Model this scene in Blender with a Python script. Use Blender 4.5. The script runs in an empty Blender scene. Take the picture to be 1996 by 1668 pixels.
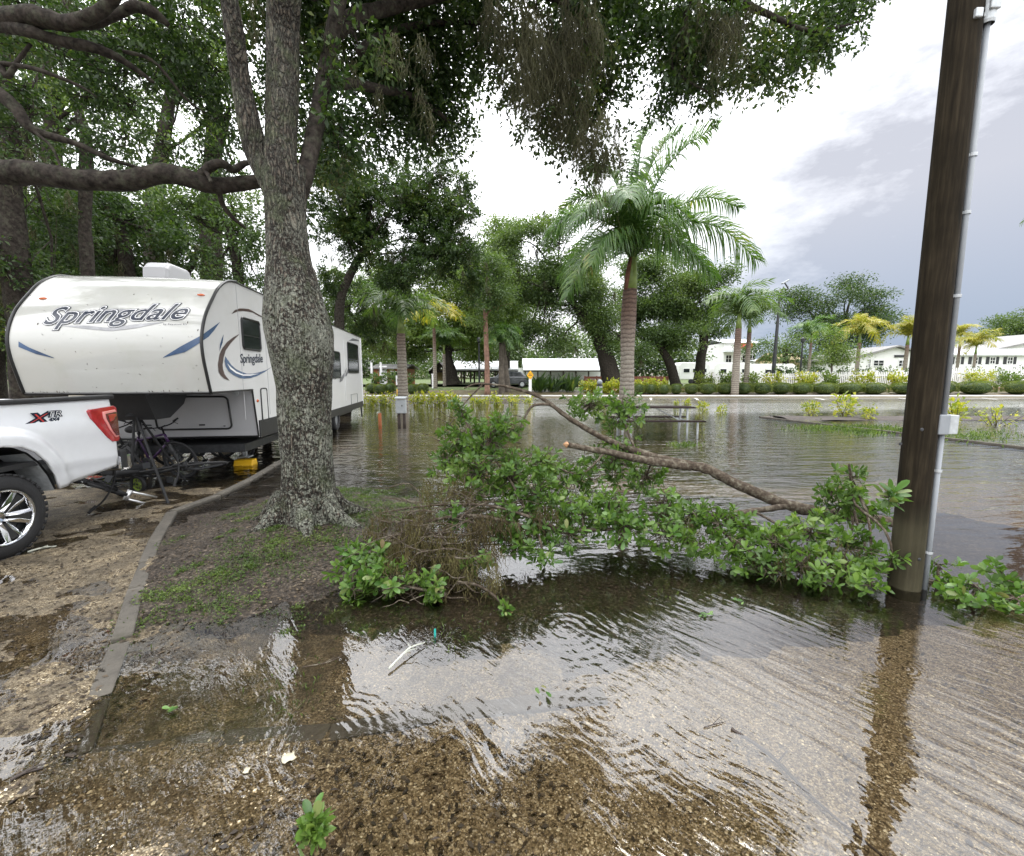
import bpy, bmesh, math, random
import numpy as np
from mathutils import Vector, Matrix
rad = math.radians
S = bpy.context.scene
COL = S.collection

# ------------------------------------------------------------------ camera, sky, sun, exposure
FPX, CX, CY, CAMH = 835.0, 998.0, 834.0, 1.75
PITCH = math.atan((CY - 732.0) / FPX)
cam_d = bpy.data.cameras.new('camera'); cam = bpy.data.objects.new('camera', cam_d); COL.objects.link(cam)
cam_d.sensor_width = 36.0; cam_d.lens = 36.0 * FPX / 1996.0
cam_d.clip_start = 0.05; cam_d.clip_end = 2000
cam.location = (0, 0, CAMH); cam.rotation_euler = (math.pi / 2 - PITCH, 0, 0)
S.camera = cam

SUN_EL, SUN_AZ = rad(58), rad(25)
world = bpy.data.worlds.new('World'); S.world = world; world.use_nodes = True
wn, wl = world.node_tree.nodes, world.node_tree.links
wn.clear()
def N(nodes, t, **kw):
    n = nodes.new(t)
    for k, v in kw.items():
        if k.startswith('i_'):
            n.inputs[k[2:].replace('_', ' ')].default_value = v
        elif k[0] == 'n' and k[1:].isdigit():
            n.inputs[int(k[1:])].default_value = v
        else: setattr(n, k, v)
    return n
def build_world():
    L = wl.new
    out = N(wn, 'ShaderNodeOutputWorld'); bg = N(wn, 'ShaderNodeBackground'); L(bg.outputs[0], out.inputs[0])
    sky = N(wn, 'ShaderNodeTexSky', sky_type='NISHITA', sun_disc=False, sun_elevation=SUN_EL, sun_rotation=SUN_AZ)
    tc = N(wn, 'ShaderNodeTexCoord')
    nrm = N(wn, 'ShaderNodeVectorMath', operation='NORMALIZE'); L(tc.outputs['Generated'], nrm.inputs[0])
    sep = N(wn, 'ShaderNodeSeparateXYZ'); L(nrm.outputs[0], sep.inputs[0])
    # storm bank to the right, low
    def bank(az, el, lo, hi):
        v = (math.sin(rad(az)) * math.cos(rad(el)), math.cos(rad(az)) * math.cos(rad(el)), math.sin(rad(el)))
        d = N(wn, 'ShaderNodeVectorMath', operation='DOT_PRODUCT'); L(warp.outputs[0], d.inputs[0]); d.inputs[1].default_value = v
        m = N(wn, 'ShaderNodeMapRange', interpolation_type='SMOOTHSTEP'); L(d.outputs['Value'], m.inputs[0])
        m.inputs[1].default_value = lo; m.inputs[2].default_value = hi
        return m
    mp = N(wn, 'ShaderNodeMapping'); mp.inputs['Scale'].default_value = (2.2, 2.2, 5.0); L(nrm.outputs[0], mp.inputs[0])
    ns = N(wn, 'ShaderNodeTexNoise', i_Scale=1.9, i_Detail=8, i_Roughness=0.62); L(mp.outputs[0], ns.inputs['Vector'])
    off = N(wn, 'ShaderNodeVectorMath', operation='SUBTRACT'); L(ns.outputs['Color'], off.inputs[0]); off.inputs[1].default_value = (.5, .5, .5)
    sc = N(wn, 'ShaderNodeVectorMath', operation='SCALE'); L(off.outputs[0], sc.inputs[0]); sc.inputs['Scale'].default_value = 0.19
    warp = N(wn, 'ShaderNodeVectorMath', operation='ADD'); L(nrm.outputs[0], warp.inputs[0]); L(sc.outputs[0], warp.inputs[1])
    b1 = bank(54, 3, 0.74, 1.05); b2 = bank(42, 15, 0.82, 1.06)
    mx = N(wn, 'ShaderNodeMath', operation='MULTIPLY_ADD', use_clamp=True); L(b2.outputs[0], mx.inputs[0]); mx.inputs[1].default_value = 0.45; L(b1.outputs[0], mx.inputs[2])
    # bright overcast, brighter overhead
    el = N(wn, 'ShaderNodeMapRange'); L(sep.outputs['Z'], el.inputs[0])
    el.inputs[1].default_value = 0.0; el.inputs[2].default_value = 1.0; el.inputs[3].default_value = SKY_LO; el.inputs[4].default_value = SKY_HI
    ns2 = N(wn, 'ShaderNodeTexNoise', i_Scale=2.4, i_Detail=6); L(mp.outputs[0], ns2.inputs['Vector'])
    nr = N(wn, 'ShaderNodeMapRange'); L(ns2.outputs[0], nr.inputs[0]); nr.inputs[1].default_value = .3; nr.inputs[2].default_value = .7; nr.inputs[3].default_value = .8; nr.inputs[4].default_value = 1.15
    lum = N(wn, 'ShaderNodeMath', operation='MULTIPLY'); L(el.outputs[0], lum.inputs[0]); L(nr.outputs[0], lum.inputs[1])
    white = N(wn, 'ShaderNodeVectorMath', operation='SCALE'); white.inputs[0].default_value = (0.965, 0.975, 1.0); L(lum.outputs[0], white.inputs['Scale'])
    storm = N(wn, 'ShaderNodeMixRGB'); storm.inputs[1].default_value = (0.46, 0.47, 0.52, 1); storm.inputs[2].default_value = (0.25, 0.31, 0.42, 1)
    se = N(wn, 'ShaderNodeMapRange'); L(sep.outputs['Z'], se.inputs[0]); se.inputs[1].default_value = .30; se.inputs[2].default_value = .04; L(se.outputs[0], storm.inputs[0])
    cl = N(wn, 'ShaderNodeMixRGB'); L(mx.outputs[0], cl.inputs[0]); L(white.outputs[0], cl.inputs[1]); L(storm.outputs[0], cl.inputs[2])
    skys = N(wn, 'ShaderNodeVectorMath', operation='SCALE'); L(sky.outputs[0], skys.inputs[0]); skys.inputs['Scale'].default_value = 0.1
    fin = N(wn, 'ShaderNodeMixRGB', n0=0.93); L(skys.outputs[0], fin.inputs[1]); L(cl.outputs[0], fin.inputs[2])
    L(fin.outputs[0], bg.inputs['Color']); bg.inputs['Strength'].default_value = 1.0
SKY_LO, SKY_HI = 0.76, 4.0
build_world()
sun_d = bpy.data.lights.new('sun', 'SUN'); sun_d.energy = 0.8; sun_d.angle = rad(20); sun_d.color = (1, .96, .9)
sun = bpy.data.objects.new('sun', sun_d); COL.objects.link(sun)
sd = Vector((math.sin(SUN_AZ) * math.cos(SUN_EL), math.cos(SUN_AZ) * math.cos(SUN_EL), math.sin(SUN_EL)))
sun.rotation_euler = sd.to_track_quat('Z', 'Y').to_euler()
S.view_settings.view_transform = 'Standard'; S.view_settings.look = 'None'
S.view_settings.exposure = 0.56; S.view_settings.gamma = 1.0; S.view_settings.use_curve_mapping = False
S.render.engine = 'CYCLES'
S.cycles.transparent_max_bounces = 16; S.cycles.max_bounces = 8; S.cycles.diffuse_bounces = 3; S.cycles.glossy_bounces = 4
S.cycles.use_denoising = True

# ------------------------------------------------------------------ pixel helpers (survey of the photograph)
_cp, _sp = math.cos(PITCH), math.sin(PITCH)
def ray(px, py):
    d = py - CY
    return Vector((px - CX, FPX * _cp - d * _sp, -(d * _cp + FPX * _sp)))
CAM = Vector((0, 0, CAMH))
def P(px, py, Y):
    r = ray(px, py); return CAM + r * (Y / r.y)
def G(px, py, z=0.0):
    r = ray(px, py); return CAM + r * ((z - CAMH) / r.z)
def pxm(Y): return Y / FPX          # metres per photo pixel at depth Y

# ------------------------------------------------------------------ mesh helpers
class MB:
    def __init__(s): s.v = []; s.f = []; s.mi = []
    def add(s, vs, fs, mi=0):
        b = len(s.v); s.v.extend(tuple(v) for v in vs); s.f.extend(tuple(i + b for i in f) for f in fs); s.mi.extend([mi] * len(fs)); return s
    def box(s, c, d, M=None, mi=0):
        x, y, z = d[0] / 2, d[1] / 2, d[2] / 2
        vs = [Vector((i * x, j * y, k * z)) for i in (-1, 1) for j in (-1, 1) for k in (-1, 1)]
        if M is not None: vs = [M @ v for v in vs]
        vs = [v + Vector(c) for v in vs]
        return s.add(vs, [(0, 1, 3, 2), (4, 6, 7, 5), (0, 4, 5, 1), (2, 3, 7, 6), (0, 2, 6, 4), (1, 5, 7, 3)], mi)
    def prism(s, poly, ext, mi=0):
        n = len(poly); e = Vector(ext)
        vs = [Vector(p) for p in poly] + [Vector(p) + e for p in poly]
        fs = [tuple(range(n)), tuple(range(2 * n - 1, n - 1, -1))] + [(i, i + n, (i + 1) % n + n, (i + 1) % n) for i in range(n)]
        return s.add(vs, fs, mi)
    def tube(s, pts, radii, seg=8, rough=0.0, rng=None, cap=True, mi=0):
        pts = [Vector(p) for p in pts]; n = len(pts)
        if not hasattr(radii, '__len__'): radii = [radii] * n
        vs = []; fs = []; up = None
        for i, p in enumerate(pts):
            t = (pts[min(i + 1, n - 1)] - pts[max(i - 1, 0)])
            t = t.normalized() if t.length > 1e-9 else Vector((0, 0, 1))
            if up is None:
                up = Vector((1, 0, 0)) if abs(t.x) < .8 else Vector((0, 1, 0))
            up = (up - t * up.dot(t)).normalized(); w = t.cross(up)
            for k in range(seg):
                a = 2 * math.pi * k / seg; r = radii[i]
                if rough and rng: r *= 1 + rough * (rng.random() - .5) * 2
                vs.append(p + (up * math.cos(a) + w * math.sin(a)) * r)
        for i in range(n - 1):
            for k in range(seg):
                a = i * seg + k; b = i * seg + (k + 1) % seg
                fs.append((a, b, b + seg, a + seg))
        if cap:
            fs.append(tuple(range(seg - 1, -1, -1))); fs.append(tuple(range((n - 1) * seg, n * seg)))
        return s.add(vs, fs, mi)
    def lathe(s, prof, M=None, seg=24, mi=0):   # prof [(r, h)], axis local z
        vs = []; fs = []; n = len(prof)
        for r, h in prof:
            for k in range(seg):
                a = 2 * math.pi * k / seg; v = Vector((r * math.cos(a), r * math.sin(a), h)); vs.append(M @ v if M is not None else v)
        for i in range(n - 1):
            for k in range(seg):
                a = i * seg + k; b = i * seg + (k + 1) % seg; fs.append((a, b, b + seg, a + seg))
        return s.add(vs, fs, mi)
    def ball(s, c, r, seg=12, rings=8, mi=0):
        r = Vector(r) if hasattr(r, '__len__') else Vector((r, r, r)); c = Vector(c); vs = []; fs = []
        for i in range(rings + 1):
            th = math.pi * i / rings
            for k in range(seg):
                a = 2 * math.pi * k / seg
                vs.append(c + Vector((r.x * math.sin(th) * math.cos(a), r.y * math.sin(th) * math.sin(a), r.z * math.cos(th))))
        for i in range(rings):
            for k in range(seg):
                a = i * seg + k; b = i * seg + (k + 1) % seg; fs.append((a, a + seg, b + seg, b))
        return s.add(vs, fs, mi)
    def build(s, name, mats, parent=None, smooth=False, M=None):
        me = bpy.data.meshes.new(name)
        vs = s.v if M is None else [tuple(M @ Vector(v)) for v in s.v]
        me.from_pydata(vs, [], s.f); me.validate()
        return finish(me, name, mats, parent, smooth, s.mi if any(s.mi) else None)
def finish(me, name, mats, parent=None, smooth=False, mi=None):
    mats = mats if isinstance(mats, (list, tuple)) else [mats]
    for m in mats: me.materials.append(m)
    if mi is not None and len(mi) == len(me.polygons): me.polygons.foreach_set('material_index', mi)
    if smooth: me.polygons.foreach_set('use_smooth', [True] * len(me.polygons))
    me.update()
    o = bpy.data.objects.new(name, me); COL.objects.link(o)
    if parent: o.parent = parent
    return o
def np_mesh(name, co, k, mats, parent=None, smooth=False):
    """co: (n*k,3) array, each k vertices one polygon"""
    n = len(co) // k
    me = bpy.data.meshes.new(name)
    me.vertices.add(n * k); me.vertices.foreach_set('co', co.astype(np.float32).ravel())
    me.loops.add(n * k); me.loops.foreach_set('vertex_index', np.arange(n * k, dtype=np.int32))
    me.polygons.add(n); me.polygons.foreach_set('loop_start', np.arange(0, n * k, k, dtype=np.int32))
    me.update(calc_edges=True)
    return finish(me, name, mats, parent, smooth)
def tag(o, label=None, cat=None, group=None, kind=None):
    if label: o['label'] = label
    if cat: o['category'] = cat
    if group: o['group'] = group
    if kind: o['kind'] = kind
    return o
def thing(name, loc, label, cat, rz=0.0, group=None):
    o = bpy.data.objects.new(name, None); COL.objects.link(o); o.location = loc; o.rotation_euler = (0, 0, rz); o.empty_display_size = .1
    return tag(o, label, cat, group)
def local_of(o):
    M = Matrix.Translation(o.location) @ o.rotation_euler.to_matrix().to_4x4()
    return M.inverted()
def copy_tree(o, parent=None):
    c = o.copy(); COL.objects.link(c)
    if parent: c.parent = parent
    for ch in [x for x in KIDS(o)]: copy_tree(ch, c)
    return c
def KIDS(o): return list(o.children)
def bevel(o, w=.01, seg=2):
    m = o.modifiers.new('bevel', 'BEVEL'); m.width = w; m.segments = seg; m.limit_method = 'ANGLE'; m.angle_limit = rad(40); return o
def spline(pts, n):
    pts = [Vector(p) for p in pts]; out = []; m = len(pts) - 1
    for i in range(n):
        t = i / (n - 1) * m; k = min(int(t), m - 1); u = t - k
        p0, p1, p2, p3 = pts[max(k - 1, 0)], pts[k], pts[k + 1], pts[min(k + 2, m)]
        out.append(.5 * ((2 * p1) + (p2 - p0) * u + (2 * p0 - 5 * p1 + 4 * p2 - p3) * u * u + (3 * p1 - p0 - 3 * p2 + p3) * u ** 3))
    return out
def lerp_list(a, n):
    xs = np.linspace(0, len(a) - 1, n); return list(np.interp(xs, range(len(a)), a))

# ------------------------------------------------------------------ materials
def new_mat(name):
    m = bpy.data.materials.new(name); m.use_nodes = True; nt = m.node_tree
    return m, nt.nodes, nt.links.new, nt.nodes['Principled BSDF']
def ramp(n, stops):
    r = n.new('ShaderNodeValToRGB'); cr = r.color_ramp
    while len(cr.elements) < len(stops): cr.elements.new(.5)
    for e, (p, c) in zip(cr.elements, stops): e.position = p; e.color = (*c, 1)
    return r
def objpos(n, L, world=False):
    if world: g = n.new('ShaderNodeNewGeometry'); return g.outputs['Position']
    t = n.new('ShaderNodeTexCoord'); return t.outputs['Object']
def simple(name, col, rough=.5, metal=0.0, var=.12, scale=9.0, bump=0.0, bscale=60, spec=.5, coat=0.0, dirt=None):
    m, n, L, b = new_mat(name)
    p = objpos(n, L)
    ns = N(n, 'ShaderNodeTexNoise', i_Scale=scale, i_Detail=6, i_Roughness=.6); L(p, ns.inputs['Vector'])
    c1 = tuple(max(0, c * (1 - var)) for c in col); c2 = tuple(min(1, c * (1 + var)) for c in col)
    r = ramp(n, [(.3, c1), (.7, c2)]); L(ns.outputs[0], r.inputs[0]); src = r.outputs[0]
    if dirt:
        d = N(n, 'ShaderNodeTexNoise', i_Scale=dirt[1], i_Detail=8, i_Roughness=.7); L(p, d.inputs['Vector'])
        mr = N(n, 'ShaderNodeMapRange', n1=.5, n2=.72, n3=0.0, n4=dirt[2]); L(d.outputs[0], mr.inputs[0])
        mx = N(n, 'ShaderNodeMixRGB'); L(mr.outputs[0], mx.inputs[0]); L(src, mx.inputs[1]); mx.inputs[2].default_value = (*dirt[0], 1); src = mx.outputs[0]
    L(src, b.inputs['Base Color']); b.inputs['Roughness'].default_value = rough; b.inputs['Metallic'].default_value = metal
    b.inputs['Specular IOR Level'].default_value = spec; b.inputs['Coat Weight'].default_value = coat; b.inputs['Coat Roughness'].default_value = .03
    if bump:
        n2 = N(n, 'ShaderNodeTexNoise', i_Scale=bscale, i_Detail=5); L(p, n2.inputs['Vector'])
        bp = N(n, 'ShaderNodeBump', i_Strength=bump, i_Distance=.01); L(n2.outputs[0], bp.inputs['Height']); L(bp.outputs[0], b.inputs['Normal'])
    return m
def leafmat(name, stops, trans=.35, rough=.45, patch=0.9):
    m, n, L, b = new_mat(name)
    g = n.new('ShaderNodeNewGeometry')
    ns = N(n, 'ShaderNodeTexNoise', i_Scale=patch, i_Detail=2); L(g.outputs['Position'], ns.inputs['Vector'])
    ad = N(n, 'ShaderNodeMath', operation='MULTIPLY_ADD', n1=.55); L(g.outputs['Random Per Island'], ad.inputs[0])
    mu = N(n, 'ShaderNodeMath', operation='MULTIPLY_ADD', n1=1.3, n2=-.42); L(ns.outputs[0], mu.inputs[0]); L(mu.outputs[0], ad.inputs[2])
    r = ramp(n, stops); L(ad.outputs[0], r.inputs[0])
    L(r.outputs[0], b.inputs['Base Color']); b.inputs['Roughness'].default_value = rough; b.inputs['Specular IOR Level'].default_value = .4
    t = n.new('ShaderNodeBsdfTranslucent'); gm = N(n, 'ShaderNodeMixRGB', blend_type='MULTIPLY', n0=1.0); L(r.outputs[0], gm.inputs[1]); gm.inputs[2].default_value = (1.5, 1.6, .6, 1)
    L(gm.outputs[0], t.inputs[0])
    mx = N(n, 'ShaderNodeMixShader', n0=trans); L(b.outputs[0], mx.inputs[1]); L(t.outputs[0], mx.inputs[2])
    L(mx.outputs[0], n['Material Output'].inputs[0])
    return m
M = {}
M['oak_leaf'] = leafmat('oak_leaf', [(0, (.014, .030, .010)), (.45, (.032, .062, .018)), (.8, (.066, .108, .028)), (1, (.13, .145, .04))])
M['oak_leaf_far'] = leafmat('oak_leaf_far', [(0, (.035, .062, .022)), (.5, (.072, .118, .038)), (1, (.14, .19, .06))], patch=.25)
M['oak_leaf_light'] = leafmat('oak_leaf_light', [(0, (.05, .09, .02)), (.5, (.10, .16, .035)), (1, (.18, .22, .05))], patch=.3)
M['fresh_leaf'] = leafmat('fresh_leaf', [(0, (.030, .062, .013)), (.5, (.072, .135, .026)), (.85, (.13, .215, .045)), (1, (.2, .26, .09))], rough=.3, patch=2.0)
M['palm_leaf'] = leafmat('palm_leaf', [(0, (.032, .075, .022)), (.5, (.075, .145, .04)), (.85, (.12, .19, .045)), (1, (.25, .23, .06))], rough=.32, patch=.8)
M['palm_leaf_far'] = leafmat('palm_leaf_far', [(0, (.04, .085, .03)), (.5, (.075, .13, .035)), (1, (.14, .19, .05))], rough=.4, patch=.4)
M['palm_yellow'] = leafmat('palm_yellow', [(0, (.10, .14, .03)), (.4, (.24, .24, .04)), (1, (.42, .33, .06))], rough=.4, patch=.6)
M['croton'] = leafmat('croton', [(0, (.06, .11, .02)), (.4, (.22, .26, .035)), (1, (.48, .42, .06))], rough=.35, patch=3)
M['hedge_leaf'] = leafmat('hedge_leaf', [(0, (.05, .08, .02)), (.5, (.11, .15, .035)), (1, (.22, .24, .06))], patch=1.2)
M['grass'] = leafmat('grass', [(0, (.025, .045, .010)), (.5, (.062, .105, .020)), (1, (.15, .20, .05))], patch=2)
M['moss'] = leafmat('moss', [(0, (.030, .030, .016)), (.5, (.064, .062, .034)), (1, (.13, .13, .075))], trans=.25, rough=.9, patch=2)
M['moss_brown'] = leafmat('moss_brown', [(0, (.03, .022, .010)), (.5, (.072, .055, .022)), (1, (.13, .12, .045))], trans=.25, rough=.9, patch=2)
M['litter'] = leafmat('litter', [(0, (.010, .008, .006)), (.45, (.034, .024, .016)), (.8, (.10, .072, .042)), (1, (.22, .18, .12))], trans=.05, rough=.5, patch=3)
M['chrome'] = simple('chrome', (.75, .76, .78), .08, 1.0, .03)
M['white_paint'] = simple('white_paint', (.66, .67, .69), .22, 0, .02, coat=1.0)
M['black_plastic'] = simple('black_plastic', (.018, .018, .019), .45, 0, .2, bump=.2)
M['black_trim'] = simple('black_trim', (.012, .012, .012), .35, 0, .2)
M['rubber'] = simple('rubber', (.014, .014, .015), .75, 0, .25, bump=.4, bscale=90)
M['gelcoat'] = simple('gelcoat', (.46, .46, .43), .16, 0, .05, 1.2, spec=.6, coat=.5, dirt=((.33, .33, .26), 2.4, .35))
M['trailer_white'] = simple('trailer_white', (.52, .52, .51), .3, 0, .04, 1.5, dirt=((.40, .39, .34), 1.7, .25))
M['panel_grey'] = simple('panel_grey', (.40, .40, .41), .35, 0, .04, 1.5)
M['decal_navy'] = simple('decal_navy', (.012, .018, .035), .25, 0, .3)
M['decal_blue'] = simple('decal_blue', (.05, .09, .17), .25, 0, .35, 5)
M['decal_grey'] = simple('decal_grey', (.11, .11, .12), .3, 0, .5, 7)
M['decal_white'] = simple('decal_white', (.75, .75, .75), .3, 0, .02)
M['decal_silver'] = simple('decal_silver', (.30, .30, .31), .3, 0, .4, 4)
M['decal_brown'] = simple('decal_brown', (.06, .035, .03), .3, 0, .5, 6)
M['decal_red'] = simple('decal_red', (.45, .03, .025), .3, 0, .1)
M['amber'] = simple('amber', (.50, .10, .02), .2, 0, .1, coat=.5)
M['lamp_red'] = simple('lamp_red', (.34, .012, .018), .1, 0, .25, 18, coat=1)
M['lamp_dark'] = simple('lamp_dark', (.09, .006, .008), .12, 0, .4, 30, coat=1)
M['lamp_pink'] = simple('lamp_pink', (.75, .28, .26), .15, 0, .1, coat=1)
M['dark_glass'] = simple('dark_glass', (.015, .018, .019), .08, 0, .3, 3, spec=.3)
M['galv'] = simple('galv', (.42, .44, .45), .45, .4, .2, 20, bump=.1)
M['pvc'] = simple('pvc', (.21, .225, .24), .5, 0, .06, 12)
M['greybox'] = simple('greybox', (.30, .32, .33), .5, 0, .1, 8)
M['yellow'] = simple('yellow', (.70, .40, .01), .4, 0, .06, 8)
M['steel_dark'] = simple('steel_dark', (.05, .052, .055), .45, .6, .3, 14)
M['aluminium'] = simple('aluminium', (.7, .7, .7), .3, .9, .1)
M['table_plank'] = simple('table_plank', (.024, .017, .015), .9, 0, .35, 10, bump=.2, spec=.15)
M['concrete'] = simple('concrete', (.34, .33, .31), .85, 0, .22, 3, bump=.5, bscale=30, dirt=((.16, .15, .12), 1.4, .5))
M['kerb_white'] = simple('kerb_white', (.62, .62, .60), .7, 0, .12, 1.5, bump=.2)
M['edging'] = simple('edging', (.080, .071, .058), .9, 0, .3, 7, bump=.7, bscale=45, dirt=((.05, .045, .03), 4, .6))
M['fence_white'] = simple('fence_white', (.78, .78, .77), .45, 0, .03)
M['wall_white'] = simple('wall_white', (.76, .76, .74), .7, 0, .05, .8)
M['roof_white'] = simple('roof_white', (.72, .74, .76), .45, 0, .06, .6)
M['roof_grey'] = simple('roof_grey', (.22, .215, .21), .8, 0, .2, 3)
M['timber_orange'] = simple('timber_orange', (.42, .14, .05), .6, 0, .2, 4)
M['timber_dark'] = simple('timber_dark', (.045, .033, .026), .7, 0, .3, 5)
M['brick_red'] = simple('brick_red', (.30, .11, .08), .8, 0, .2, 6)
M['sign_yellow'] = simple('sign_yellow', (.75, .38, .01), .45, 0, .06, 5)
M['red_band'] = simple('red_band', (.60, .09, .06), .5, 0, .08)
M['tan'] = simple('tan', (.50, .40, .24), .8, 0, .15, 2)
M['mulch'] = simple('mulch', (.19, .10, .065), .9, 0, .5, 7, bump=1, bscale=30)
M['mulch_dark'] = simple('mulch_dark', (.04, .03, .024), .8, 0, .5, 9, bump=1, bscale=30)
M['lawn'] = simple('lawn', (.075, .105, .03), .9, 0, .4, 2.5, bump=1, bscale=40)
M['car_grey'] = simple('car_grey', (.06, .065, .07), .25, .3, .1, coat=1)
M['bark_far'] = simple('bark_far', (.10, .086, .07), .9, 0, .5, 3, bump=1, bscale=14, spec=.12)
M['bark_dark'] = simple('bark_dark', (.030, .025, .021), .9, 0, .7, 14, bump=1, bscale=34, dirt=((.09, .095, .065), 9, .6), spec=.1)
M['bark_pine'] = simple('bark_pine', (.20, .115, .08), .9, 0, .4, 4, bump=1, bscale=14)
M['twig'] = simple('twig', (.072, .055, .040), .85, 0, .5, 22, bump=1, bscale=80, dirt=((.26, .26, .20), 22, .6), spec=.15)
M['broken_wood'] = simple('broken_wood', (.36, .20, .10), .7, 0, .25, 40)
M['paper'] = simple('paper', (.42, .38, .28), .8, 0, .1, 20)
M['teal'] = simple('teal', (.02, .32, .27), .5, 0, .1)
M['purple'] = simple('purple', (.06, .025, .09), .3, 0, .2)
M['bike_black'] = simple('bike_black', (.008, .008, .009), .75, 0, .2)
M['lime'] = simple('lime', (.22, .30, .05), .5, 0, .2)
M['stake'] = simple('stake', (.34, .11, .04), .7, 0, .3, 12)

_o = G(600, 1012, .1); OAK_X, OAK_Y = _o.x, _o.y
def bark_oak():
    m, n, L, b = new_mat('oak_bark')
    p = objpos(n, L)
    mp = N(n, 'ShaderNodeMapping'); mp.inputs['Scale'].default_value = (1, 1, .24); L(p, mp.inputs[0])
    v = N(n, 'ShaderNodeTexVoronoi', i_Scale=30.0); v.feature = 'DISTANCE_TO_EDGE'
    w = N(n, 'ShaderNodeTexNoise', i_Scale=9, i_Detail=4); L(mp.outputs[0], w.inputs['Vector'])
    add = N(n, 'ShaderNodeVectorMath', operation='MULTIPLY_ADD'); L(w.outputs['Color'], add.inputs[0]); add.inputs[1].default_value = (.16, .16, .16); L(mp.outputs[0], add.inputs[2])
    L(add.outputs[0], v.inputs['Vector'])
    fine = N(n, 'ShaderNodeTexNoise', i_Scale=55, i_Detail=6, i_Roughness=.7); L(p, fine.inputs['Vector'])
    base = ramp(n, [(.0, (.010, .008, .006)), (.12, (.050, .040, .030)), (.5, (.125, .102, .078))]); L(v.outputs['Distance'], base.inputs[0])
    # lichens: pale grey speckle, green-grey patches, moss
    l1 = N(n, 'ShaderNodeTexNoise', i_Scale=30, i_Detail=8, i_Roughness=.75); L(p, l1.inputs['Vector'])
    zone = N(n, 'ShaderNodeTexNoise', i_Scale=2.6, i_Detail=3); L(p, zone.inputs['Vector'])
    s1 = N(n, 'ShaderNodeMath', operation='MULTIPLY_ADD', n1=.34); L(zone.outputs[0], s1.inputs[0]); L(l1.outputs[0], s1.inputs[2])
    k1 = N(n, 'ShaderNodeMapRange', n1=.655, n2=.70); L(s1.outputs[0], k1.inputs[0])
    sep = N(n, 'ShaderNodeSeparateXYZ'); L(p, sep.inputs[0])
    up = N(n, 'ShaderNodeMapRange', n1=3.8, n2=2.4, n3=.2, n4=.75); L(sep.outputs['Z'], up.inputs[0])
    f1 = N(n, 'ShaderNodeMath', operation='MULTIPLY'); L(k1.outputs[0], f1.inputs[0]); L(up.outputs[0], f1.inputs[1])
    m1 = N(n, 'ShaderNodeMixRGB'); L(f1.outputs[0], m1.inputs[0]); L(base.outputs[0], m1.inputs[1]); m1.inputs[2].default_value = (.30, .31, .25, 1)
    l2 = N(n, 'ShaderNodeTexNoise', i_Scale=3.6, i_Detail=8, i_Roughness=.72); l2.inputs['Vector'].default_value = (0, 0, 0)
    mp2 = N(n, 'ShaderNodeMapping'); mp2.inputs['Location'].default_value = (3, 7, 1); L(p, mp2.inputs[0]); L(mp2.outputs[0], l2.inputs['Vector'])
    k2 = N(n, 'ShaderNodeMapRange', n1=.50, n2=.64, n4=.7); L(l2.outputs[0], k2.inputs[0])
    m2 = N(n, 'ShaderNodeMixRGB'); L(k2.outputs[0], m2.inputs[0]); L(m1.outputs[0], m2.inputs[1]); m2.inputs[2].default_value = (.10, .12, .062, 1)
    fm = N(n, 'ShaderNodeMixRGB', blend_type='MULTIPLY', n0=1.0); fr = ramp(n, [(.3, (.45, .45, .45)), (.62, (1.15, 1.15, 1.15))]); L(fine.outputs[0], fr.inputs[0]); L(m2.outputs[0], fm.inputs[1]); L(fr.outputs[0], fm.inputs[2])
    dd = N(n, 'ShaderNodeVectorMath', operation='MULTIPLY_ADD'); L(p, dd.inputs[0]); dd.inputs[1].default_value = (1, 1, .38); q_ = P(627, 775, OAK_Y - .36); dd.inputs[2].default_value = (-(q_.x - OAK_X), -(q_.y - OAK_Y), -q_.z * .38)
    ln_ = N(n, 'ShaderNodeVectorMath', operation='LENGTH'); L(dd.outputs[0], ln_.inputs[0]); la = N(n, 'ShaderNodeMath', operation='MULTIPLY_ADD', n1=.10, n2=-.05); L(l1.outputs[0], la.inputs[0]); lb = N(n, 'ShaderNodeMath', operation='ADD'); L(ln_.outputs['Value'], lb.inputs[0]); L(la.outputs[0], lb.inputs[1])
    sm_ = N(n, 'ShaderNodeMapRange', n1=.075, n2=.035, n4=.9); L(lb.outputs[0], sm_.inputs[0]); st = N(n, 'ShaderNodeMixRGB'); L(sm_.outputs[0], st.inputs[0]); L(fm.outputs[0], st.inputs[1]); st.inputs[2].default_value = (.035, .008, .006, 1)
    L(st.outputs[0], b.inputs['Base Color']); b.inputs['Roughness'].default_value = .85; b.inputs['Specular IOR Level'].default_value = .3
    h = N(n, 'ShaderNodeMath', operation='MULTIPLY_ADD', n1=.5); L(fine.outputs[0], h.inputs[0])
    vm = N(n, 'ShaderNodeMapRange', n1=0, n2=.25); L(v.outputs['Distance'], vm.inputs[0]); L(vm.outputs[0], h.inputs[2])
    bp = N(n, 'ShaderNodeBump', i_Strength=1.0, i_Distance=.035); L(h.outputs[0], bp.inputs['Height']); L(bp.outputs[0], b.inputs['Normal'])
    return m
M['oak_bark'] = bark_oak()
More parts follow.
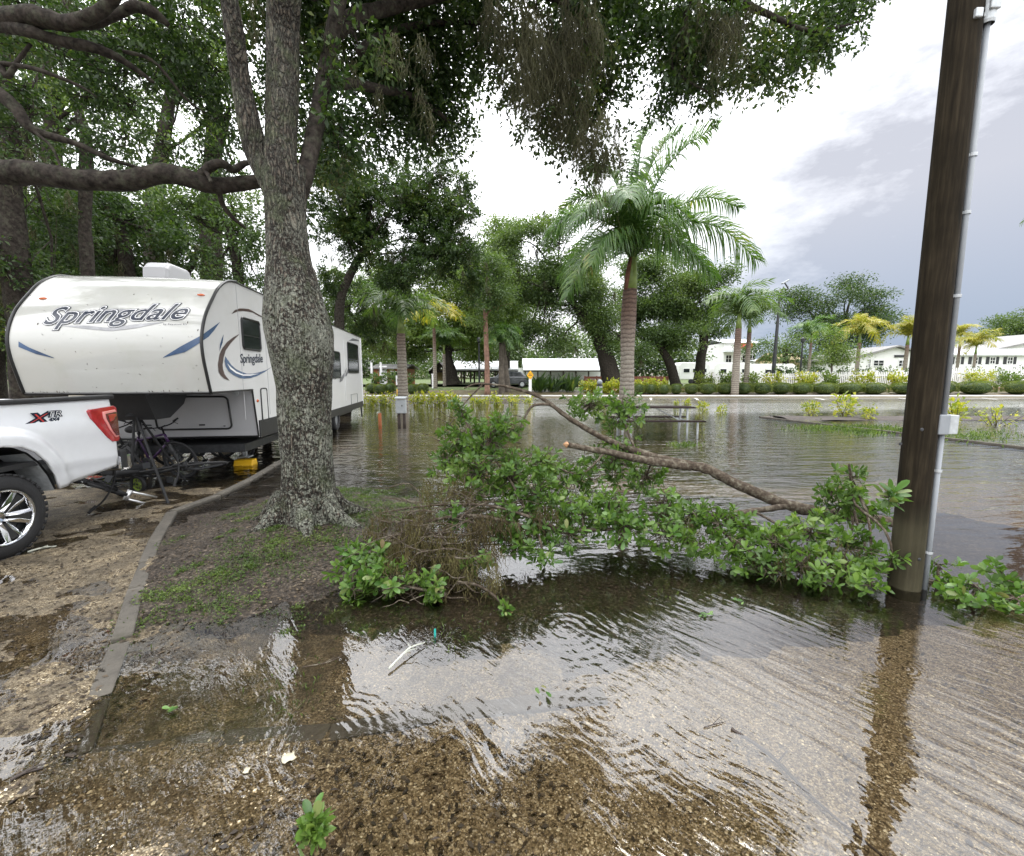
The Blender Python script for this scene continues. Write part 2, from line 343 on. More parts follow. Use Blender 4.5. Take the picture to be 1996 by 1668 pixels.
def bark_palm():
    m, n, L, b = new_mat('palm_bark')
    p = objpos(n, L); sep = N(n, 'ShaderNodeSeparateXYZ'); L(p, sep.inputs[0])
    ns = N(n, 'ShaderNodeTexNoise', i_Scale=3, i_Detail=5); L(p, ns.inputs['Vector'])
    z = N(n, 'ShaderNodeMath', operation='MULTIPLY_ADD', n1=.22); L(ns.outputs[0], z.inputs[0]); L(sep.outputs['Z'], z.inputs[2])
    sn = N(n, 'ShaderNodeMath', operation='SINE'); mu = N(n, 'ShaderNodeMath', operation='MULTIPLY', n1=36.0); L(z.outputs[0], mu.inputs[0]); L(mu.outputs[0], sn.inputs[0])
    r = ramp(n, [(.0, (.27, .24, .20)), (.72, (.24, .21, .175)), (.93, (.165, .138, .115)), (1, (.12, .098, .08))])
    mr = N(n, 'ShaderNodeMapRange', n1=-1, n2=1); L(sn.outputs[0], mr.inputs[0]); L(mr.outputs[0], r.inputs[0])
    up = N(n, 'ShaderNodeMapRange', n1=2.8, n2=4.6); L(z.outputs[0], up.inputs[0])
    mx = N(n, 'ShaderNodeMixRGB', blend_type='MULTIPLY'); mx.inputs[2].default_value = (.62, .45, .42, 1); L(up.outputs[0], mx.inputs[0]); L(r.outputs[0], mx.inputs[1])
    n2 = N(n, 'ShaderNodeTexNoise', i_Scale=14, i_Detail=7, i_Roughness=.7); L(p, n2.inputs['Vector'])
    r2 = ramp(n, [(.3, (.6, .6, .6)), (.7, (1.25, 1.25, 1.2))]); L(n2.outputs[0], r2.inputs[0])
    m3 = N(n, 'ShaderNodeMixRGB', blend_type='MULTIPLY', n0=1.0); L(mx.outputs[0], m3.inputs[1]); L(r2.outputs[0], m3.inputs[2])
    L(m3.outputs[0], b.inputs['Base Color']); b.inputs['Roughness'].default_value = .8
    bp = N(n, 'ShaderNodeBump', i_Strength=.6, i_Distance=.02); inv = N(n, 'ShaderNodeMath', operation='MULTIPLY', n1=-1.0); L(mr.outputs[0], inv.inputs[0]); L(inv.outputs[0], bp.inputs['Height']); L(bp.outputs[0], b.inputs['Normal'])
    return m
M['palm_bark'] = bark_palm()
M['crownshaft'] = simple('crownshaft', (.16, .22, .05), .4, 0, .35, 3)
M['sheath'] = simple('sheath', (.15, .06, .035), .7, 0, .4, 5)
def pole_wood():
    m, n, L, b = new_mat('pole_wood')
    p = objpos(n, L); mp = N(n, 'ShaderNodeMapping'); mp.inputs['Scale'].default_value = (1, 1, .06); L(p, mp.inputs[0])
    g = N(n, 'ShaderNodeTexNoise', i_Scale=42, i_Detail=8, i_Roughness=.65); L(mp.outputs[0], g.inputs['Vector'])
    r = ramp(n, [(.25, (.007, .0055, .0035)), (.5, (.019, .0145, .009)), (.75, (.040, .031, .020))]); L(g.outputs[0], r.inputs[0])
    bl = N(n, 'ShaderNodeTexNoise', i_Scale=2.2, i_Detail=5); L(p, bl.inputs['Vector'])
    r2 = ramp(n, [(.35, (.6, .6, .55)), (.65, (1.2, 1.2, 1.15))]); L(bl.outputs[0], r2.inputs[0])
    mx = N(n, 'ShaderNodeMixRGB', blend_type='MULTIPLY', n0=1.0); L(r.outputs[0], mx.inputs[1]); L(r2.outputs[0], mx.inputs[2])
    sep = N(n, 'ShaderNodeSeparateXYZ'); L(p, sep.inputs[0])
    al = N(n, 'ShaderNodeMapRange', n1=.75, n2=.55, n4=.5); L(sep.outputs['Z'], al.inputs[0])
    am = N(n, 'ShaderNodeMath', operation='MULTIPLY'); L(al.outputs[0], am.inputs[0]); L(bl.outputs[0], am.inputs[1])
    m2 = N(n, 'ShaderNodeMixRGB'); L(am.outputs[0], m2.inputs[0]); L(mx.outputs[0], m2.inputs[1]); m2.inputs[2].default_value = (.14, .13, .08, 1)
    L(m2.outputs[0], b.inputs['Base Color']); b.inputs['Roughness'].default_value = .85; b.inputs['Specular IOR Level'].default_value = .12
    bp = N(n, 'ShaderNodeBump', i_Strength=.6, i_Distance=.006); L(g.outputs[0], bp.inputs['Height']); L(bp.outputs[0], b.inputs['Normal'])
    return m
M['pole_wood'] = pole_wood()

def ground_mat():
    m, n, L, b = new_mat('ground_soil_gravel')
    pos = objpos(n, L, True)
    at = N(n, 'ShaderNodeAttribute', attribute_name='zone'); sp = N(n, 'ShaderNodeSeparateColor'); L(at.outputs['Color'], sp.inputs[0])
    # gravel
    v = N(n, 'ShaderNodeTexVoronoi', i_Scale=118.0); L(pos, v.inputs['Vector'])
    v2 = N(n, 'ShaderNodeTexVoronoi', i_Scale=150.0); L(pos, v2.inputs['Vector'])
    sc = N(n, 'ShaderNodeSeparateColor'); L(v.outputs['Color'], sc.inputs[0])
    gr = ramp(n, [(0, (.06, .04, .02)), (.25, (.20, .152, .088)), (.6, (.37, .295, .18)), (.85, (.54, .45, .30)), (1, (.74, .66, .50))]); L(sc.outputs[0], gr.inputs[0])
    ed = ramp(n, [(.25, (1, 1, 1)), (.66, (.48, .44, .40))]); L(v.outputs['Distance'], ed.inputs[0])
    ga = N(n, 'ShaderNodeMixRGB', blend_type='MULTIPLY', n0=.85); L(gr.outputs[0], ga.inputs[1]); L(ed.outputs[0], ga.inputs[2])
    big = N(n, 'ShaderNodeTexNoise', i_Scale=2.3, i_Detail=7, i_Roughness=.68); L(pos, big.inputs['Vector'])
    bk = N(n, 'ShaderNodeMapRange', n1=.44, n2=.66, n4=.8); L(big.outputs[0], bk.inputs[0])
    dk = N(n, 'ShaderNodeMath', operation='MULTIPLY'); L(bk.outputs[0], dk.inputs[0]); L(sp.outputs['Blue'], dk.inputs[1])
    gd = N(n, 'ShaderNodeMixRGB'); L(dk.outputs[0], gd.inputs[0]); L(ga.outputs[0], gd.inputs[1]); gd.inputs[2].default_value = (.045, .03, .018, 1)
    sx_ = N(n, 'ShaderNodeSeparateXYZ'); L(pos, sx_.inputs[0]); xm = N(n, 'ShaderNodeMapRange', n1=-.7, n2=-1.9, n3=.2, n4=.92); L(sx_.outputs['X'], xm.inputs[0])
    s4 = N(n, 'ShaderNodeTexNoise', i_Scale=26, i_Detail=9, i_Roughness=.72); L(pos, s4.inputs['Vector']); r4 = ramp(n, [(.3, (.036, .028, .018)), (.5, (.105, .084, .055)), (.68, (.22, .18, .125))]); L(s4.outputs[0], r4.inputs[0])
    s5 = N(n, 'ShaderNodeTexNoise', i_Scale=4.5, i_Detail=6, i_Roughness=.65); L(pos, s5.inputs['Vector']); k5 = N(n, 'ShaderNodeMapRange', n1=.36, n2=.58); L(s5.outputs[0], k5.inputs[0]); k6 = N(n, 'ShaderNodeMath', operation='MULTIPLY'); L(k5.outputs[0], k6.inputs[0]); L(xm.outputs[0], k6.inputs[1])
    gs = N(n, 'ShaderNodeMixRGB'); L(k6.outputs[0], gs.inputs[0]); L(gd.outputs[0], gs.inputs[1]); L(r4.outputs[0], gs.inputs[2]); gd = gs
    # soil
    sn = N(n, 'ShaderNodeTexNoise', i_Scale=38, i_Detail=9, i_Roughness=.75); L(pos, sn.inputs['Vector'])
    sr = ramp(n, [(.36, (.008, .0065, .0045)), (.47, (.032, .026, .019)), (.57, (.085, .070, .052)), (.67, (.28, .25, .20))]); L(sn.outputs[0], sr.inputs[0])
    sb = N(n, 'ShaderNodeMixRGB', blend_type='MULTIPLY', n0=1.0); s2 = ramp(n, [(.35, (.55, .45, .4)), (.65, (1.3, 1.25, 1.2))]); L(big.outputs[0], s2.inputs[0]); L(sr.outputs[0], sb.inputs[1]); L(s2.outputs[0], sb.inputs[2])
    # flooded lot bottom
    ln = N(n, 'ShaderNodeTexNoise', i_Scale=.8, i_Detail=7, i_Roughness=.65); L(pos, ln.inputs['Vector'])
    lr = ramp(n, [(.3, (.055, .045, .022)), (.5, (.10, .08, .042)), (.7, (.15, .125, .075))]); L(ln.outputs[0], lr.inputs[0])
    en = N(n, 'ShaderNodeTexNoise', i_Scale=9, i_Detail=6, i_Roughness=.7); L(pos, en.inputs['Vector'])
    def mask(sock):
        a = N(n, 'ShaderNodeMath', operation='MULTIPLY_ADD', n1=.5, n2=-.25); L(en.outputs[0], a.inputs[0])
        c = N(n, 'ShaderNodeMath', operation='ADD'); L(a.outputs[0], c.inputs[0]); L(sock, c.inputs[1])
        r = N(n, 'ShaderNodeMapRange', n1=.42, n2=.58); L(c.outputs[0], r.inputs[0]); return r.outputs[0]
    m1 = N(n, 'ShaderNodeMixRGB'); L(mask(sp.outputs['Red']), m1.inputs[0]); L(lr.outputs[0], m1.inputs[1]); L(gd.outputs[0], m1.inputs[2])
    m2 = N(n, 'ShaderNodeMixRGB'); L(mask(sp.outputs['Green']), m2.inputs[0]); L(m1.outputs[0], m2.inputs[1]); L(sb.outputs[0], m2.inputs[2])
    L(m2.outputs[0], b.inputs['Base Color']); b.inputs['Roughness'].default_value = .5; b.inputs['Specular IOR Level'].default_value = .35
    inv = N(n, 'ShaderNodeMath', operation='MULTIPLY_ADD', n1=-1.0); L(v.outputs['Distance'], inv.inputs[0]); L(sn.outputs[0], inv.inputs[2])
    bp = N(n, 'ShaderNodeBump', i_Strength=.9, i_Distance=.012); L(inv.outputs[0], bp.inputs['Height']); L(bp.outputs[0], b.inputs['Normal'])
    return m
M['ground'] = ground_mat()
def road_mat():
    m, n, L, b = new_mat('wet_asphalt')
    pos = objpos(n, L, True)
    a = N(n, 'ShaderNodeTexNoise', i_Scale=60, i_Detail=6, i_Roughness=.7); L(pos, a.inputs['Vector'])
    r = ramp(n, [(.3, (.10, .10, .10)), (.7, (.19, .185, .18))]); L(a.outputs[0], r.inputs[0]); L(r.outputs[0], b.inputs['Base Color'])
    mp = N(n, 'ShaderNodeMapping'); mp.inputs['Scale'].default_value = (.12, .8, 1); L(pos, mp.inputs[0])
    w = N(n, 'ShaderNodeTexNoise', i_Scale=1.2, i_Detail=5); L(mp.outputs[0], w.inputs['Vector'])
    k = N(n, 'ShaderNodeMapRange', n1=.4, n2=.62, n3=.06, n4=.55); L(w.outputs[0], k.inputs[0]); L(k.outputs[0], b.inputs['Roughness'])
    return m
M['road'] = road_mat()
M['road_paint'] = simple('road_paint', (.66, .66, .64), .6, 0, .15, 2)

RINGS = [(G(1105, 1225), .85, 88.0, .00034), (G(1180, 1385), .35, 120.0, .00025), (G(1760, 1300), .14, 190.0, .0003), (G(640, 1440), .3, 130.0, .0004)]
def water_mat():
    m, n, L, b = new_mat('flood_water')
    n.remove(b); out = n['Material Output']
    pos = objpos(n, L, True)
    wpn = N(n, 'ShaderNodeTexNoise', i_Scale=1.1, i_Detail=3); L(pos, wpn.inputs['Vector'])
    wsc = N(n, 'ShaderNodeVectorMath', operation='MULTIPLY_ADD'); L(wpn.outputs['Color'], wsc.inputs[0]); wsc.inputs[1].default_value = (.20, .20, 0); L(pos, wsc.inputs[2])
    heights = []
    def band(angle, sx, sy, scale, amp, src, detail=2.0, rough=.5):
        m0 = N(n, 'ShaderNodeMapping'); m0.inputs['Rotation'].default_value = (0, 0, angle); L(src, m0.inputs[0]); mp = N(n, 'ShaderNodeMapping'); mp.inputs['Scale'].default_value = (sx, sy, 1); L(m0.outputs[0], mp.inputs[0])
        t = N(n, 'ShaderNodeTexNoise', i_Scale=scale, i_Detail=detail, i_Roughness=rough); L(mp.outputs[0], t.inputs['Vector'])
        k = N(n, 'ShaderNodeMath', operation='MULTIPLY', n1=amp); L(t.outputs[0], k.inputs[0]); return k.outputs[0]
    sepp = N(n, 'ShaderNodeSeparateXYZ'); L(pos, sepp.inputs[0])
    near = N(n, 'ShaderNodeMapRange', n1=4.5, n2=3.0); L(sepp.outputs['Y'], near.inputs[0])
    farm = N(n, 'ShaderNodeMapRange', n1=3.5, n2=6.0); L(sepp.outputs['Y'], farm.inputs[0])
    rightm = N(n, 'ShaderNodeMapRange', n1=-.6, n2=.8, n3=.25, n4=1.0); L(sepp.outputs['X'], rightm.inputs[0])
    nm = N(n, 'ShaderNodeMath', operation='MULTIPLY'); L(near.outputs[0], nm.inputs[0]); L(rightm.outputs[0], nm.inputs[1])
    def times(a, s):
        k = N(n, 'ShaderNodeMath', operation='MULTIPLY'); L(a, k.inputs[0]); L(s, k.inputs[1]); return k.outputs[0]
    pn = N(n, 'ShaderNodeTexNoise', i_Scale=.9, i_Detail=3); L(wsc.outputs[0], pn.inputs['Vector']); pr = N(n, 'ShaderNodeMapRange', n1=.38, n2=.62, n3=.12, n4=1.0); L(pn.outputs[0], pr.inputs[0]); patchm = times(nm.outputs[0], pr.outputs[0])
    # near swell: crests run down to the right
    heights.append(times(band(rad(-38), 5.0, .9, 2.2, .0105, wsc.outputs[0], 2.5), patchm))
    heights.append(times(band(rad(-44), 3.0, .9, 7.0, .0020, wsc.outputs[0], 2.0), near.outputs[0]))
    # open water: wind ripples across the view
    heights.append(times(band(rad(-6), .32, 1.5, 2.6, .034, wsc.outputs[0], 3.0, .55), farm.outputs[0]))
    heights.append(times(band(rad(14), .5, 1.8, 5.0, .0100, wsc.outputs[0], 2.0), farm.outputs[0]))
    heights.append(band(0, 1, 1, 16, .0008, pos, 2.0))
    for c, dec, k, amp in RINGS:
        d = N(n, 'ShaderNodeVectorMath', operation='DISTANCE'); L(pos, d.inputs[0]); d.inputs[1].default_value = (c.x, c.y, 0)
        w = N(n, 'ShaderNodeMath', operation='MULTIPLY_ADD', n1=.05); L(wpn.outputs[0], w.inputs[0]); L(d.outputs['Value'], w.inputs[2])
        s = N(n, 'ShaderNodeMath', operation='MULTIPLY', n1=k); L(w.outputs[0], s.inputs[0])
        sn = N(n, 'ShaderNodeMath', operation='SINE'); L(s.outputs[0], sn.inputs[0])
        e = N(n, 'ShaderNodeMapRange', interpolation_type='SMOOTHSTEP', n1=dec * 1.6, n2=dec * .25, n3=0.0, n4=amp); L(d.outputs['Value'], e.inputs[0])
        heights.append(times(sn.outputs[0], e.outputs[0]))
    h = heights[0]
    for x in heights[1:]:
        a = N(n, 'ShaderNodeMath', operation='ADD'); L(h, a.inputs[0]); L(x, a.inputs[1]); h = a.outputs[0]
    bp = N(n, 'ShaderNodeBump', i_Strength=1.0, i_Distance=1.0); L(h, bp.inputs['Height'])
    fr = N(n, 'ShaderNodeFresnel', i_IOR=WATER_IOR); L(bp.outputs[0], fr.inputs['Normal'])
    gl = N(n, 'ShaderNodeBsdfGlossy', i_Roughness=.02); gl.inputs['Color'].default_value = (1, 1, 1, 1); L(bp.outputs[0], gl.inputs['Normal'])
    tr = N(n, 'ShaderNodeBsdfTransparent'); tr.inputs['Color'].default_value = (.95, .91, .82, 1)
    mx = N(n, 'ShaderNodeMixShader'); L(fr.outputs[0], mx.inputs[0]); L(tr.outputs[0], mx.inputs[1]); L(gl.outputs[0], mx.inputs[2])
    L(mx.outputs[0], out.inputs[0])
    return m
WATER_IOR = 1.9
M['water'] = water_mat()
# ------------------------------------------------------------------ foliage helpers
def unit(a): return a / np.maximum(np.linalg.norm(a, axis=1, keepdims=True), 1e-9)
def leaf_quads(p, d, L, w, rng, tilt=.8, droop=.25):
    n = len(p); d = unit(d)
    up = np.tile([0, 0, 1.0], (n, 1)) + rng.normal(0, tilt, (n, 3)); s = unit(np.cross(d, up)); nn = np.cross(s, d)
    L = L * rng.uniform(.7, 1.25, (n, 1)); w = w * rng.uniform(.75, 1.2, (n, 1))
    mid = p + d * L * .52
    a = mid + s * w + nn * w * .35; b = mid - s * w + nn * w * .35
    tip = p + d * L - np.array([0, 0, 1.0]) * L * droop * rng.uniform(0, 1, (n, 1))
    return np.stack([p, a, tip, b], 1).reshape(-1, 3)
def ball_pts(n, rng, k=.45):
    u = unit(rng.normal(0, 1, (n, 3))); return u * rng.uniform(0, 1, (n, 1)) ** k
def patchy(p, f, seed):
    r = np.random.default_rng(seed); o = np.zeros(len(p))
    for _ in range(5):
        k = r.normal(0, f, 3); o += np.sin(p @ k + r.uniform(0, 6.3))
    return o
LAYER = 6.0
def crown_leaves(blobs, leaf, wd, layers, rng, rc=None, per=14, gap=-.6, seed=1, droop=.15, flat=.7):
    out = []
    for (c, r) in blobs:
        c = np.array(c); r = np.array(r); Y = max(1.5, c[1])
        area = math.pi * r[0] * r[2]; n = int(area * layers * LAYER / (leaf * wd)); m = max(4, n // per)
        cc = c + ball_pts(m, rng) * r
        rcl = rc if rc else leaf * 1.7
        g = patchy(cc, 1.1 / max(.25, float(np.mean(r))) * 1.6, seed); cc = cc[g > gap]
        if not len(cc): continue
        p = np.repeat(cc, per, 0); q = rng.normal(0, 1, p.shape) * rcl * np.array([1, 1, flat]); p2 = p + q
        if rcl < .32:     # sprays: leaves set along short twigs
            ax = unit(unit(cc - c) * .7 + rng.normal(0, .6, cc.shape) + np.array([0, 0, -.25])); ax = np.repeat(ax, per, 0); t_ = rng.uniform(-.4, 1.3, (len(p), 1)); pe = unit(np.cross(ax, rng.normal(0, 1, p.shape)))
            p2 = p + ax * t_ * rcl * 2.0 + pe * leaf * rng.uniform(0, .5, (len(p), 1)); d = ax * .6 + pe * .8 + rng.normal(0, .2, p.shape)
        else: d = unit(q) * .8 + rng.normal(0, .5, p.shape) + unit(p - c) * .4 + np.array([0, 0, -.08])
        out.append(leaf_quads(p2, d, leaf, wd / 2, rng, droop=droop))
    return np.concatenate(out)
def Bl(px, py, rx, ry, Y, dy=None):
    k = pxm(Y); c = P(px, py, Y); return ((c.x, c.y, c.z), (rx * k, (dy if dy else (rx + ry) / 2 * k), ry * k))
def strands(starts, lens, rng, width=.006, seg=8, sway=.16):
    n = len(starts); p = starts.copy(); out = []
    ph = rng.normal(0, 1, (n, 2)); drift = rng.normal(0, sway, (n, 2)); sd = unit(np.concatenate([rng.normal(0, 1, (n, 2)), np.zeros((n, 1))], 1))
    for k in range(seg):
        st = lens / seg; q = p.copy(); q[:, 2] -= st * rng.uniform(.8, 1.1, n)
        q[:, :2] += drift * st[:, None] + rng.normal(0, .45, (n, 2)) * st[:, None]
        w0 = width * (1 - .75 * k / seg); w1 = width * (1 - .75 * (k + 1) / seg)
        out.append(np.stack([p - sd * w0, p + sd * w0, q + sd * w1, q - sd * w1], 1)); p = q
    return np.concatenate(out).reshape(-1, 3)
def moss_mesh(blobs, n, lmin, lmax, rng, name, parent, mat='moss', width=.006):
    ps = []
    tot = sum(b[1][0] * b[1][2] for b in blobs)
    for c, r in blobs:
        k = max(5, int(n * r[0] * r[2] / tot)); m = max(3, k // 28); cc = np.array(c) + ball_pts(m, rng, .4) * np.array(r)
        ps.append(np.repeat(cc, 28, 0) + rng.normal(0, .030, (m * 28, 3)) * np.array([1, 1, 1.5]))
    p = np.concatenate(ps); L = rng.uniform(lmin, lmax, len(p)) * np.repeat(rng.uniform(.35, 1, len(p) // 28), 28)
    o = np_mesh(name, strands(p, L, rng, width), 4, M[mat], parent); tag(o, kind='stuff'); return o
# ------------------------------------------------------------------ ground, water, road
LEFT_EDGE = [G(x, y) for x, y in ((548, 900), (480, 940), (425, 968), (335, 1000), (300, 1062), (268, 1150), (236, 1250), (190, 1360), (145, 1470))]
FRONT_EDGE = [G(x, y) for x, y in ((145, 1470), (430, 1432), (640, 1422), (860, 1383), (1180, 1342), (1480, 1312), (1700, 1288), (1990, 1232))]
BED = [(p.x, p.y) for p in LEFT_EDGE] + [(p.x, p.y) for p in FRONT_EDGE[1:]] + [(6.5, 4.2), (5.5, 5.6), (2.5, 6.2), (0, 6.6), (-2.2, 7.6), (-3.2, 9.0), (-4.6, 9.4)]
def in_poly(x, y, poly):
    c = np.zeros(x.shape, bool); n = len(poly)
    for i in range(n):
        x1, y1 = poly[i]; x2, y2 = poly[(i + 1) % n]
        k = ((y1 > y) != (y2 > y)) & (x < (x2 - x1) * (y - y1) / (y2 - y1 + 1e-12) + x1); c ^= k
    return c
OAK = G(600, 1012, .1); OAK.z = 0
def wob(x, y):
    return (np.sin(x * 2.1 + 1.3 * np.sin(y * 1.7)) * np.cos(y * 2.6 + .8 * np.sin(x * 2.2)) + .6 * np.sin(x * 5.3 + y * 4.1) * np.sin(y * 6.1 - x * 2.7) + .35 * np.sin(x * 11 + 2 * np.sin(y * 9)) * np.cos(y * 13))
def sstep(a, b, v):
    t = np.clip((v - a) / (b - a), 0, 1); return t * t * (3 - 2 * t)
ISL = G(1700, 812)
def H(x, y):
    x = np.asarray(x, float); y = np.asarray(y, float)
    bed = in_poly(x, y, BED)
    z_gravel = .005 - .017 * sstep(-3.2, -1.6, x) - .052 * sstep(-1.6, 1.6, x) - .02 * sstep(1, 3, x) + .010 * wob(x, y) - .03 * sstep(6.2, 8, y)
    d2 = ((x - OAK.x + .1) / 1.05) ** 2 + ((y - OAK.y + .1) / 1.15) ** 2
    d3 = ((x + 2.75) / .75) ** 2 + ((y - 4.1) / 1.35) ** 2
    z_bed = -.030 - .030 * sstep(-1.2, .4, x) - .030 * sstep(.3, 2.0, x) + .15 * np.exp(-d2 * .8) + .042 * np.exp(-d3) + .012 * wob(x * 1.4, y * 1.4)
    z_gravel = z_gravel + .005 * wob(x * 2.7 + 3, y * 2.9); z_bed = z_bed + .007 * wob(x * 3.1, y * 2.8 + 5)
    z = np.where(bed, z_bed, z_gravel)
    lot = -.17 + .03 * wob(x * .3, y * .3)
    z = z + (lot - z) * sstep(6.3, 8.6, y) * (1 - np.exp(-d2 * .5))
    isl = np.exp(-(((y - 17.6) / 1.25) ** 4)) * sstep(10.0, 11.6, x + .9 * (y - 17.4))
    z = z + (.05 - z) * isl
    z = z + (.015 - z) * sstep(24, 35, y)
    z = z + .12 * sstep(35.4, 35.5, y) + .5 * sstep(36.5, 41, y) + .015 * np.maximum(0, y - 60) * (y < 2000)
    return z
def Hs(x, y): return float(H(np.array([x]), np.array([y]))[0])
def axis(lo, hi, step, outer):
    core = list(np.arange(lo, hi + step / 2, step)); s = step; v = hi
    while v < outer: s *= 1.16; v += s; core.append(v)
    s = step; v = lo; pre = []
    while v > -outer: s *= 1.16; v -= s; pre.append(v)
    return np.array(pre[::-1] + core)
def build_ground():
    xs = axis(-6.6, 6.0, .06, 700); ys = np.concatenate([axis(.6, 9.0, .06, 60)[:], np.linspace(63, 900, 60)])
    ys = ys[ys > -40]
    X, Y = np.meshgrid(xs, ys); Z = H(X, Y)
    nx, ny = len(xs), len(ys)
    co = np.stack([X, Y, Z], -1).reshape(-1, 3)
    i = np.arange(nx * ny).reshape(ny, nx)
    q = np.stack([i[:-1, :-1], i[:-1, 1:], i[1:, 1:], i[1:, :-1]], -1).reshape(-1, 4)
    me = bpy.data.meshes.new('ground')
    me.vertices.add(len(co)); me.vertices.foreach_set('co', co.astype(np.float32).ravel())
    me.loops.add(q.size); me.loops.foreach_set('vertex_index', q.astype(np.int32).ravel())
    me.polygons.add(len(q)); me.polygons.foreach_set('loop_start', np.arange(0, q.size, 4, dtype=np.int32))
    me.update(calc_edges=True)
    wz = .05 * wob(X * 1.5, Y * 1.5); bed0 = in_poly(X + wz, Y - .30 * sstep(-.2, 1.0, X) + wz, BED).astype(float); bed0 = bed0 * np.where((Y < 2.75 + .2 * wob(X, Y)) & (X < .3), .46, 1.0)
    bed = np.where((Y > 16.2) & (Y < 19) & (X > 10.4), 1.0, bed0)
    grav = (Y < 7.4 + .5 * np.sin(X)) | (X < -4.2) & (Y < 12)
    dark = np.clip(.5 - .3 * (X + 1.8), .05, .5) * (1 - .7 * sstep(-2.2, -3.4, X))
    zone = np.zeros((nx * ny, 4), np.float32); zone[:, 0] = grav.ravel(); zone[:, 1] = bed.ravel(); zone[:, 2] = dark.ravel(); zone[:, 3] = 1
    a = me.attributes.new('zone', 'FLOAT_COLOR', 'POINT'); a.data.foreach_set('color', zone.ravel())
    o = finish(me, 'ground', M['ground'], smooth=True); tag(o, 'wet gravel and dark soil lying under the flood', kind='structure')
build_ground()
def sheet(name, pts, mat, z=None, kind='structure', label=None):
    mb = MB(); mb.add([(p[0], p[1], p[2] if len(p) > 2 else z) for p in pts], [tuple(range(len(pts)))])
    o = mb.build(name, mat); tag(o, label, kind=kind); return o
w = MB(); w.add([(-90, -30, 0), (90, -30, 0), (90, 60, 0), (-90, 60, 0)], [(0, 1, 2, 3)])
tag(w.build('water', M['water']), 'rippled brown flood water over the ground', kind='structure')
def strip(name, x0, x1, y0, y1, mat, off=.012, nx=30, ny=16, label=None):
    xs = np.linspace(x0, x1, nx); ys = np.linspace(y0, y1, ny); mb = MB()
    X, Y = np.meshgrid(xs, ys); Z = H(X, Y) + off
    vs = np.stack([X, Y, Z], -1).reshape(-1, 3)
    fs = [(j * nx + i, j * nx + i + 1, (j + 1) * nx + i + 1, (j + 1) * nx + i) for j in range(ny - 1) for i in range(nx - 1)]
    mb.add(vs, fs); o = mb.build(name, mat, smooth=True); tag(o, label, kind='structure'); return o
strip('road', -60, 90, 22, 35.0, M['road'], .012, label='wet asphalt road beyond the flooded lot')
# painted bay lines on the road
mk = tag(bpy.data.objects.new('road_marking', None), None, None, None, 'structure'); COL.objects.link(mk)
def line(a, b, wd):
    a = Vector(a); b = Vector(b); d = (b - a).normalized(); s = Vector((-d.y, d.x)) * wd / 2; mb = MB()
    n = 8; vs = []
    for i in range(n + 1):
        p = a.lerp(b, i / n)
        for q in (p - s, p + s): vs.append((q.x, q.y, Hs(q.x, q.y) + .02))
    mb.add(vs, [(2 * i, 2 * i + 1, 2 * i + 3, 2 * i + 2) for i in range(n)]); mb.build('bay_line', M['road_paint'], mk)
for px in (1128, 1268, 1352, 1580, 1740, 1900):
    a = P(px, 771, 34.2); line((a.x, 34.2), (a.x - 1.2, 30.2), .16)
line((8, 30.0), (60, 30.4), .14)
# white kerb along the far side of the road, in cast lengths
kb = thing('kerb', (0, 35.1, 0), 'long white kerb along the far edge of the road', 'kerb')
for i in range(34):
    x = -22 + i * 2.5
    if 1.5 < x < -2: continue
    o = MB().box((0, 0, .07), (2.47, .22, .2)).build('kerb_stone', M['kerb_white'], kb); o.location = (x, 0, 0); bevel(o, .03)
strip('mulch_bed', 8.5, 90, 35.25, 42, M['mulch'], .01, label='reddish mulch bed behind the white kerb')
strip('lawn', -30, 8.3, 35.3, 60, M['lawn'], .012, label='green lawn beyond the road')
strip('lawn_field', -80, 120, 42.2, 110, M['lawn'], .012, nx=20, ny=12, label='grass further back around the buildings')

# ------------------------------------------------------------------ concrete edging round the tree bed
def polyline_pts(pts, step):
    out = []; pts = [Vector((p[0], p[1], 0)) for p in pts]; acc = 0
    for a, b in zip(pts, pts[1:]):
        L = (b - a).length; k = max(1, round(L / step))
        for i in range(k): out.append((a.lerp(b, i / k), a.lerp(b, (i + 1) / k)))
    return out
def edging(name, pts, topf, label, step=.62, wd=.115):
    t = thing(name, (pts[0][0], pts[0][1], 0), label, 'edging'); rng = random.Random(len(pts))
    for a, b in polyline_pts(pts, step):
        d = (b - a); L = d.length; c = (a + b) / 2; top = topf(c) + rng.uniform(-.006, .006)
        mb = MB(); hx, hw = L / 2 - .004, wd / 2; vs = []
        ang = math.atan2(d.y, d.x) + rng.uniform(-.015, .015)
        m = MB().box((0, 0, 0), (L - .008, wd, .14)); o = m.build('edging_block', M['edging'], t)
        o.location = (c.x - pts[0][0], c.y - pts[0][1], top - .07); o.rotation_euler = (0, 0, ang); bevel(o, .012)
    return t
edging('garden_edging', [(p.x, p.y) for p in LEFT_EDGE], lambda c: .034 - .044 * float(sstep(3.2, 1.9, c.y)), 'grey concrete edging between the gravel and the oak bed')
edging('garden_edging', [(p.x, p.y) for p in FRONT_EDGE[:5]], lambda c: -.022 + .010 * float(sstep(-1.6, -.9, c.x)) - .018 * float(sstep(-.5, 2.0, c.x)), 'drowned concrete edging crossing the front under the water')
edging('garden_edging', [(p.x, p.y) for p in (G(1480, 813), G(1600, 827), G(1760, 846), G(2050, 880))], lambda c: .05, 'thin pale edging of the mulch island across the water', 1.6, .09)

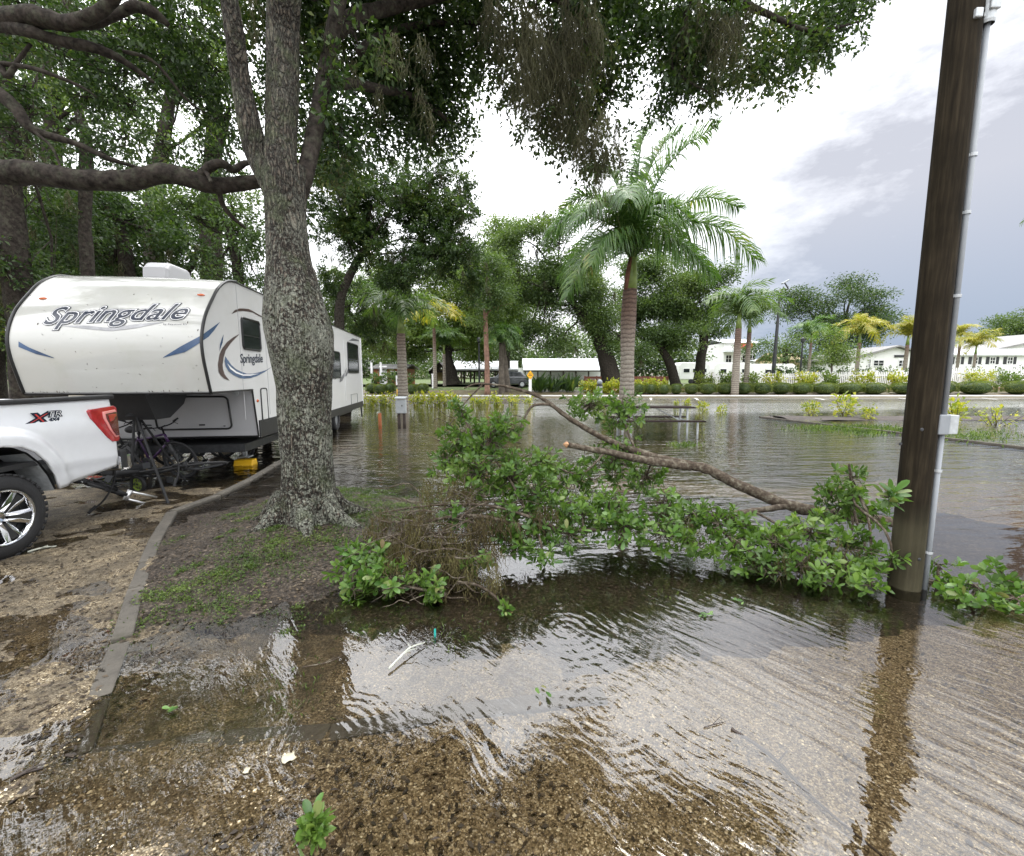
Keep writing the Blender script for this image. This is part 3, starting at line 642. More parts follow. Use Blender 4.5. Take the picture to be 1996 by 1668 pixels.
# ------------------------------------------------------------------ text
def text_data(body, size=1.0, shear=0.0, offset=0.0, spacing=1.0, sx=1.0):
    cu = bpy.data.curves.new('t', 'FONT'); cu.body = body; cu.size = size; cu.shear = shear; cu.offset = offset; cu.space_character = spacing
    cu.resolution_u = 4; cu.fill_mode = 'FRONT'
    o = bpy.data.objects.new('t', cu); COL.objects.link(o)
    bpy.context.view_layer.update()
    dg = bpy.context.evaluated_depsgraph_get(); me = bpy.data.meshes.new_from_object(o.evaluated_get(dg))
    bpy.data.objects.remove(o); bpy.data.curves.remove(cu)
    vs = [Vector((v.co.x * sx, v.co.y, 0)) for v in me.vertices]; fs = [tuple(p.vertices) for p in me.polygons]
    bpy.data.meshes.remove(me)
    return vs, fs
def lettering(name, vs, fs, f, mat, parent, cuts=None):
    me = bpy.data.meshes.new(name); me.from_pydata([tuple(v) for v in vs], [], fs)
    if cuts:
        bm = bmesh.new(); bm.from_mesh(me)
        for y in cuts: bmesh.ops.bisect_plane(bm, geom=bm.verts[:] + bm.edges[:] + bm.faces[:], plane_co=(0, y, 0), plane_no=(0, 1, 0))
        bm.to_mesh(me); bm.free()
    for v in me.vertices: v.co = f(v.co)
    return finish(me, name, mat, parent)
class Frame:
    def __init__(s, o): s.Mi = local_of(o); s.c = s.Mi @ CAM; s.R = s.Mi.to_3x3()
    def x(s, px, py, x=0.0): d = s.R @ ray(px, py); return s.c + d * ((x - s.c.x) / d.x)
    def y(s, px, py, y=0.0): d = s.R @ ray(px, py); return s.c + d * ((y - s.c.y) / d.y)
    def w(s, v): return s.Mi @ Vector(v)

def make_tyre(mb, r, wd, rim, axis_M):
    mb.lathe([(rim, -wd / 2 + .01), (rim + .03, -wd / 2), (r - .05, -wd / 2 + .004), (r - .012, -wd / 2 + .03), (r, -wd / 2 + .06), (r, wd / 2 - .06), (r - .012, wd / 2 - .03), (r - .05, wd / 2 - .004), (rim + .03, wd / 2), (rim, wd / 2 - .01), (rim - .005, 0), (rim, -wd / 2 + .01)], axis_M, 48)
    # tread blocks
    for k in range(40):
        a = 2 * math.pi * k / 40
        for s in (-1, 0, 1):
            c = Vector(((r + .002) * math.cos(a + s * .05), (r + .002) * math.sin(a + s * .05), s * wd * .29))
            R = Matrix.Rotation(a + s * .05, 3, 'Z'); A3 = axis_M.to_3x3()
            mb.box(axis_M @ c, (.022, .042, wd * .22), (A3 @ R).to_4x4())

# ------------------------------------------------------------------ pickup truck (tail towards the trailer)
def truck():
    A = G(27, 1088); ang = rad(2.6)
    t = thing('pickup_truck', (A.x, A.y, 0), 'white pickup truck with red tail light backed up to the camper', 'pickup truck', ang)
    F = Frame(t)
    top = lambda y: 1.485 - .012 * (y + .2)
    archp = [(-.53, .53), (-.50, .70), (-.44, .86), (-.33, 1.0), (-.18, 1.075), (0, 1.09), (.15, 1.06), (.28, .985), (.38, .87), (.46, .72), (.515, .55)]
    ay = [p[0] for p in archp]; az = [p[1] for p in archp]
    # dense arch samples for the flare
    AS = [(np.interp(s, range(11), ay), np.interp(s, range(11), az)) for s in np.linspace(0, 10, 60)]
    def xo(y, z):
        d = min(math.hypot(y - a, z - b) for a, b in AS)
        fl = .052 * float(sstep(.20, .09, d))
        x = fl - .035 * max(0, (z - 1.22)) / .26 * 1.0 - .02 * float(sstep(.80, .74, z + .06 * (y - .5))) - .03 * float(sstep(.70, .52, z))
        x += .012 * math.exp(-((z - 1.14) / .12) ** 2)
        if y > 1.24: x -= ((y - 1.24) / .07) ** 2 * .05
        return x
    cols = sorted(set([-1.05, -.9, -.8, -.7, -.62, -.56] + [round(a, 3) for a in ay] + [-.505, -.47, -.39, -.26, -.09, .08, .21, .33, .42, .49, .53, .56, .6, .66, .72, .8, .88, .96, 1.04, 1.12, 1.18, 1.24, 1.265, 1.285, 1.30, 1.31]))
    vs = []; nr = 22
    for y in cols:
        b = float(np.interp(y, ay, az)) if -.53 <= y <= .515 else (.53 if y < 0 else .55 + .12 * (y - .515))
        for r in range(nr):
            z = b + (top(y) - b) * r / (nr - 1); vs.append((xo(y, z), y, z))
    fs = [(i * nr + r, i * nr + r + 1, (i + 1) * nr + r + 1, (i + 1) * nr + r) for i in range(len(cols) - 1) for r in range(nr - 1)]
    def side(name, mir):
        v2 = [(-x[0] - 2.0, x[1], x[2]) if mir else x for x in vs]
        f2 = [tuple(reversed(f)) for f in fs] if not mir else fs
        o = MB().add(v2, f2).build(name, M['white_paint'], t, True); m = o.modifiers.new('solid', 'SOLIDIFY'); m.thickness = .03; m.offset = -1 if not mir else -1
        return o
    side('bed_side', False); side('bed_side', True)
    # bed rails, floor, tailgate, cab
    for x in (-.07, -1.93): bevel(MB().box((x, .13, 1.495), (.13, 2.36, .05)).build('bed_rail', M['black_plastic'], t), .015)
    mb = MB(); mb.box((-1, -.1, .86), (1.9, 2.7, .05)); mb.box((-1, -1.35, 1.15), (1.9, .05, .6)); mb.build('bed_floor', M['black_plastic'], t)
    mb = MB(); mb.box((-1, 1.28, 1.14), (1.72, .06, .66)); bevel(mb.build('tailgate', M['white_paint'], t), .02)
    mb = MB(); mb.box((-.88, 1.40, .665), (1.72, .18, .2)); o = mb.build('rear_bumper', M['chrome'], t); bevel(o, .03)
    mb = MB(); mb.box((-.045, 1.37, .71), (.06, .1, .24)); bevel(mb.build('bumper_end', M['black_plastic'], t), .02)
    mb = MB(); mb.box((-1, .2, .58), (1.2, 2.6, .14)); mb.box((-1, 0, .42), (1.7, .13, .13)); mb.build('chassis', M['steel_dark'], t)
    body = [(-1.10, .55), (-1.10, 1.50), (-1.18, 1.90), (-1.55, 1.96), (-2.5, 1.95), (-3.25, 1.50), (-4.55, 1.32), (-4.75, 1.1), (-4.75, .6), (-4.2, .55)]
    mb = MB(); mb.prism([(-1.96, y, z) for y, z in body], (1.93, 0, 0)); bevel(mb.build('cab', M['white_paint'], t), .06, 3)
    mb = MB(); mb.prism([(-.028, y, z) for y, z in ((-1.25, 1.48), (-1.3, 1.84), (-1.85, 1.88), (-1.85, 1.47))], (.02, 0, 0)); mb.prism([(-.028, y, z) for y, z in ((-1.95, 1.47), (-1.95, 1.88), (-2.5, 1.86), (-3.0, 1.5))], (.02, 0, 0))
    mb.build('side_window', M['dark_glass'], t)
    mb = MB(); mb.prism([(x, -1.09 - .08 * (z - 1.5) / .4, z) for x, z in ((-1.7, 1.52), (-.3, 1.52), (-.36, 1.84), (-1.64, 1.84))], (0, .012, 0)); mb.build('rear_window', M['dark_glass'], t)
    # wheel-house: dark well and pale liner behind the arch
    mb = MB(); ring = [(a, b) for a, b in AS]
    for (a, b), (c, d) in zip(ring, ring[1:]): mb.add([(-.035, a, b), (-.035, c, d), (-.62, c, d), (-.62, a, b)], [(0, 1, 2, 3)])
    mb.add([(-.62, a, b) for a, b in ring], [tuple(range(len(ring)))]); mb.build('wheel_well', M['black_plastic'], t)
    mb = MB(); l2 = [p for p in AS if p[0] > .24 and p[1] < 1.0]
    for (a, b), (c, d) in zip(l2, l2[1:]): mb.add([(-.045, a - .012, b - .01), (-.045, c - .012, d - .01), (-.30, c - .03, d - .03), (-.30, a - .03, b - .03)], [(0, 1, 2, 3)])
    mb.build('arch_liner', M['galv'], t, True)
    # tail lights
    def lamp(mir):
        fx = (lambda x: -2 - x) if mir else (lambda x: x)
        def poly(pts, x0, x1, name, mat, par):
            mb = MB(); n = len(pts)
            mb.prism([(fx(x0 - (.03 if y > 1.27 else 0)), y, z) for y, z in pts], (fx(x1) - fx(x0), 0, 0)); o = mb.build(name, mat, par); bevel(o, .008); return o
        outer = [(.93, 1.345), (.96, 1.365), (1.29, 1.385), (1.325, 1.36), (1.325, .97), (1.30, .945), (1.20, .955), (1.13, 1.02), (1.03, 1.14), (.95, 1.26)]
        L0 = poly(outer, -.05, .022, 'tail_light', M['lamp_red'], t)
        mid = [(1.10, 1.325), (1.29, 1.34), (1.312, 1.33), (1.312, 1.0), (1.24, 1.0), (1.17, 1.10), (1.10, 1.25)]
        poly(mid, .0, .027, 'light_bar', M['lamp_pink'], L0)
        inn = [(1.125, 1.30), (1.29, 1.315), (1.318, 1.31), (1.318, 1.02), (1.25, 1.022), (1.19, 1.11), (1.13, 1.24)]
        poly(inn, .0, .031, 'lens', M['lamp_dark'], L0)
        poly([(1.16, 1.285), (1.3, 1.295), (1.3, 1.21), (1.17, 1.20)], .0, .034, 'reverse_lens', M['lamp_red'], L0)
    lamp(False); lamp(True)
    # 4x4 decal
    a = F.x(62, 824, .02); b = F.x(138, 820, .02)
    wd = b.y - a.y; base = a.z - .012; slope = (b.z - a.z) / wd
    def put(off_y, off_z, depth):
        return lambda v: Vector((depth + xo(min(1.0, a.y + off_y + v.x), base + .06) , a.y + off_y + v.x, base + off_z + v.y + slope * v.x * 0))
    vs_, fs_ = text_data('X', .135, .35, .012, 1, 1.75)
    lettering('decal', vs_, fs_, put(-.01, .004, .010), M['decal_navy'], t)
    vs_, fs_ = text_data('X', .13, .35, -.002, 1, 1.75)
    lettering('decal', vs_, fs_, put(-.01, .006, .013), M['decal_red'], t)
    vs_, fs_ = text_data('TR', .085, .25, .006, 1.0, 1.6)
    lettering('decal', vs_, fs_, put(.165, .052, .009), M['decal_navy'], t)
    vs_, fs_ = text_data('TR', .085, .25, -.002, 1.0, 1.6)
    lettering('decal', vs_, fs_, put(.165, .052, .012), M['decal_white'], t)
    vs_, fs_ = text_data('4X4', .045, .2, .003, 1.0, 1.4)
    lettering('decal', vs_, fs_, put(.19, .008, .010), M['decal_navy'], t)
    # wheels
    def wheel(y, x, face):
        W = bpy.data.objects.new('wheel', None); COL.objects.link(W); W.parent = t; W.location = (x, y, .405); W.rotation_euler = (0, math.pi / 2 if face > 0 else -math.pi / 2, 0)
        I = Matrix.Identity(4); mb = MB(); make_tyre(mb, .405, .28, .265, I); mb.build('tyre', M['rubber'], W, True)
        mb = MB(); mb.lathe([(.262, .13), (.268, .142), (.25, .136), (.238, .10), (.232, -.12), (.262, -.13)], I, 48)
        mb.lathe([(.0, .075), (.045, .085), (.062, .07), (.062, .03)], I, 24)
        for k in range(6):
            R = Matrix.Rotation(k * math.pi / 3 + .3, 4, 'Z')
            for s in (-1, 1):
                pr = [(.045, s * .012, .095), (.045, s * .040, .07), (.15, s * .052, .085), (.252, s * .082, .118), (.252, s * .045, .128), (.15, s * .016, .110)]
                mb.prism([R @ Vector(p) for p in pr], R.to_3x3() @ Vector((0, 0, -.035)))
        bevel(mb.build('rim', M['chrome'], W), .005)
        mb = MB(); mb.lathe([(.0, .02), (.232, .02), (.232, -.05)], I, 32)
        for k in range(6):
            R = Matrix.Rotation(k * math.pi / 3 + .3, 4, 'Z')
            mb.prism([R @ Vector(p) for p in ((.07, -.010, .098), (.07, .010, .098), (.235, .030, .122), (.235, -.030, .122))], (0, 0, -.02))
        mb.build('brake_disc', M['black_plastic'], W)
        mb = MB()
        for k in range(6):
            R = Matrix.Rotation(k * math.pi / 3 + .3 + math.pi / 6, 4, 'Z'); c = R @ Vector((.062, 0, .085)); mb.ball(c, (.016, .016, .02), 8, 6)
        mb.build('lug_nut', M['chrome'], W, True)
    for y in (0, -3.7):
        wheel(y, -.155, 1); wheel(y, -1.845, -1)
truck()

# ------------------------------------------------------------------ fifth-wheel camper
def camper():
    A = P(393, 655, 6.2); th = math.atan2(ray(870, 732).x, ray(870, 732).y)
    t = thing('camper_trailer', (A.x, A.y, 0), 'white fifth wheel camper with curved nose behind the oak', 'camper trailer', -th)
    F = Frame(t)
    wdt = -F.y(35, 680, 0.1).x
    pz = []; prof = []
    for px, py in ((411, 765), (403, 730), (395, 690), (393, 655), (400, 615), (415, 580)):
        q = F.x(px, py); prof.append((q.y, q.z))
    q = F.x(443, 548); prof += [(.60, 3.10), (q.y, q.z)]
    ROOF = prof[-1][1] + .05; prof.append((q.y + .3, ROOF))
    zs = [p[1] for p in prof]; ysx = [p[0] for p in prof]
    cs = [Vector((0, a, b)) for a, b in prof]; sm = spline(cs, 40); zs = [p.z for p in sm]; ysx = [p.y for p in sm]
    capy = lambda z: float(np.interp(z, zs, ysx))
    bow = lambda x: -.10 * (1 - ((x + wdt / 2) / (wdt / 2)) ** 2) if -wdt <= x <= 0 else 0
    nb = prof[0][1]
    low = F.x(492, 757); lob = F.x(505, 850); END = F.x(704, 700).y; skb = .55
    outline = [(p.y, p.z) for p in sm] + [(END, ROOF), (END, skb), (lob.y, lob.z - .02), (low.y, nb)]
    mb = MB(); mb.prism([(-wdt, y, z) for y, z in outline], (wdt, 0, 0)); mb.build('body', M['trailer_white'], t)
    nx = 24; mb = MB(); vs = []
    for p in sm:
        for i in range(nx + 1):
            x = -wdt + wdt * i / nx; vs.append((x, p.y + bow(x) - .006, p.z))
    mb.add(vs, [(j * (nx + 1) + i, j * (nx + 1) + i + 1, (j + 1) * (nx + 1) + i + 1, (j + 1) * (nx + 1) + i) for j in range(len(sm) - 1) for i in range(nx)])
    mb.build('front_cap', M['gelcoat'], t, True)
    # cap underside
    mb = MB(); mb.add([(-wdt + wdt * i / nx, nb_y, nb - .004) for nb_y in (0,) for i in range(0)], [])
    vs = [(-wdt + wdt * i / nx, sm[0].y + bow(-wdt + wdt * i / nx) - .006, nb - .004) for i in range(nx + 1)] + [(0, low.y, nb - .004), (-wdt, low.y, nb - .004)]
    mb.add(vs, [tuple(range(len(vs)))]); mb.build('nose_underside', M['black_plastic'], t)
    for x in (.004, -wdt - .004):
        mb = MB(); mb.tube([(x, p.y - .008, p.z) for p in sm], .022, 8); mb.build('edge_trim', M['black_trim'], t, True)
    mb = MB(); mb.tube([(.004, sm[-1].y - .0, ROOF - .012), (.004, END, ROOF - .012)], .014, 6); mb.build('roof_trim', M['black_trim'], t)
    mb = MB(); mb.box((-wdt / 2, sm[0].y + .03, nb - .012), (wdt, .06, .035)); mb.tube([(-wdt + wdt * i / nx, sm[0].y + bow(-wdt + wdt * i / nx) - .008, nb) for i in range(nx + 1)], .018, 6); mb.build('nose_lip', M['black_trim'], t)
    # lower front wall
    def wall(x, s, off=0):   # s 0 bottom .. 1 top
        return Vector((x, lob.y + (low.y - lob.y) * s - off, lob.z + (nb - lob.z) * s))
    mb = MB(); mb.add([wall(-wdt, 0, .006), wall(0, 0, .006), wall(0, 1, .006), wall(-wdt, 1, .006)], [(0, 1, 2, 3)]); mb.build('front_wall', M['panel_grey'], t)
    mb = MB(); mb.tube([wall(0, 0, .012), wall(0, 1, .012)], .016, 6); mb.tube([wall(-wdt, 0, .01), wall(0, 0, .01)], .022, 6); mb.tube([(0.004, sm[0].y, nb), (.004, low.y, nb)], .014, 6); mb.build('wall_trim', M['black_trim'], t)
    def rrect(x0, x1, z0, z1, r, n=5):
        o = []
        for cx, cz, a0 in ((x1 - r, z1 - r, 0), (x0 + r, z1 - r, 90), (x0 + r, z0 + r, 180), (x1 - r, z0 + r, 270)):
            o += [(cx + r * math.cos(rad(a0 + 90 * k / n)), cz + r * math.sin(rad(a0 + 90 * k / n))) for k in range(n + 1)]
        return o
    ym = (low.y + lob.y) / 2
    a = F.y(452, 842, ym); b = F.y(300, 780, ym)
    rr = rrect(b.x, a.x, .18, .86, .09)
    pts = [wall(x, s, .02) for x, s in rr]
    mb = MB(); mb.tube(pts + [pts[0]], .017, 6); d = mb.build('storage_door', M['black_trim'], t, True)
    mb = MB(); mb.add([wall(x, s, .012) for x, s in rr], [tuple(range(len(rr)))]); mb.build('door_panel', M['panel_grey'], d)
    mb = MB(); c = wall((a.x * .6 + b.x * .4), .27, .02); mb.box(c, (.09, .02, .025)); c = wall(a.x - .12, .24, .02); mb.box(c, (.03, .02, .015)); mb.build('latch', M['black_trim'], d)
    mb = MB(); c = wall(-.28, .93, .012); mb.lathe([(0, .015), (.05, .012), (.055, 0)], Matrix.Translation(c) @ Matrix.Rotation(math.pi / 2, 4, 'X'), 16); mb.build('vent_cap', M['galv'], t)
    mb = MB(); a = F.x(507, 817); b = F.x(540, 850)
    mb.box((.006, (lob.y + .02 + 3.4) / 2 - .0, lob.z + .13), (.02, 3.4 - lob.y - .04, .32)); mb.box((.006, (3.4 + END) / 2, skb + .06), (.02, END - 3.4, .22)); mb.build('lower_skirt', M['black_plastic'], t)
    # narrow locker door
    a = F.x(507, 757); b = F.x(523, 819); rr = rrect(a.y, b.y, b.z, a.z, .05)
    mb = MB(); mb.tube([(.008, y, z) for y, z in rr] + [(.008, *rr[0])], .012, 6); d = mb.build('locker_door', M['black_trim'], t, True)
    mb = MB(); mb.prism([(.001, y, z) for y, z in rr], (.008, 0, 0)); mb.build('door_panel', M['trailer_white'], d)
    # windows
    def window(x0, y0, x1, y1, r=.06):
        a = F.x(x0, y0); b = F.x(x1, y1); rr = rrect(a.y, b.y, b.z, a.z, r)
        mb = MB(); mb.tube([(.008, y, z) for y, z in rr] + [(.008, *rr[0])], .018, 6); wf = mb.build('window', M['black_trim'], t, True)
        mb = MB(); mb.prism([(.001, y, z) for y, z in rr], (.008, 0, 0)); mb.build('pane', M['dark_glass'], wf)
        zz = b.z + (a.z - b.z) * .45
        mb = MB(); mb.box((.011, (a.y + b.y) / 2, zz), (.008, b.y - a.y - .03, .014)); mb.build('sash', M['black_trim'], wf)
    window(469, 618, 508, 684); window(640, 682, 664, 736, .1); window(676, 666, 699, 727, .1)
    # slide-out panel edges
    a = F.x(640, 652); b = F.x(702, 790)
    mb = MB(); mb.box((.012, END - .03, (ROOF + skb) / 2), (.03, .05, ROOF - skb - .1)); mb.box((.012, 8.6, 1.9), (.012, .02, 2.1)); mb.build('corner_trim', M['decal_white'], t)
    a = F.x(684, 769); b = F.x(697, 790); rr = rrect(a.y, b.y, b.z, a.z, .03)
    mb = MB(); mb.tube([(.006, y, z) for y, z in rr] + [(.006, *rr[0])], .008, 5); mb.build('hatch', M['decal_grey'], t)
    # marker lights
    for px, py in ((85, 582), (392, 575)):
        q = F.y(px, py, .3); 
        for _ in range(4): q = F.y(px, py, capy(q.z) + bow(q.x))
        mb = MB(); mb.ball(q, (.055, .035, .022), 12, 8); mb.build('marker_light', M['amber'], t, True)
    mb = MB(); q = F.x(502, 781); mb.ball(q, (.02, .045, .03), 10, 6); mb.build('marker_light', M['amber'], t, True)
    # decals
    def side_decal(pts, mat, x=.004):
        mb = MB(); v = [F.x(px, py, x) for px, py in pts]; mb.add([(x, q.y, q.z) for q in v], [tuple(range(len(v)))]); mb.build('decal', mat, t)
    side_decal([(468, 650), (455, 657), (443, 666), (433, 679), (428, 691), (425, 711), (426, 724), (430, 731), (437, 738), (448, 742), (442, 735), (438, 729), (435, 720), (434, 711), (436, 697), (440, 683), (448, 671), (458, 660)], M['decal_brown'])
    side_decal([(436, 651), (432, 661), (429, 671), (428, 684), (431, 676), (434, 668)], M['decal_blue'])
    side_decal([(439, 694), (438, 704), (440, 714), (446, 724), (455, 731), (465, 736), (476, 738), (488, 737), (501, 733), (516, 725), (531, 714), (519, 721), (506, 725), (493, 728), (481, 728), (470, 724), (460, 719), (451, 711)], M['decal_blue'])
    side_decal([(443, 708), (449, 719), (460, 727), (474, 732), (488, 732), (505, 728), (489, 729.5), (474, 729.5), (461, 724), (451, 716)], M['decal_white'], .007)
    side_decal([(451, 612), (458, 604), (467, 601), (476, 601), (485, 602), (493, 606), (505, 613), (519, 621), (505, 616), (493, 609), (483, 607), (473, 606), (462, 607)], M['decal_brown'])
    side_decal([(394, 653), (400, 648), (414, 638), (429, 627), (418, 643), (407, 656), (395, 664)], M['decal_blue'])
    for k in (0, 1): side_decal([(664 + 20 * k, 705 - 6 * k), (660 + 20 * k, 720 - 6 * k), (652 + 20 * k, 740 - 6 * k), (656 + 20 * k, 738 - 6 * k), (663 + 20 * k, 724 - 6 * k)], M['decal_grey'])
    side_decal([(676, 716), (671, 727), (663, 738), (662, 745), (667, 742), (673, 730)], M['decal_grey']); side_decal([(680, 664), (688, 659), (698, 662), (700, 665), (690, 664)], M['decal_grey'])
    def capq(px, py, off):
        q = F.y(px, py, .1)
        for _ in range(6): q = F.y(px, py, capy(q.z) + bow(q.x) - off)
        return q
    def fine(pts, n=4):
        out = []
        for a, b in zip(pts, pts[1:] + pts[:1]): out += [(a[0] + (b[0] - a[0]) * k / n, a[1] + (b[1] - a[1]) * k / n) for k in range(n)]
        return out
    def cap_strip(upper, lower, mat, off=.012, n=14):
        ux = [p[0] for p in upper]; uy = [p[1] for p in upper]; lx = [p[0] for p in lower]; ly = [p[1] for p in lower]; mb = MB(); vs = []
        for k in range(n + 1):
            s = k / n; x1 = ux[0] + (ux[-1] - ux[0]) * s; x2 = lx[0] + (lx[-1] - lx[0]) * s
            y1 = np.interp(x1, ux, uy); y2 = np.interp(x2, lx, ly)
            for r in range(4): vs.append(capq(x1 + (x2 - x1) * r / 3, y1 + (y2 - y1) * r / 3, off))
        mb.add(vs, [(4 * k + r, 4 * k + r + 1, 4 * k + r + 5, 4 * k + r + 4) for k in range(n) for r in range(3)]); mb.build('decal', mat, t)
    cap_strip([(318, 696), (350, 676), (391, 654)], [(318, 697), (361, 686), (391, 667)], M['decal_blue'])
    cap_strip([(36, 665), (54, 676), (105, 697)], [(36, 676), (70, 690), (105, 698)], M['decal_blue'])
    cap_strip([(118, 634), (170, 634), (212, 639), (260, 632), (318, 627)], [(118, 634.5), (170, 641), (214, 645), (260, 640), (318, 628)], M['decal_silver'])
    cap_strip([(148, 607), (220, 601), (290, 604)], [(148, 609), (220, 606), (290, 605)], M['decal_silver'])
    # large name on the nose
    base = F.y(85, 634, .05); A0 = capq(82, 632, .01); B0 = capq(362, 621, .01)
    vs0, fs0 = text_data('Springdale', .42, .38, .011, 1.02)
    wid = max(v.x for v in vs0) - min(v.x for v in vs0); W = B0.x - A0.x
    def nosemap(off, dz=0.0):
        def f(v):
            k = W / wid; x = A0.x + v.x * k; z = A0.z + (B0.z - A0.z) * (v.x / wid) + v.y * k * .86 + dz
            return Vector((x, capy(z) + bow(x) - off, z))
        return f
    cuts = [i * .05 for i in range(-3, 9)]
    for off, depth, mat in ((.024, .014, 'decal_navy'), (.015, .018, 'decal_white'), (.003, .022, 'decal_navy')):
        v1, f1 = text_data('Springdale', .42, .38, off, 1.02)
        lettering('lettering', v1, f1, nosemap(depth), M[mat], t, cuts)
    v1, f1 = text_data('by Keystone RV', .06, .2, 0, 1.0, 1.3); k0 = capq(318, 633, .01)
    lettering('lettering', v1, f1, lambda v: Vector((k0.x + v.x * .6, capy(k0.z) + bow(k0.x) - .014, k0.z + v.y * .6)), M['decal_navy'], t)
    # name on the side
    a = F.x(468, 707); b = F.x(512, 703); vs0, fs0 = text_data('Springdale', .2, .1, .004, .95); wid = max(v.x for v in vs0); k = (b.y - a.y) / wid; hz = (F.x(468, 688).z - a.z) / .15
    lettering('lettering', vs0, fs0, lambda v: Vector((.005, a.y + v.x * k, a.z + (b.z - a.z) * v.x / wid * .6 + v.y * hz)), M['decal_navy'], t)
    seam = MB()
    for yy in (1.15, 2.2, 4.6, 6.9): seam.box((.002, yy, (ROOF + skb) / 2 + .2), (.004, .012, ROOF - skb - .5))
    seam.build('seam', M['panel_grey'], t)
    rd = np.random.default_rng(4); dp = []; dd_ = []
    for _ in range(70):
        q = capq(rd.uniform(60, 400), rd.uniform(556, 760), .006); dp.append(tuple(q)); dd_.append((rd.normal(), .05 * rd.normal(), rd.normal() * .8))
    for _ in range(26):
        x = rd.uniform(-wdt, 0); dp.append((x, sm[0].y + bow(x) - .03, nb + .01)); dd_.append((rd.normal() * .5, -.3, abs(rd.normal())))
    o = np_mesh('leaf_debris', leaf_quads(np.array(dp), np.array(dd_), .035, .006, rd, .3, .1), 4, M['litter'], t); tag(o, kind='stuff')
    # roof air conditioner
    q = F.y(326, 546, 1.6); q0 = F.y(290, 546, 1.6); hw = (q.x - q0.x) * .68
    sec = [(1.25, ROOF), (1.28, ROOF + .22), (1.4, ROOF + .33), (1.95, ROOF + .33), (2.1, ROOF)]
    mb = MB(); mb.prism([(q.x - hw, y, z) for y, z in sec], (2 * hw, 0, 0)); bevel(mb.build('air_conditioner', M['panel_grey'], t), .07, 3)
    # kingpin box under the nose
    c = F.y(272, 765, .7); mb = MB()
    mb.prism([(c.x - .32, y, z) for y, z in ((.25, nb), (1.35, nb), (1.2, nb - .22), (.8, nb - .42), (.45, nb - .42))], (.66, 0, 0)); mb.lathe([(0, -.1), (.04, -.1), (.04, .1)], Matrix.Translation((c.x, .6, nb - .5)), 12)
    mb.build('kingpin_box', M['black_plastic'], t)
    p0 = F.y(213, 773, .35); p1 = F.y(253, 785, .35); mb = MB(); mb.box(((p0.x + p1.x) / 2, .35, (p0.z + p1.z) / 2), (p1.x - p0.x, .03, p0.z - p1.z)); pl = mb.build('plate', M['decal_white'], t); bevel(pl, .006)
    mb = MB(); mb.box(((p0.x + p1.x) / 2, .334, (p0.z + p1.z) / 2), ((p1.x - p0.x) * .8, .006, .022)); mb.ball(((p0.x + p1.x) / 2, .334, (p0.z + p1.z) / 2), (.03, .006, .02)); mb.build('plate_mark', M['decal_navy'], pl)
    mb = MB(); c2 = F.y(330, 770, 1.3); mb.tube(spline([(c2.x, 1.4, nb), (c2.x + .05, 1.2, nb - .25), (c2.x - .15, 1.0, nb - .42), (c.x, .8, nb - .3)], 16), .012, 6); mb.build('cable', M['black_trim'], t)
    # landing gear
    for xx, nm in ((F.w(G(479, 900)), 0), (None, 1)):
        q = xx if xx is not None else Vector((-wdt + .45, F.w(G(479, 900)).y, 0))
        mb = MB(); mb.box((q.x, q.y, .75), (.09, .09, .9)); mb.box((q.x, q.y, .34), (.065, .065, .5)); mb.box((q.x, q.y, .115), (.22, .22, .02)); mb.build('landing_leg', M['galv'], t)
    mb = MB(); mb.box((-wdt / 2, 6, .45), (wdt - .4, 9, .14)); mb.build('frame_rail', M['steel_dark'], t)
    for y in (6.6, 7.6):
        for x, f in ((-.16, 1), (-wdt + .16, -1)):
            Wm = Matrix.Translation((x, y, .36)) @ Matrix.Rotation(math.pi / 2 * f, 4, 'Y')
            mb = MB(); mb.lathe([(.2, -.09), (.34, -.1), (.36, -.06), (.36, .06), (.34, .1), (.2, .09), (.2, -.09)], Wm, 28); wh = mb.build('wheel', M['rubber'], t, True)
            mb = MB(); mb.lathe([(0, .04), (.07, .06), (.1, .03), (.2, .06), (.2, -.08)], Wm, 24); mb.build('rim', M['galv'], wh, True)
    mb = MB(); mb.box((-wdt / 2, END + .1, .5), (wdt * .8, .12, .12)); mb.tube([(-.1, END + .08, .5), (-.1, END + .2, .05)], .03, 6); mb.build('rear_bumper', M['steel_dark'], t)
    # stabiliser pad under the near leg
    q = G(479, 905); j = thing('jack_pad', (q.x, q.y, Hs(q.x, q.y)), 'yellow plastic jack pad under the camper landing leg', 'jack pad', -th)
    mb = MB(); z0 = .105 - Hs(q.x, q.y)
    mb.prism([(-.17, y, z) for y, z in ((-.15, .0), (.15, .0), (.13, z0 * .62), (.09, z0), (-.09, z0), (-.13, z0 * .62))], (.34, 0, 0)); o = mb.build('block', M['yellow'], j); bevel(o, .012)
    mb = MB()
    for s in (-.1, 0, .1): mb.box((s, -.148, z0 * .35), (.012, .01, z0 * .5))
    mb.build('rib', M['yellow'], j)
    return t, F, wdt, nb
CAMPER, CF, CW, CNB = camper()

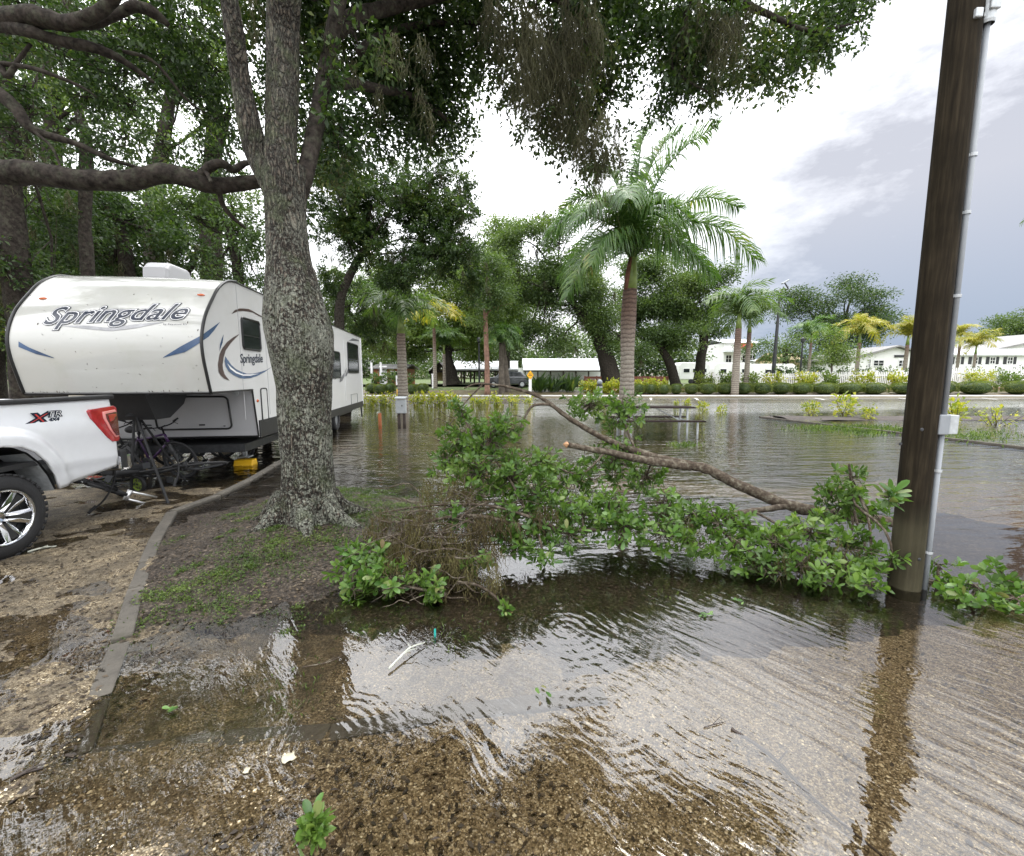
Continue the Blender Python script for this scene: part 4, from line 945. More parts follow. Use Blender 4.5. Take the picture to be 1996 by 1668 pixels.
# ------------------------------------------------------------------ bicycles, cart and tripod under the nose
def bicycle(loc, rz, lean, label, frame_mat, fork_mat, pitch=0.0, front=True):
    t = thing('bicycle', loc, label, 'bicycle', rz, 'bicycles piled under the camper nose'); t.rotation_euler = (lean, pitch, rz)
    r = .335
    def wh(x):
        mb = MB(); Wm = Matrix.Translation((x, 0, r)) @ Matrix.Rotation(math.pi / 2, 4, 'X')
        prof = [(r - .018 + .02 * math.cos(a), .02 * math.sin(a)) for a in np.linspace(0, 2 * math.pi, 9)]
        mb.lathe(prof, Wm, 36); w_ = mb.build('wheel', M['rubber'], t, True)
        mb = MB(); mb.lathe([(r - .04, -.012), (r - .055, -.012), (r - .055, .012), (r - .04, .012)], Wm, 36); mb.lathe([(.0, -.03), (.022, -.03), (.022, .03), (0, .03)], Wm, 10)
        for k in range(18):
            a = k * math.pi / 9; mb.tube([Wm @ Vector((.02 * math.cos(a + .5), .02 * math.sin(a + .5), .02 * (-1) ** k)), Wm @ Vector(((r - .05) * math.cos(a), (r - .05) * math.sin(a), 0))], .0022, 4)
        mb.build('spokes', M['steel_dark'], w_)
    wh(0)
    if front: wh(1.04)
    bb = (.43, 0, .29); st = (.32, 0, .74); ht = (.86, 0, .80); hb = (.90, 0, .66)
    mb = MB()
    for a, b, w_ in ((st, bb, .017), (bb, hb, .021), ((.34, 0, .68), ht, .018), (ht, hb, .022)): mb.tube([a, b], w_, 8)
    for s in (-.05, .05):
        mb.tube([(0, s, r), (.41, s * .6, .29)], .010, 6); mb.tube([(0, s, r), (.33, s * .4, .70)], .008, 6)
    mb.build('frame', frame_mat, t, True)
    mb = MB()
    for s in (-.055, .055): mb.tube([(.905, s * .9, .64), (.97, s, .48), (1.04, s, r)], .015, 8)
    mb.box((.91, 0, .65), (.05, .14, .03)); mb.build('fork', fork_mat, t, True)
    mb = MB(); mb.tube([(.86, 0, .80), (.845, 0, .92), (.92, 0, .95)], .014, 6); mb.tube(spline([(.86, -.31, .99), (.92, -.12, .95), (.92, .12, .95), (.86, .31, .99)], 12), .011, 6); hb_ = mb.build('handlebar', M['bike_black'], t, True)
    for s in (-1, 1): mb = MB(); mb.tube([(.862, .31 * s, .99), (.885, .2 * s, .97)], .017, 8); mb.tube([(.89, .19 * s, .965), (.95, .21 * s, .92)], .005, 5); mb.build('grip', M['rubber'], hb_)
    mb = MB(); mb.tube([st, (.30, 0, .84)], .013, 6); o = mb.build('seat_post', M['aluminium'], t)
    mb = MB(); mb.tube([(.16, 0, .86), (.22, 0, .87), (.32, 0, .86), (.42, 0, .855)], [.05, .065, .035, .015], 10); mb.build('saddle', M['bike_black'], t, True)
    mb = MB(); Wm = Matrix.Translation((.43, -.05, .29)) @ Matrix.Rotation(math.pi / 2, 4, 'X'); mb.lathe([(.03, 0), (.09, .004), (.095, 0), (.09, -.004), (.03, 0)], Wm, 20)
    mb.tube([(.43, -.06, .29), (.50, -.07, .14)], .010, 6); mb.tube([(.43, .06, .29), (.36, .07, .44)], .010, 6); mb.box((.51, -.12, .135), (.09, .09, .02)); mb.box((.35, .12, .445), (.09, .09, .02)); mb.build('crank', M['steel_dark'], t)
    return t
def heap():
    q = G(300, 925); bicycle((q.x - .35, q.y - .02, -.02), rad(-8), rad(10), 'bicycle with purple frame standing under the camper nose', M['purple'], M['bike_black'])
    q = G(250, 915); bicycle((q.x - .35, q.y + .25, -.02), rad(-20), rad(-8), 'dark bicycle behind the purple framed one', M['bike_black'], M['steel_dark'])
    q = G(345, 915); bicycle((q.x - .3, q.y + .35, -.02), rad(25), rad(12), 'black bicycle nearest the yellow jack pad', M['bike_black'], M['bike_black'])
    q = G(262, 950); bicycle((q.x - .1, q.y - .3, .1), rad(-6), rad(64), 'fallen bicycle without front wheel, silver fork in the water', M['bike_black'], M['aluminium'], rad(14), False)
    q = G(215, 935); bicycle((q.x - .3, q.y + .5, -.02), rad(-32), rad(14), 'bicycle half hidden between truck bumper and tripod', M['bike_black'], M['bike_black'])
    q = G(300, 905); bicycle((q.x - .2, q.y + .7, -.02), rad(5), rad(-14), 'hindmost bicycle leaning at the grey front wall of the camper', M['steel_dark'], M['bike_black'])
    q = G(330, 945); bicycle((q.x - .5, q.y - .05, .12), rad(20), rad(75), 'bicycle lying flat between tripod and silver fork', M['bike_black'], M['bike_black'], rad(-6))
    q = G(270, 915); bicycle((q.x - .2, q.y + .1, -.02), rad(-50), rad(-12), 'dark bicycle turned end on behind the tripod', M['bike_black'], M['bike_black'])
    # small cart with lime wheels
    q = G(226, 955); t = thing('hand_cart', (q.x, q.y, -.02), 'small folded cart with lime rimmed wheel by the truck bumper', 'cart', rad(-10))
    for s in (-.12, .42):
        Wm = Matrix.Translation((s, 0, .13)) @ Matrix.Rotation(math.pi / 2, 4, 'X')
        mb = MB(); mb.lathe([(.095, -.02), (.13, -.022), (.135, 0), (.13, .022), (.095, .02), (.095, -.02)], Wm, 24); w_ = mb.build('wheel', M['rubber'], t, True)
        mb = MB(); mb.lathe([(.095, -.015), (.085, -.015), (.085, .015), (.095, .015)], Wm, 24); mb.lathe([(0, -.02), (.03, -.02), (.03, .02)], Wm, 10)
        for k in range(8): a = k * math.pi / 4; mb.tube([Wm @ Vector((.02 * math.cos(a), .02 * math.sin(a), 0)), Wm @ Vector((.09 * math.cos(a), .09 * math.sin(a), 0))], .006, 4)
        mb.build('rim', M['lime'], w_)
    mb = MB(); mb.tube([(-.12, 0, .13), (.42, 0, .13)], .014, 6); mb.tube([(-.15, 0, .28), (.6, .03, .26)], .013, 6); mb.tube([(-.12, .02, .14), (-.05, .02, .55), (.3, .02, .75)], .013, 6); mb.build('frame', M['steel_dark'], t)
    mb = MB(); mb.box((.12, .05, .33), (.5, .3, .16)); bevel(mb.build('bag', M['bike_black'], t), .04)
    q = G(180, 950); t = thing('loose_wheel', (q.x, q.y, .0), 'loose bicycle wheel with red rim lying behind the truck', 'wheel', 0); t.rotation_euler = (rad(62), 0, rad(10))
    Wm = Matrix.Translation((0, .16, .05)) @ Matrix.Rotation(rad(90), 4, 'X')
    mb = MB(); mb.lathe([(.23 + .02 * math.cos(a), .02 * math.sin(a)) for a in np.linspace(0, 2 * math.pi, 9)], Wm, 30); mb.build('tyre', M['rubber'], t, True)
    mb = MB(); mb.lathe([(.2, -.01), (.21, 0), (.2, .01), (.19, 0), (.2, -.01)], Wm, 30)
    for k in range(10): a = k * math.pi / 5; mb.tube([Wm @ Vector((0, 0, 0)), Wm @ Vector((.2 * math.cos(a), .2 * math.sin(a), 0))], .003, 4)
    mb.build('rim', M['decal_red'], t)
    # kingpin tripod
    f1 = G(328, 980, .0); top = P(262, 800, f1.y + .75); t = thing('kingpin_tripod', (top.x, top.y, 0), 'black steel tripod standing under the camper kingpin', 'tripod')
    feet = [f1, f1 + Vector((-1.0, .55, 0)), f1 + Vector((-.75, 1.3, 0))]
    tp = Vector((0, 0, top.z))
    for f in feet:
        ft = Vector((f.x - top.x, f.y - top.y, -.01)); mb = MB(); mb.tube([tp + (ft - tp) * .02, ft], [.016, .018], 8); d = (ft - tp).normalized()
        mb.box(ft, (.11, .07, .014)); mb.build('leg', M['bike_black'], t)
    mb = MB(); mb.lathe([(0, 0), (.12, 0), (.12, .1), (.06, .14), (.06, .2), (0, .2)], Matrix.Translation(tp - Vector((0, 0, .08))), 16); mb.build('head', M['bike_black'], t)
heap()

# ------------------------------------------------------------------ utility pole with conduit
def pole():
    b = G(1762, 1142); t = thing('utility_pole', (b.x, b.y, 0), 'tall weathered wooden utility pole with grey conduit at right', 'utility pole')
    lean = Vector((-.010, .0, 1)); F = Frame(t); rng = random.Random(3)
    mb = MB(); pts = [lean * z for z in np.linspace(-.3, 7.5, 60)]
    seg = 40; vs = []
    for i, p in enumerate(pts):
        for k in range(seg):
            a = 2 * math.pi * k / seg; r = .106 - .002 * p.z + .0022 * math.sin(a * 5 + 1) + .0015 * math.sin(a * 13 + p.z * .3) + .0012 * math.sin(a * 23)
            vs.append(p + Vector((r * math.cos(a), r * math.sin(a), 0)))
    fs = [(i * seg + k, i * seg + (k + 1) % seg, (i + 1) * seg + (k + 1) % seg, (i + 1) * seg + k) for i in range(len(pts) - 1) for k in range(seg)]
    fs.append(tuple(range((len(pts) - 1) * seg, len(pts) * seg))); mb.add(vs, fs); mb.build('post', M['pole_wood'], t, True)
    mb = MB()
    for px, py in ((1797, 837), (1755, 865), (1712 + 80, 1090)):
        q = F.y(px, py, -.104); mb.lathe([(0, .006), (.012, .004), (.014, 0)], Matrix.Translation(q) @ Matrix.Rotation(math.pi / 2, 4, 'X'), 10)
    mb.build('bolt', M['steel_dark'], t)
    o = Vector((.120, -.054, 0))
    axis_ = lambda z: o + lean * z + Vector((-.002 * z, 0, 0))
    mb = MB(); mb.tube([axis_(z) for z in (-.2, 1.3)], .0195, 14); mb.tube([axis_(z) for z in (1.28, 4.24)], .0185, 14); cd = mb.build('conduit', M['pvc'], t, True)
    for z in (.32, 1.0, 2.35, 2.95, 3.35):
        mb = MB(); q = axis_(z); mb.lathe([(.027, -.012), (.027, .012)], Matrix.Translation(q), 14); mb.box(q + Vector((-.05, .0, 0)), (.06, .012, .02)); mb.build('clip', M['galv'], cd)
    q = F.y(1838, 828, -.1); mb = MB(); zc = q.z; c = axis_(zc)
    mb.box(c + Vector((-.028, -.01, 0)), (.085, .075, .155)); bx = mb.build('junction_box', M['pvc'], t); bevel(bx, .008)
    mb = MB(); mb.box(c + Vector((.052, -.0, .0)), (.07, .08, .15)); bevel(mb.build('cover', M['galv'], bx), .006)
    mb = MB(); c = axis_(4.28); mb.lathe([(.04, -.07), (.045, -.05), (.045, .1), (.03, .16), (0, .17)], Matrix.Translation(c), 16); mb.box(c + Vector((-.06, 0, -.02)), (.12, .05, .03)); mb.box(c + Vector((-.115, -.03, -.03)), (.05, .06, .06)); mb.box(c + Vector((.0, -.045, .05)), (.07, .02, .1)); bevel(mb.build('weatherhead', M['galv'], t), .006)
    return t
pole()
def wiggle(a, b, n, amp, rng, sag=0.0):
    a = Vector(a); b = Vector(b); L = (b - a).length; pts = []
    o = Vector((rng.uniform(-1, 1), rng.uniform(-1, 1), rng.uniform(-1, 1))) * amp * L; o2 = Vector((rng.uniform(-1, 1), rng.uniform(-1, 1), rng.uniform(-1, 1))) * amp * L * .6
    for i in range(n):
        t = i / (n - 1); p = a.lerp(b, t) + o * math.sin(math.pi * t) + o2 * math.sin(2 * math.pi * t); p.z += sag * L * math.sin(math.pi * t)
        pts.append(p)
    return pts
def limb(name, pts, radii, mat, parent, n=28, seg=12, rough=.06, rng=random.Random(4)):
    mb = MB(); sp = spline(pts, n); mb.tube(sp, lerp_list(radii, n), seg, rough, rng); return mb.build(name, mat, parent, True)
def tree(name, label, trunk, radii, blobs, leafm, leaf, wd, layers, bark, seed, group=None, cat='tree', moss=None, twigs=5, gap=-.6, rc=None, per=14):
    rng = random.Random(seed); nr = np.random.default_rng(seed)
    base = Vector(trunk[0]); t = thing(name, (base.x, base.y, base.z), label, cat, 0, group); off = Vector(base)
    loc = lambda v: Vector(v) - off
    mb = MB(); sp = spline([loc(p) for p in trunk], 20); rr = lerp_list(radii, 20); rr[0] *= 1.35; rr[1] *= 1.12
    mb.tube(sp, rr, 12, .07, rng)
    bl = [((c[0] - off.x, c[1] - off.y, c[2] - off.z), r) for c, r in blobs]
    for c, r in bl:
        c = Vector(c); s = sp[min(19, int(20 * rng.uniform(.6, .98)))]; L = (c - s).length
        r0 = radii[-1] * rng.uniform(.4, .7); pts = wiggle(s, c, 9, .12, rng, .05); mb.tube(pts, lerp_list([r0, r0 * .25], 9), 7, .08, rng)
        for _ in range(twigs):
            e = c + Vector(ball_pts(1, nr, .5)[0] * np.array(r) * .95); k = rng.choice(pts[3:]); mb.tube(wiggle(k, e, 6, .14, rng), lerp_list([r0 * .3, r0 * .06], 6), 5)
    mb.build('trunk', M[bark], t, True)
    far = base.y > 19
    sub_ = []
    for c, r in bl:
        c = np.array(c); r = np.array(r)
        for u in ball_pts(8, nr, .5): f = nr.uniform(.30, .58); sub_.append((tuple(c + u * r * .92), tuple(r * f * np.array([1.15, 1.15, .72]))))
    bl_ = bl; bl = sub_
    np_mesh('crown', crown_leaves(bl, leaf, wd, layers * .95, nr, 9.5 * pxm(base.y) if far else leaf * 2.2, 46 if far else 22, gap, seed, flat=.5), 4, M[leafm], t)
    bl = bl_
    if moss: moss_mesh(bl, moss[0], moss[1], moss[2], nr, 'moss', t, 'moss', moss[3])
    return t

# ------------------------------------------------------------------ the oak in front
def main_oak():
    t = thing('oak_tree', (OAK.x, OAK.y, 0), 'big lichen covered oak in front of the camper with mossy canopy', 'tree'); off = Vector((OAK.x, OAK.y, 0))
    rng = random.Random(11); nr = np.random.default_rng(11); Y0 = OAK.y
    edges = [(1026, 496, 700), (1012, 506, 690), (1000, 520, 678), (985, 531, 668), (960, 540, 660), (930, 543, 657), (900, 544, 655), (850, 543, 652), (800, 540, 650), (760, 538, 652), (720, 531, 655), (690, 524, 658), (650, 516, 656), (620, 513, 648), (590, 514, 637), (560, 517, 627), (530, 517, 616), (500, 515, 608), (460, 514, 601), (420, 512, 598), (385, 512, 599), (355, 511, 600), (325, 512, 598)]
    ys = [e[0] for e in edges]
    rows = []; nseg = 96
    for py in np.concatenate([np.linspace(1026, 960, 22), np.linspace(955, 325, 90)]):
        l = np.interp(-py, [-y for y in ys], [e[1] for e in edges]); r = np.interp(-py, [-y for y in ys], [e[2] for e in edges])
        c = P((l + r) / 2, py, Y0); R = (r - l) / 2 * pxm(Y0) * (.85 if py > 520 else .81); rows.append((c - off, R))
    vs = []
    for c, R in rows:
        fl = math.exp(-max(0, c.z) / .16)
        for k in range(nseg):
            a = 2 * math.pi * k / nseg
            lob = .5 + .5 * math.cos(a * 6 + .9 + .8 * math.sin(a * 2)); m = 1 + fl * (.30 * lob ** 1.5 - .20)
            m += .035 * math.sin(a * 3 + c.z * 1.9) + .020 * math.sin(a * 7 - c.z * 4.3) + .018 * math.sin(a * 4 + c.z * 9) * math.sin(c.z * 5)
            # burl and old branch scar facing the camera
            da = math.atan2(math.sin(a + 1.85), math.cos(a + 1.85)); m += .10 * math.exp(-(da / .55) ** 2 - ((c.z - 2.0) / .22) ** 2) - .14 * math.exp(-((da + .12) / .16) ** 2 - ((c.z - 2.30) / .20) ** 2)
            m += .05 * math.exp(-((da - .7) / .3) ** 2 - ((c.z - 2.55) / .2) ** 2)
            m += rng.uniform(-.008, .008)
            vs.append((c.x + R * m * math.cos(a), c.y + R * m * math.sin(a), c.z))
    n = len(rows); mb = MB(); mb.add(vs, [(i * nseg + k, (i + 1) * nseg + k, (i + 1) * nseg + (k + 1) % nseg, i * nseg + (k + 1) % nseg) for i in range(n - 1) for k in range(nseg)])
    mb.build('trunk', M['oak_bark'], t, True)
    # red-brown bleeding stain
    # surface roots
    for a, L in ((-.3, .55), (-1.2, .5), (-2.2, .55), (3.3, .5), (.6, .6)):
        d = Vector((math.cos(a), math.sin(a), 0)); s = d * .30; s = d * .24; pts = [s + Vector((0, 0, .26)), s + d * .14 + Vector((0, 0, .11)), s + d * L * .6 + Vector((.03, 0, .02)), s + d * L * 1.15 + Vector((0, 0, -.035))]
        pts = [p + Vector((0, 0, Hs(p.x + off.x, p.y + off.y) * .7)) for p in pts]
        limb('root', pts, [.13, .105, .06, .012], M['oak_bark'], t, 16, 14, .06)
    def stem(pl, n=30, f=.80, mat='oak_bark'):
        pts = [P((l + r) / 2, py, y) - off for py, l, r, y in pl]; rr = [(r - l) / 2 * pxm(y) * f for py, l, r, y in pl]; return limb('limb', pts, rr, M[mat], t, n, 20, .05)
    stem([(400, 516, 575, Y0), (350, 500, 560, Y0), (310, 480, 530, Y0), (250, 463, 513, Y0 - .05), (150, 449, 487, Y0 - .1), (72, 438, 478, Y0 - .2), (-10, 428, 462, Y0 - .3), (-140, 400, 430, Y0 - .5)])
    stem([(400, 530, 596, Y0), (325, 513, 583, Y0), (250, 516, 581, Y0 + .05), (150, 518, 586, Y0 + .1), (72, 519, 584, Y0 + .1), (-10, 519, 588, Y0), (-150, 530, 585, Y0 - .2)])
    stem([(400, 560, 600, Y0 + .05), (340, 572, 618, Y0 + .1), (250, 592, 638, Y0 + .3), (150, 612, 655, Y0 + .4), (60, 630, 668, Y0 + .4), (-40, 650, 690, Y0 + .3)], 30, .62, 'bark_dark')
    sh = lambda px: 1.9 * min(1, max(0, (px - 590) / 240)) + .5 * min(1, max(0, (px - 900) / 200))
    def br(pl, n=20): return limb('limb', [P(px, py, y + sh(px)) - off for px, py, y, w in pl], [w / 2 * pxm(y + sh(px)) for px, py, y, w in pl], M['bark_dark'], t, n, 9, .08)
    br([(650, 60, 5.4, 34), (700, 30, 5.2, 26), (780, 10, 5.0, 20), (900, -20, 4.8, 16)])
    br([(600, -30, 5.1, 40), (760, -60, 4.6, 34), (950, -40, 4.3, 26), (1090, -5, 4.3, 20), (1150, 60, 4.5, 12), (1170, 120, 4.6, 7)])
    br([(950, -40, 4.3, 22), (1150, -70, 4.3, 20), (1350, -30, 4.5, 16), (1480, 20, 4.6, 11), (1580, 60, 4.7, 6), (1680, 40, 4.8, 3)])
    br([(640, 160, 5.5, 24), (720, 170, 5.6, 16), (810, 190, 5.7, 11), (880, 240, 5.8, 6)])
    br([(700, 100, 5.4, 16), (760, 60, 5.4, 12), (850, 45, 5.3, 9), (950, 45, 5.2, 6)])
    br([(1150, 60, 4.5, 10), (1130, 140, 4.6, 7), (1120, 220, 4.8, 5), (1140, 280, 4.9, 3)])
    br([(1350, -30, 4.5, 12), (1330, 60, 4.6, 8), (1310, 130, 4.7, 5), (1380, 180, 4.8, 3)])
    blobs = [Bl(b[0], b[1], b[2], b[3], b[4] + 1.2 + .6 * sh(b[0])) for b in [(670, 50, 80, 90, 5.6), (760, 90, 100, 100, 5.6), (830, 150, 90, 90, 5.7), (720, 220, 90, 80, 5.8), (850, 240, 75, 55, 5.8), (910, 50, 90, 70, 5.2), (1000, 90, 90, 90, 4.7), (1080, 180, 80, 85, 4.8), (1140, 260, 70, 60, 4.9), (1165, 315, 40, 30, 5.0), (1170, 70, 75, 100, 4.6), (1040, 20, 120, 60, 4.4), (1180, 190, 40, 60, 4.8),
        (1330, 30, 110, 60, 4.6), (1310, 120, 55, 60, 4.7), (1370, 100, 60, 60, 4.8), (1430, 50, 90, 50, 4.6), (1400, 165, 45, 35, 4.8), (1525, 50, 90, 55, 4.7), (1630, 20, 75, 45, 4.8), (1500, 125, 70, 35, 4.8), (1590, 95, 50, 35, 4.8), (1680, 5, 40, 30, 4.9), (1300, 200, 45, 20, 4.9), (1240, 10, 50, 40, 4.6),
        (560, 30, 80, 80, 5.9), (495, 120, 50, 100, 6.0), (640, 300, 50, 60, 5.9), (610, 220, 40, 70, 6.0), (590, 390, 30, 40, 5.9), (640, 150, 26, 80, 3.75), (655, 270, 30, 55, 3.85), (690, 60, 40, 50, 3.7),
        (500, -130, 300, 90, 5.0), (900, -160, 350, 90, 4.4), (1350, -150, 300, 90, 4.6), (600, -350, 500, 150, 5.0)]]
    bl = [((c[0] - off.x, c[1] - off.y, c[2]), r) for c, r in blobs]
    np_mesh('crown', crown_leaves(bl, .09, .044, 1.7, nr, .14, 16, -.85, 5), 4, M['oak_leaf'], t)
    tw = MB()
    for c, r in bl[:-4]:
        for _ in range(12):
            a = Vector(c) + Vector(ball_pts(1, nr, .5)[0] * np.array(r) * .5); b = Vector(c) + Vector(ball_pts(1, nr, .3)[0] * np.array(r)); tw.tube(wiggle(a, b, 6, .12, rng), lerp_list([.008, .002], 6), 4, cap=False)
    tag(tw.build('twigs', M['bark_dark'], t), kind='stuff')
    ms = [Bl(b[0], b[1], b[2], b[3], b[4] + 2.2) for b in [(1000, 25, 60, 40, 4.3), (1050, 70, 70, 60, 4.4), (1100, 160, 60, 60, 4.6), (1150, 250, 60, 50, 4.7), (1020, 130, 50, 50, 4.4), (1130, 60, 60, 50, 4.4), (1400, 20, 60, 30, 4.5), (1170, 300, 40, 25, 4.9), (1430, 60, 40, 30, 4.6)]]
    moss_mesh([((c[0] - off.x, c[1] - off.y, c[2]), r) for c, r in ms], 4200, .35, 1.15, nr, 'moss', t, 'moss', .0034)
    ms = [Bl(*b) for b in [(640, 180, 35, 90, 5.2), (640, 60, 60, 60, 5.2), (500, 60, 20, 70, 5.3), (660, 300, 30, 40, 5.6), (800, 150, 90, 60, 5.4)]]
    moss_mesh([((c[0] - off.x, c[1] - off.y, c[2]), r) for c, r in ms], 650, .15, .5, nr, 'moss', t, 'moss', .0035)
main_oak()

def left_oak():
    base = Vector((-8.6, 5.6, 0)); t = thing('oak_tree', base, 'dark oak reaching in from the left with one long level limb', 'tree'); rng = random.Random(21); nr = np.random.default_rng(21)
    limb('trunk', [Vector((0, 0, -.2)), Vector((.1, 0, 1.5)), Vector((.0, .1, 3.2)), Vector((.3, 0, 5.5)), Vector((.2, .3, 8))], [.5, .4, .36, .27, .15], M['oak_bark'], t, 30, 20)
    def br(pl, n=26, mat='bark_dark', seg=12): return limb('limb', [P(px, py, y) - base for px, py, y, w in pl], [w / 2 * pxm(y) * .86 for px, py, y, w in pl], M[mat], t, n, seg, .09, random.Random(int(pl[0][1]) + 7))
    br([(-260, 300, 5.6, 60), (-120, 325, 5.3, 54), (0, 336, 5.2, 50), (60, 337, 5.2, 47), (150, 350, 5.2, 42), (240, 352, 5.25, 41), (320, 338, 5.3, 38), (360, 345, 5.3, 36), (410, 360, 5.4, 34), (450, 360, 5.5, 30), (520, 350, 5.6, 26)], 44)
    br([(390, 345, 5.35, 20), (410, 325, 5.3, 19), (432, 318, 5.3, 17), (455, 330, 5.4, 15), (478, 318, 5.5, 12), (500, 318, 5.6, 7)])
    br([(385, 355, 5.35, 12), (400, 335, 5.3, 10), (412, 355, 5.2, 6)])
    br([(425, 365, 5.4, 12), (435, 400, 5.5, 10), (455, 425, 5.6, 8), (480, 445, 5.7, 5)])
    br([(-240, 120, 5.6, 40), (-80, 50, 5.3, 40), (0, 40, 5.2, 38), (70, 32, 5.1, 40), (130, 45, 5.1, 28), (180, 30, 5.0, 24), (215, 5, 5.0, 20), (240, -30, 4.9, 16)])
    br([(130, 45, 5.1, 22), (180, 46, 5.2, 19), (230, 28, 5.2, 16), (260, 12, 5.2, 20), (300, 25, 5.3, 22), (330, 50, 5.4, 8)])
    br([(10, 52, 5.2, 24), (60, 62, 5.1, 22), (110, 78, 5.2, 21), (170, 90, 5.2, 20), (215, 105, 5.3, 17), (250, 125, 5.4, 12), (300, 160, 5.5, 6)])
    br([(-220, 120, 5.5, 34), (-60, 150, 5.3, 30), (0, 185, 5.2, 28), (30, 210, 5.2, 24), (55, 245, 5.2, 20), (90, 262, 5.25, 15), (150, 280, 5.3, 12), (210, 308, 5.4, 10), (280, 330, 5.6, 5)])
    br([(-60, 130, 5.2, 14), (0, 124, 5.2, 10), (60, 132, 5.2, 9), (110, 148, 5.2, 8), (160, 170, 5.3, 5), (190, 190, 5.4, 3)])
    br([(0, 124, 5.2, 12), (15, 148, 5.2, 12), (35, 118, 5.2, 8), (60, 85, 5.2, 6)])
    br([(30, 210, 5.2, 8), (60, 250, 5.2, 7), (100, 285, 5.2, 6), (118, 325, 5.2, 4)])
    br([(240, 100, 5.4, 8), (300, 120, 5.5, 6), (360, 190, 5.7, 5), (400, 220, 5.9, 3)], 14)
    blobs = [Bl(b[0], b[1], b[2], b[3], b[4] + 1.3) for b in [(60, 15, 60, 30, 5.4), (200, 75, 80, 40, 5.4), (280, 60, 80, 60, 5.5), (370, 50, 70, 70, 5.6), (330, 140, 70, 60, 5.6), (420, 150, 60, 70, 5.7), (250, 150, 60, 45, 5.5), (180, 130, 60, 40, 5.4), (110, 105, 60, 30, 5.3), (30, 85, 40, 30, 5.3), (440, 240, 40, 40, 5.8), (380, 210, 50, 30, 5.8), (240, 200, 55, 25, 5.6), (170, 190, 50, 25, 5.5), (40, 175, 40, 25, 5.3), (20, 260, 40, 50, 5.4), (240, 270, 75, 35, 5.8), (330, 290, 70, 35, 5.8), (190, 300, 50, 25, 5.6), (410, 300, 45, 25, 5.8), (60, 215, 30, 25, 5.3),
         (100, -130, 300, 90, 5.2), (-150, 0, 150, 200, 5.3)]]
    bl = [((c[0] - base.x, c[1] - base.y, c[2]), r) for c, r in blobs]
    np_mesh('crown', crown_leaves(bl, .085, .042, .85, nr, .13, 16, -.35, 9), 4, M['oak_leaf'], t)
    tw = MB()
    for c, r in bl[:-2]:
        for _ in range(14):
            a = Vector(c) + Vector(ball_pts(1, nr, .5)[0] * np.array(r) * .5); b = Vector(c) + Vector(ball_pts(1, nr, .3)[0] * np.array(r) * 1.15); tw.tube(wiggle(a, b, 6, .15, rng), lerp_list([.009, .002], 6), 4, cap=False)
    tag(tw.build('twigs', M['bark_dark'], t), kind='stuff')
left_oak()

# ------------------------------------------------------------------ woods on the left and the trees across the water
def gpt(px, Y): return Vector(((px - CX) / FPX * Y * 1.006, Y, Hs((px - CX) / FPX * Y, Y)))
def TR(name, label, Y, trunk, w, blobs, leafm='oak_leaf_far', leaf=None, layers=1.5, bark='bark_dark', seed=1, group=None, moss=None, gap=-.6, dyf=1.0, cat='tree', twigs=5):
    tp = [P(px, py, Y) for px, py in trunk]; tp[0] = Vector((tp[0].x, Y, Hs(tp[0].x, Y) - .05))
    k = pxm(Y); lf = leaf if leaf else max(.075, 5.2 * k)
    return tree(name, label, tp, [x / 2 * k for x in w], [Bl(b[0], b[1], b[2], b[3], Y + (b[4] if len(b) > 4 else 0)) for b in blobs], leafm, lf, lf * .5, layers, bark, seed, group, cat, moss, twigs, gap)
WOODS = 'trees of the woods behind the camper'
TR('pine_tree', 'thick dark trunk with hanging moss at the far left of the camper', 10, [(45, 760), (40, 620), (28, 480), (18, 380), (10, 220), (5, 60), (10, -200)], (46, 42, 40, 36, 30, 24, 12), [(70, 430, 110, 70, 1), (20, 520, 60, 60), (120, 380, 80, 40, 2), (20, 640, 30, 60), (20, 300, 60, 40), (60, 60, 130, 90, 2), (-40, 160, 90, 90)], 'oak_leaf', .10, 1.0, seed=31, group=WOODS, moss=(900, .3, 1.3, .008), gap=-.4)
TR('pine_tree', 'slim dark pine with bent top standing behind the camper roof', 11, [(172, 740), (170, 520), (165, 440), (168, 330), (166, 260), (152, 215), (150, 190)], (22, 22, 18, 20, 16, 13, 8), [(230, 250, 70, 35), (190, 290, 60, 25), (130, 290, 40, 30), (255, 205, 60, 20)], 'oak_leaf', .09, .7, seed=32, group=WOODS, gap=0)
TR('oak_tree', 'leafy oak behind the left half of the camper roof', 14, [(255, 740), (250, 560), (240, 470), (225, 420)], (30, 26, 20, 14), [(130, 430, 90, 60), (230, 430, 100, 60), (100, 500, 80, 50), (220, 510, 90, 40), (320, 470, 60, 60), (170, 390, 80, 30), (60, 470, 60, 60)], 'oak_leaf', .12, 1.5, seed=33, group=WOODS, moss=(500, .3, 1.0, .009))
TR('oak_tree', 'bare branched tree above the camper air conditioner', 15, [(365, 740), (362, 560), (372, 520), (385, 490)], (20, 16, 12, 8), [(390, 500, 40, 22), (440, 540, 40, 20), (350, 470, 40, 20)], 'oak_leaf', .1, .35, seed=34, group=WOODS, gap=.3, twigs=22)
TR('oak_tree', 'oak with pale foliage between camper roof and big trunk', 16, [(470, 740), (466, 560), (455, 480), (440, 430)], (24, 20, 16, 12), [(380, 420, 70, 50), (450, 400, 60, 50), (480, 480, 40, 70), (410, 530, 70, 25), (500, 540, 30, 40), (350, 390, 60, 30)], 'oak_leaf_far', .13, 1.2, seed=35, group=WOODS, gap=-.2)
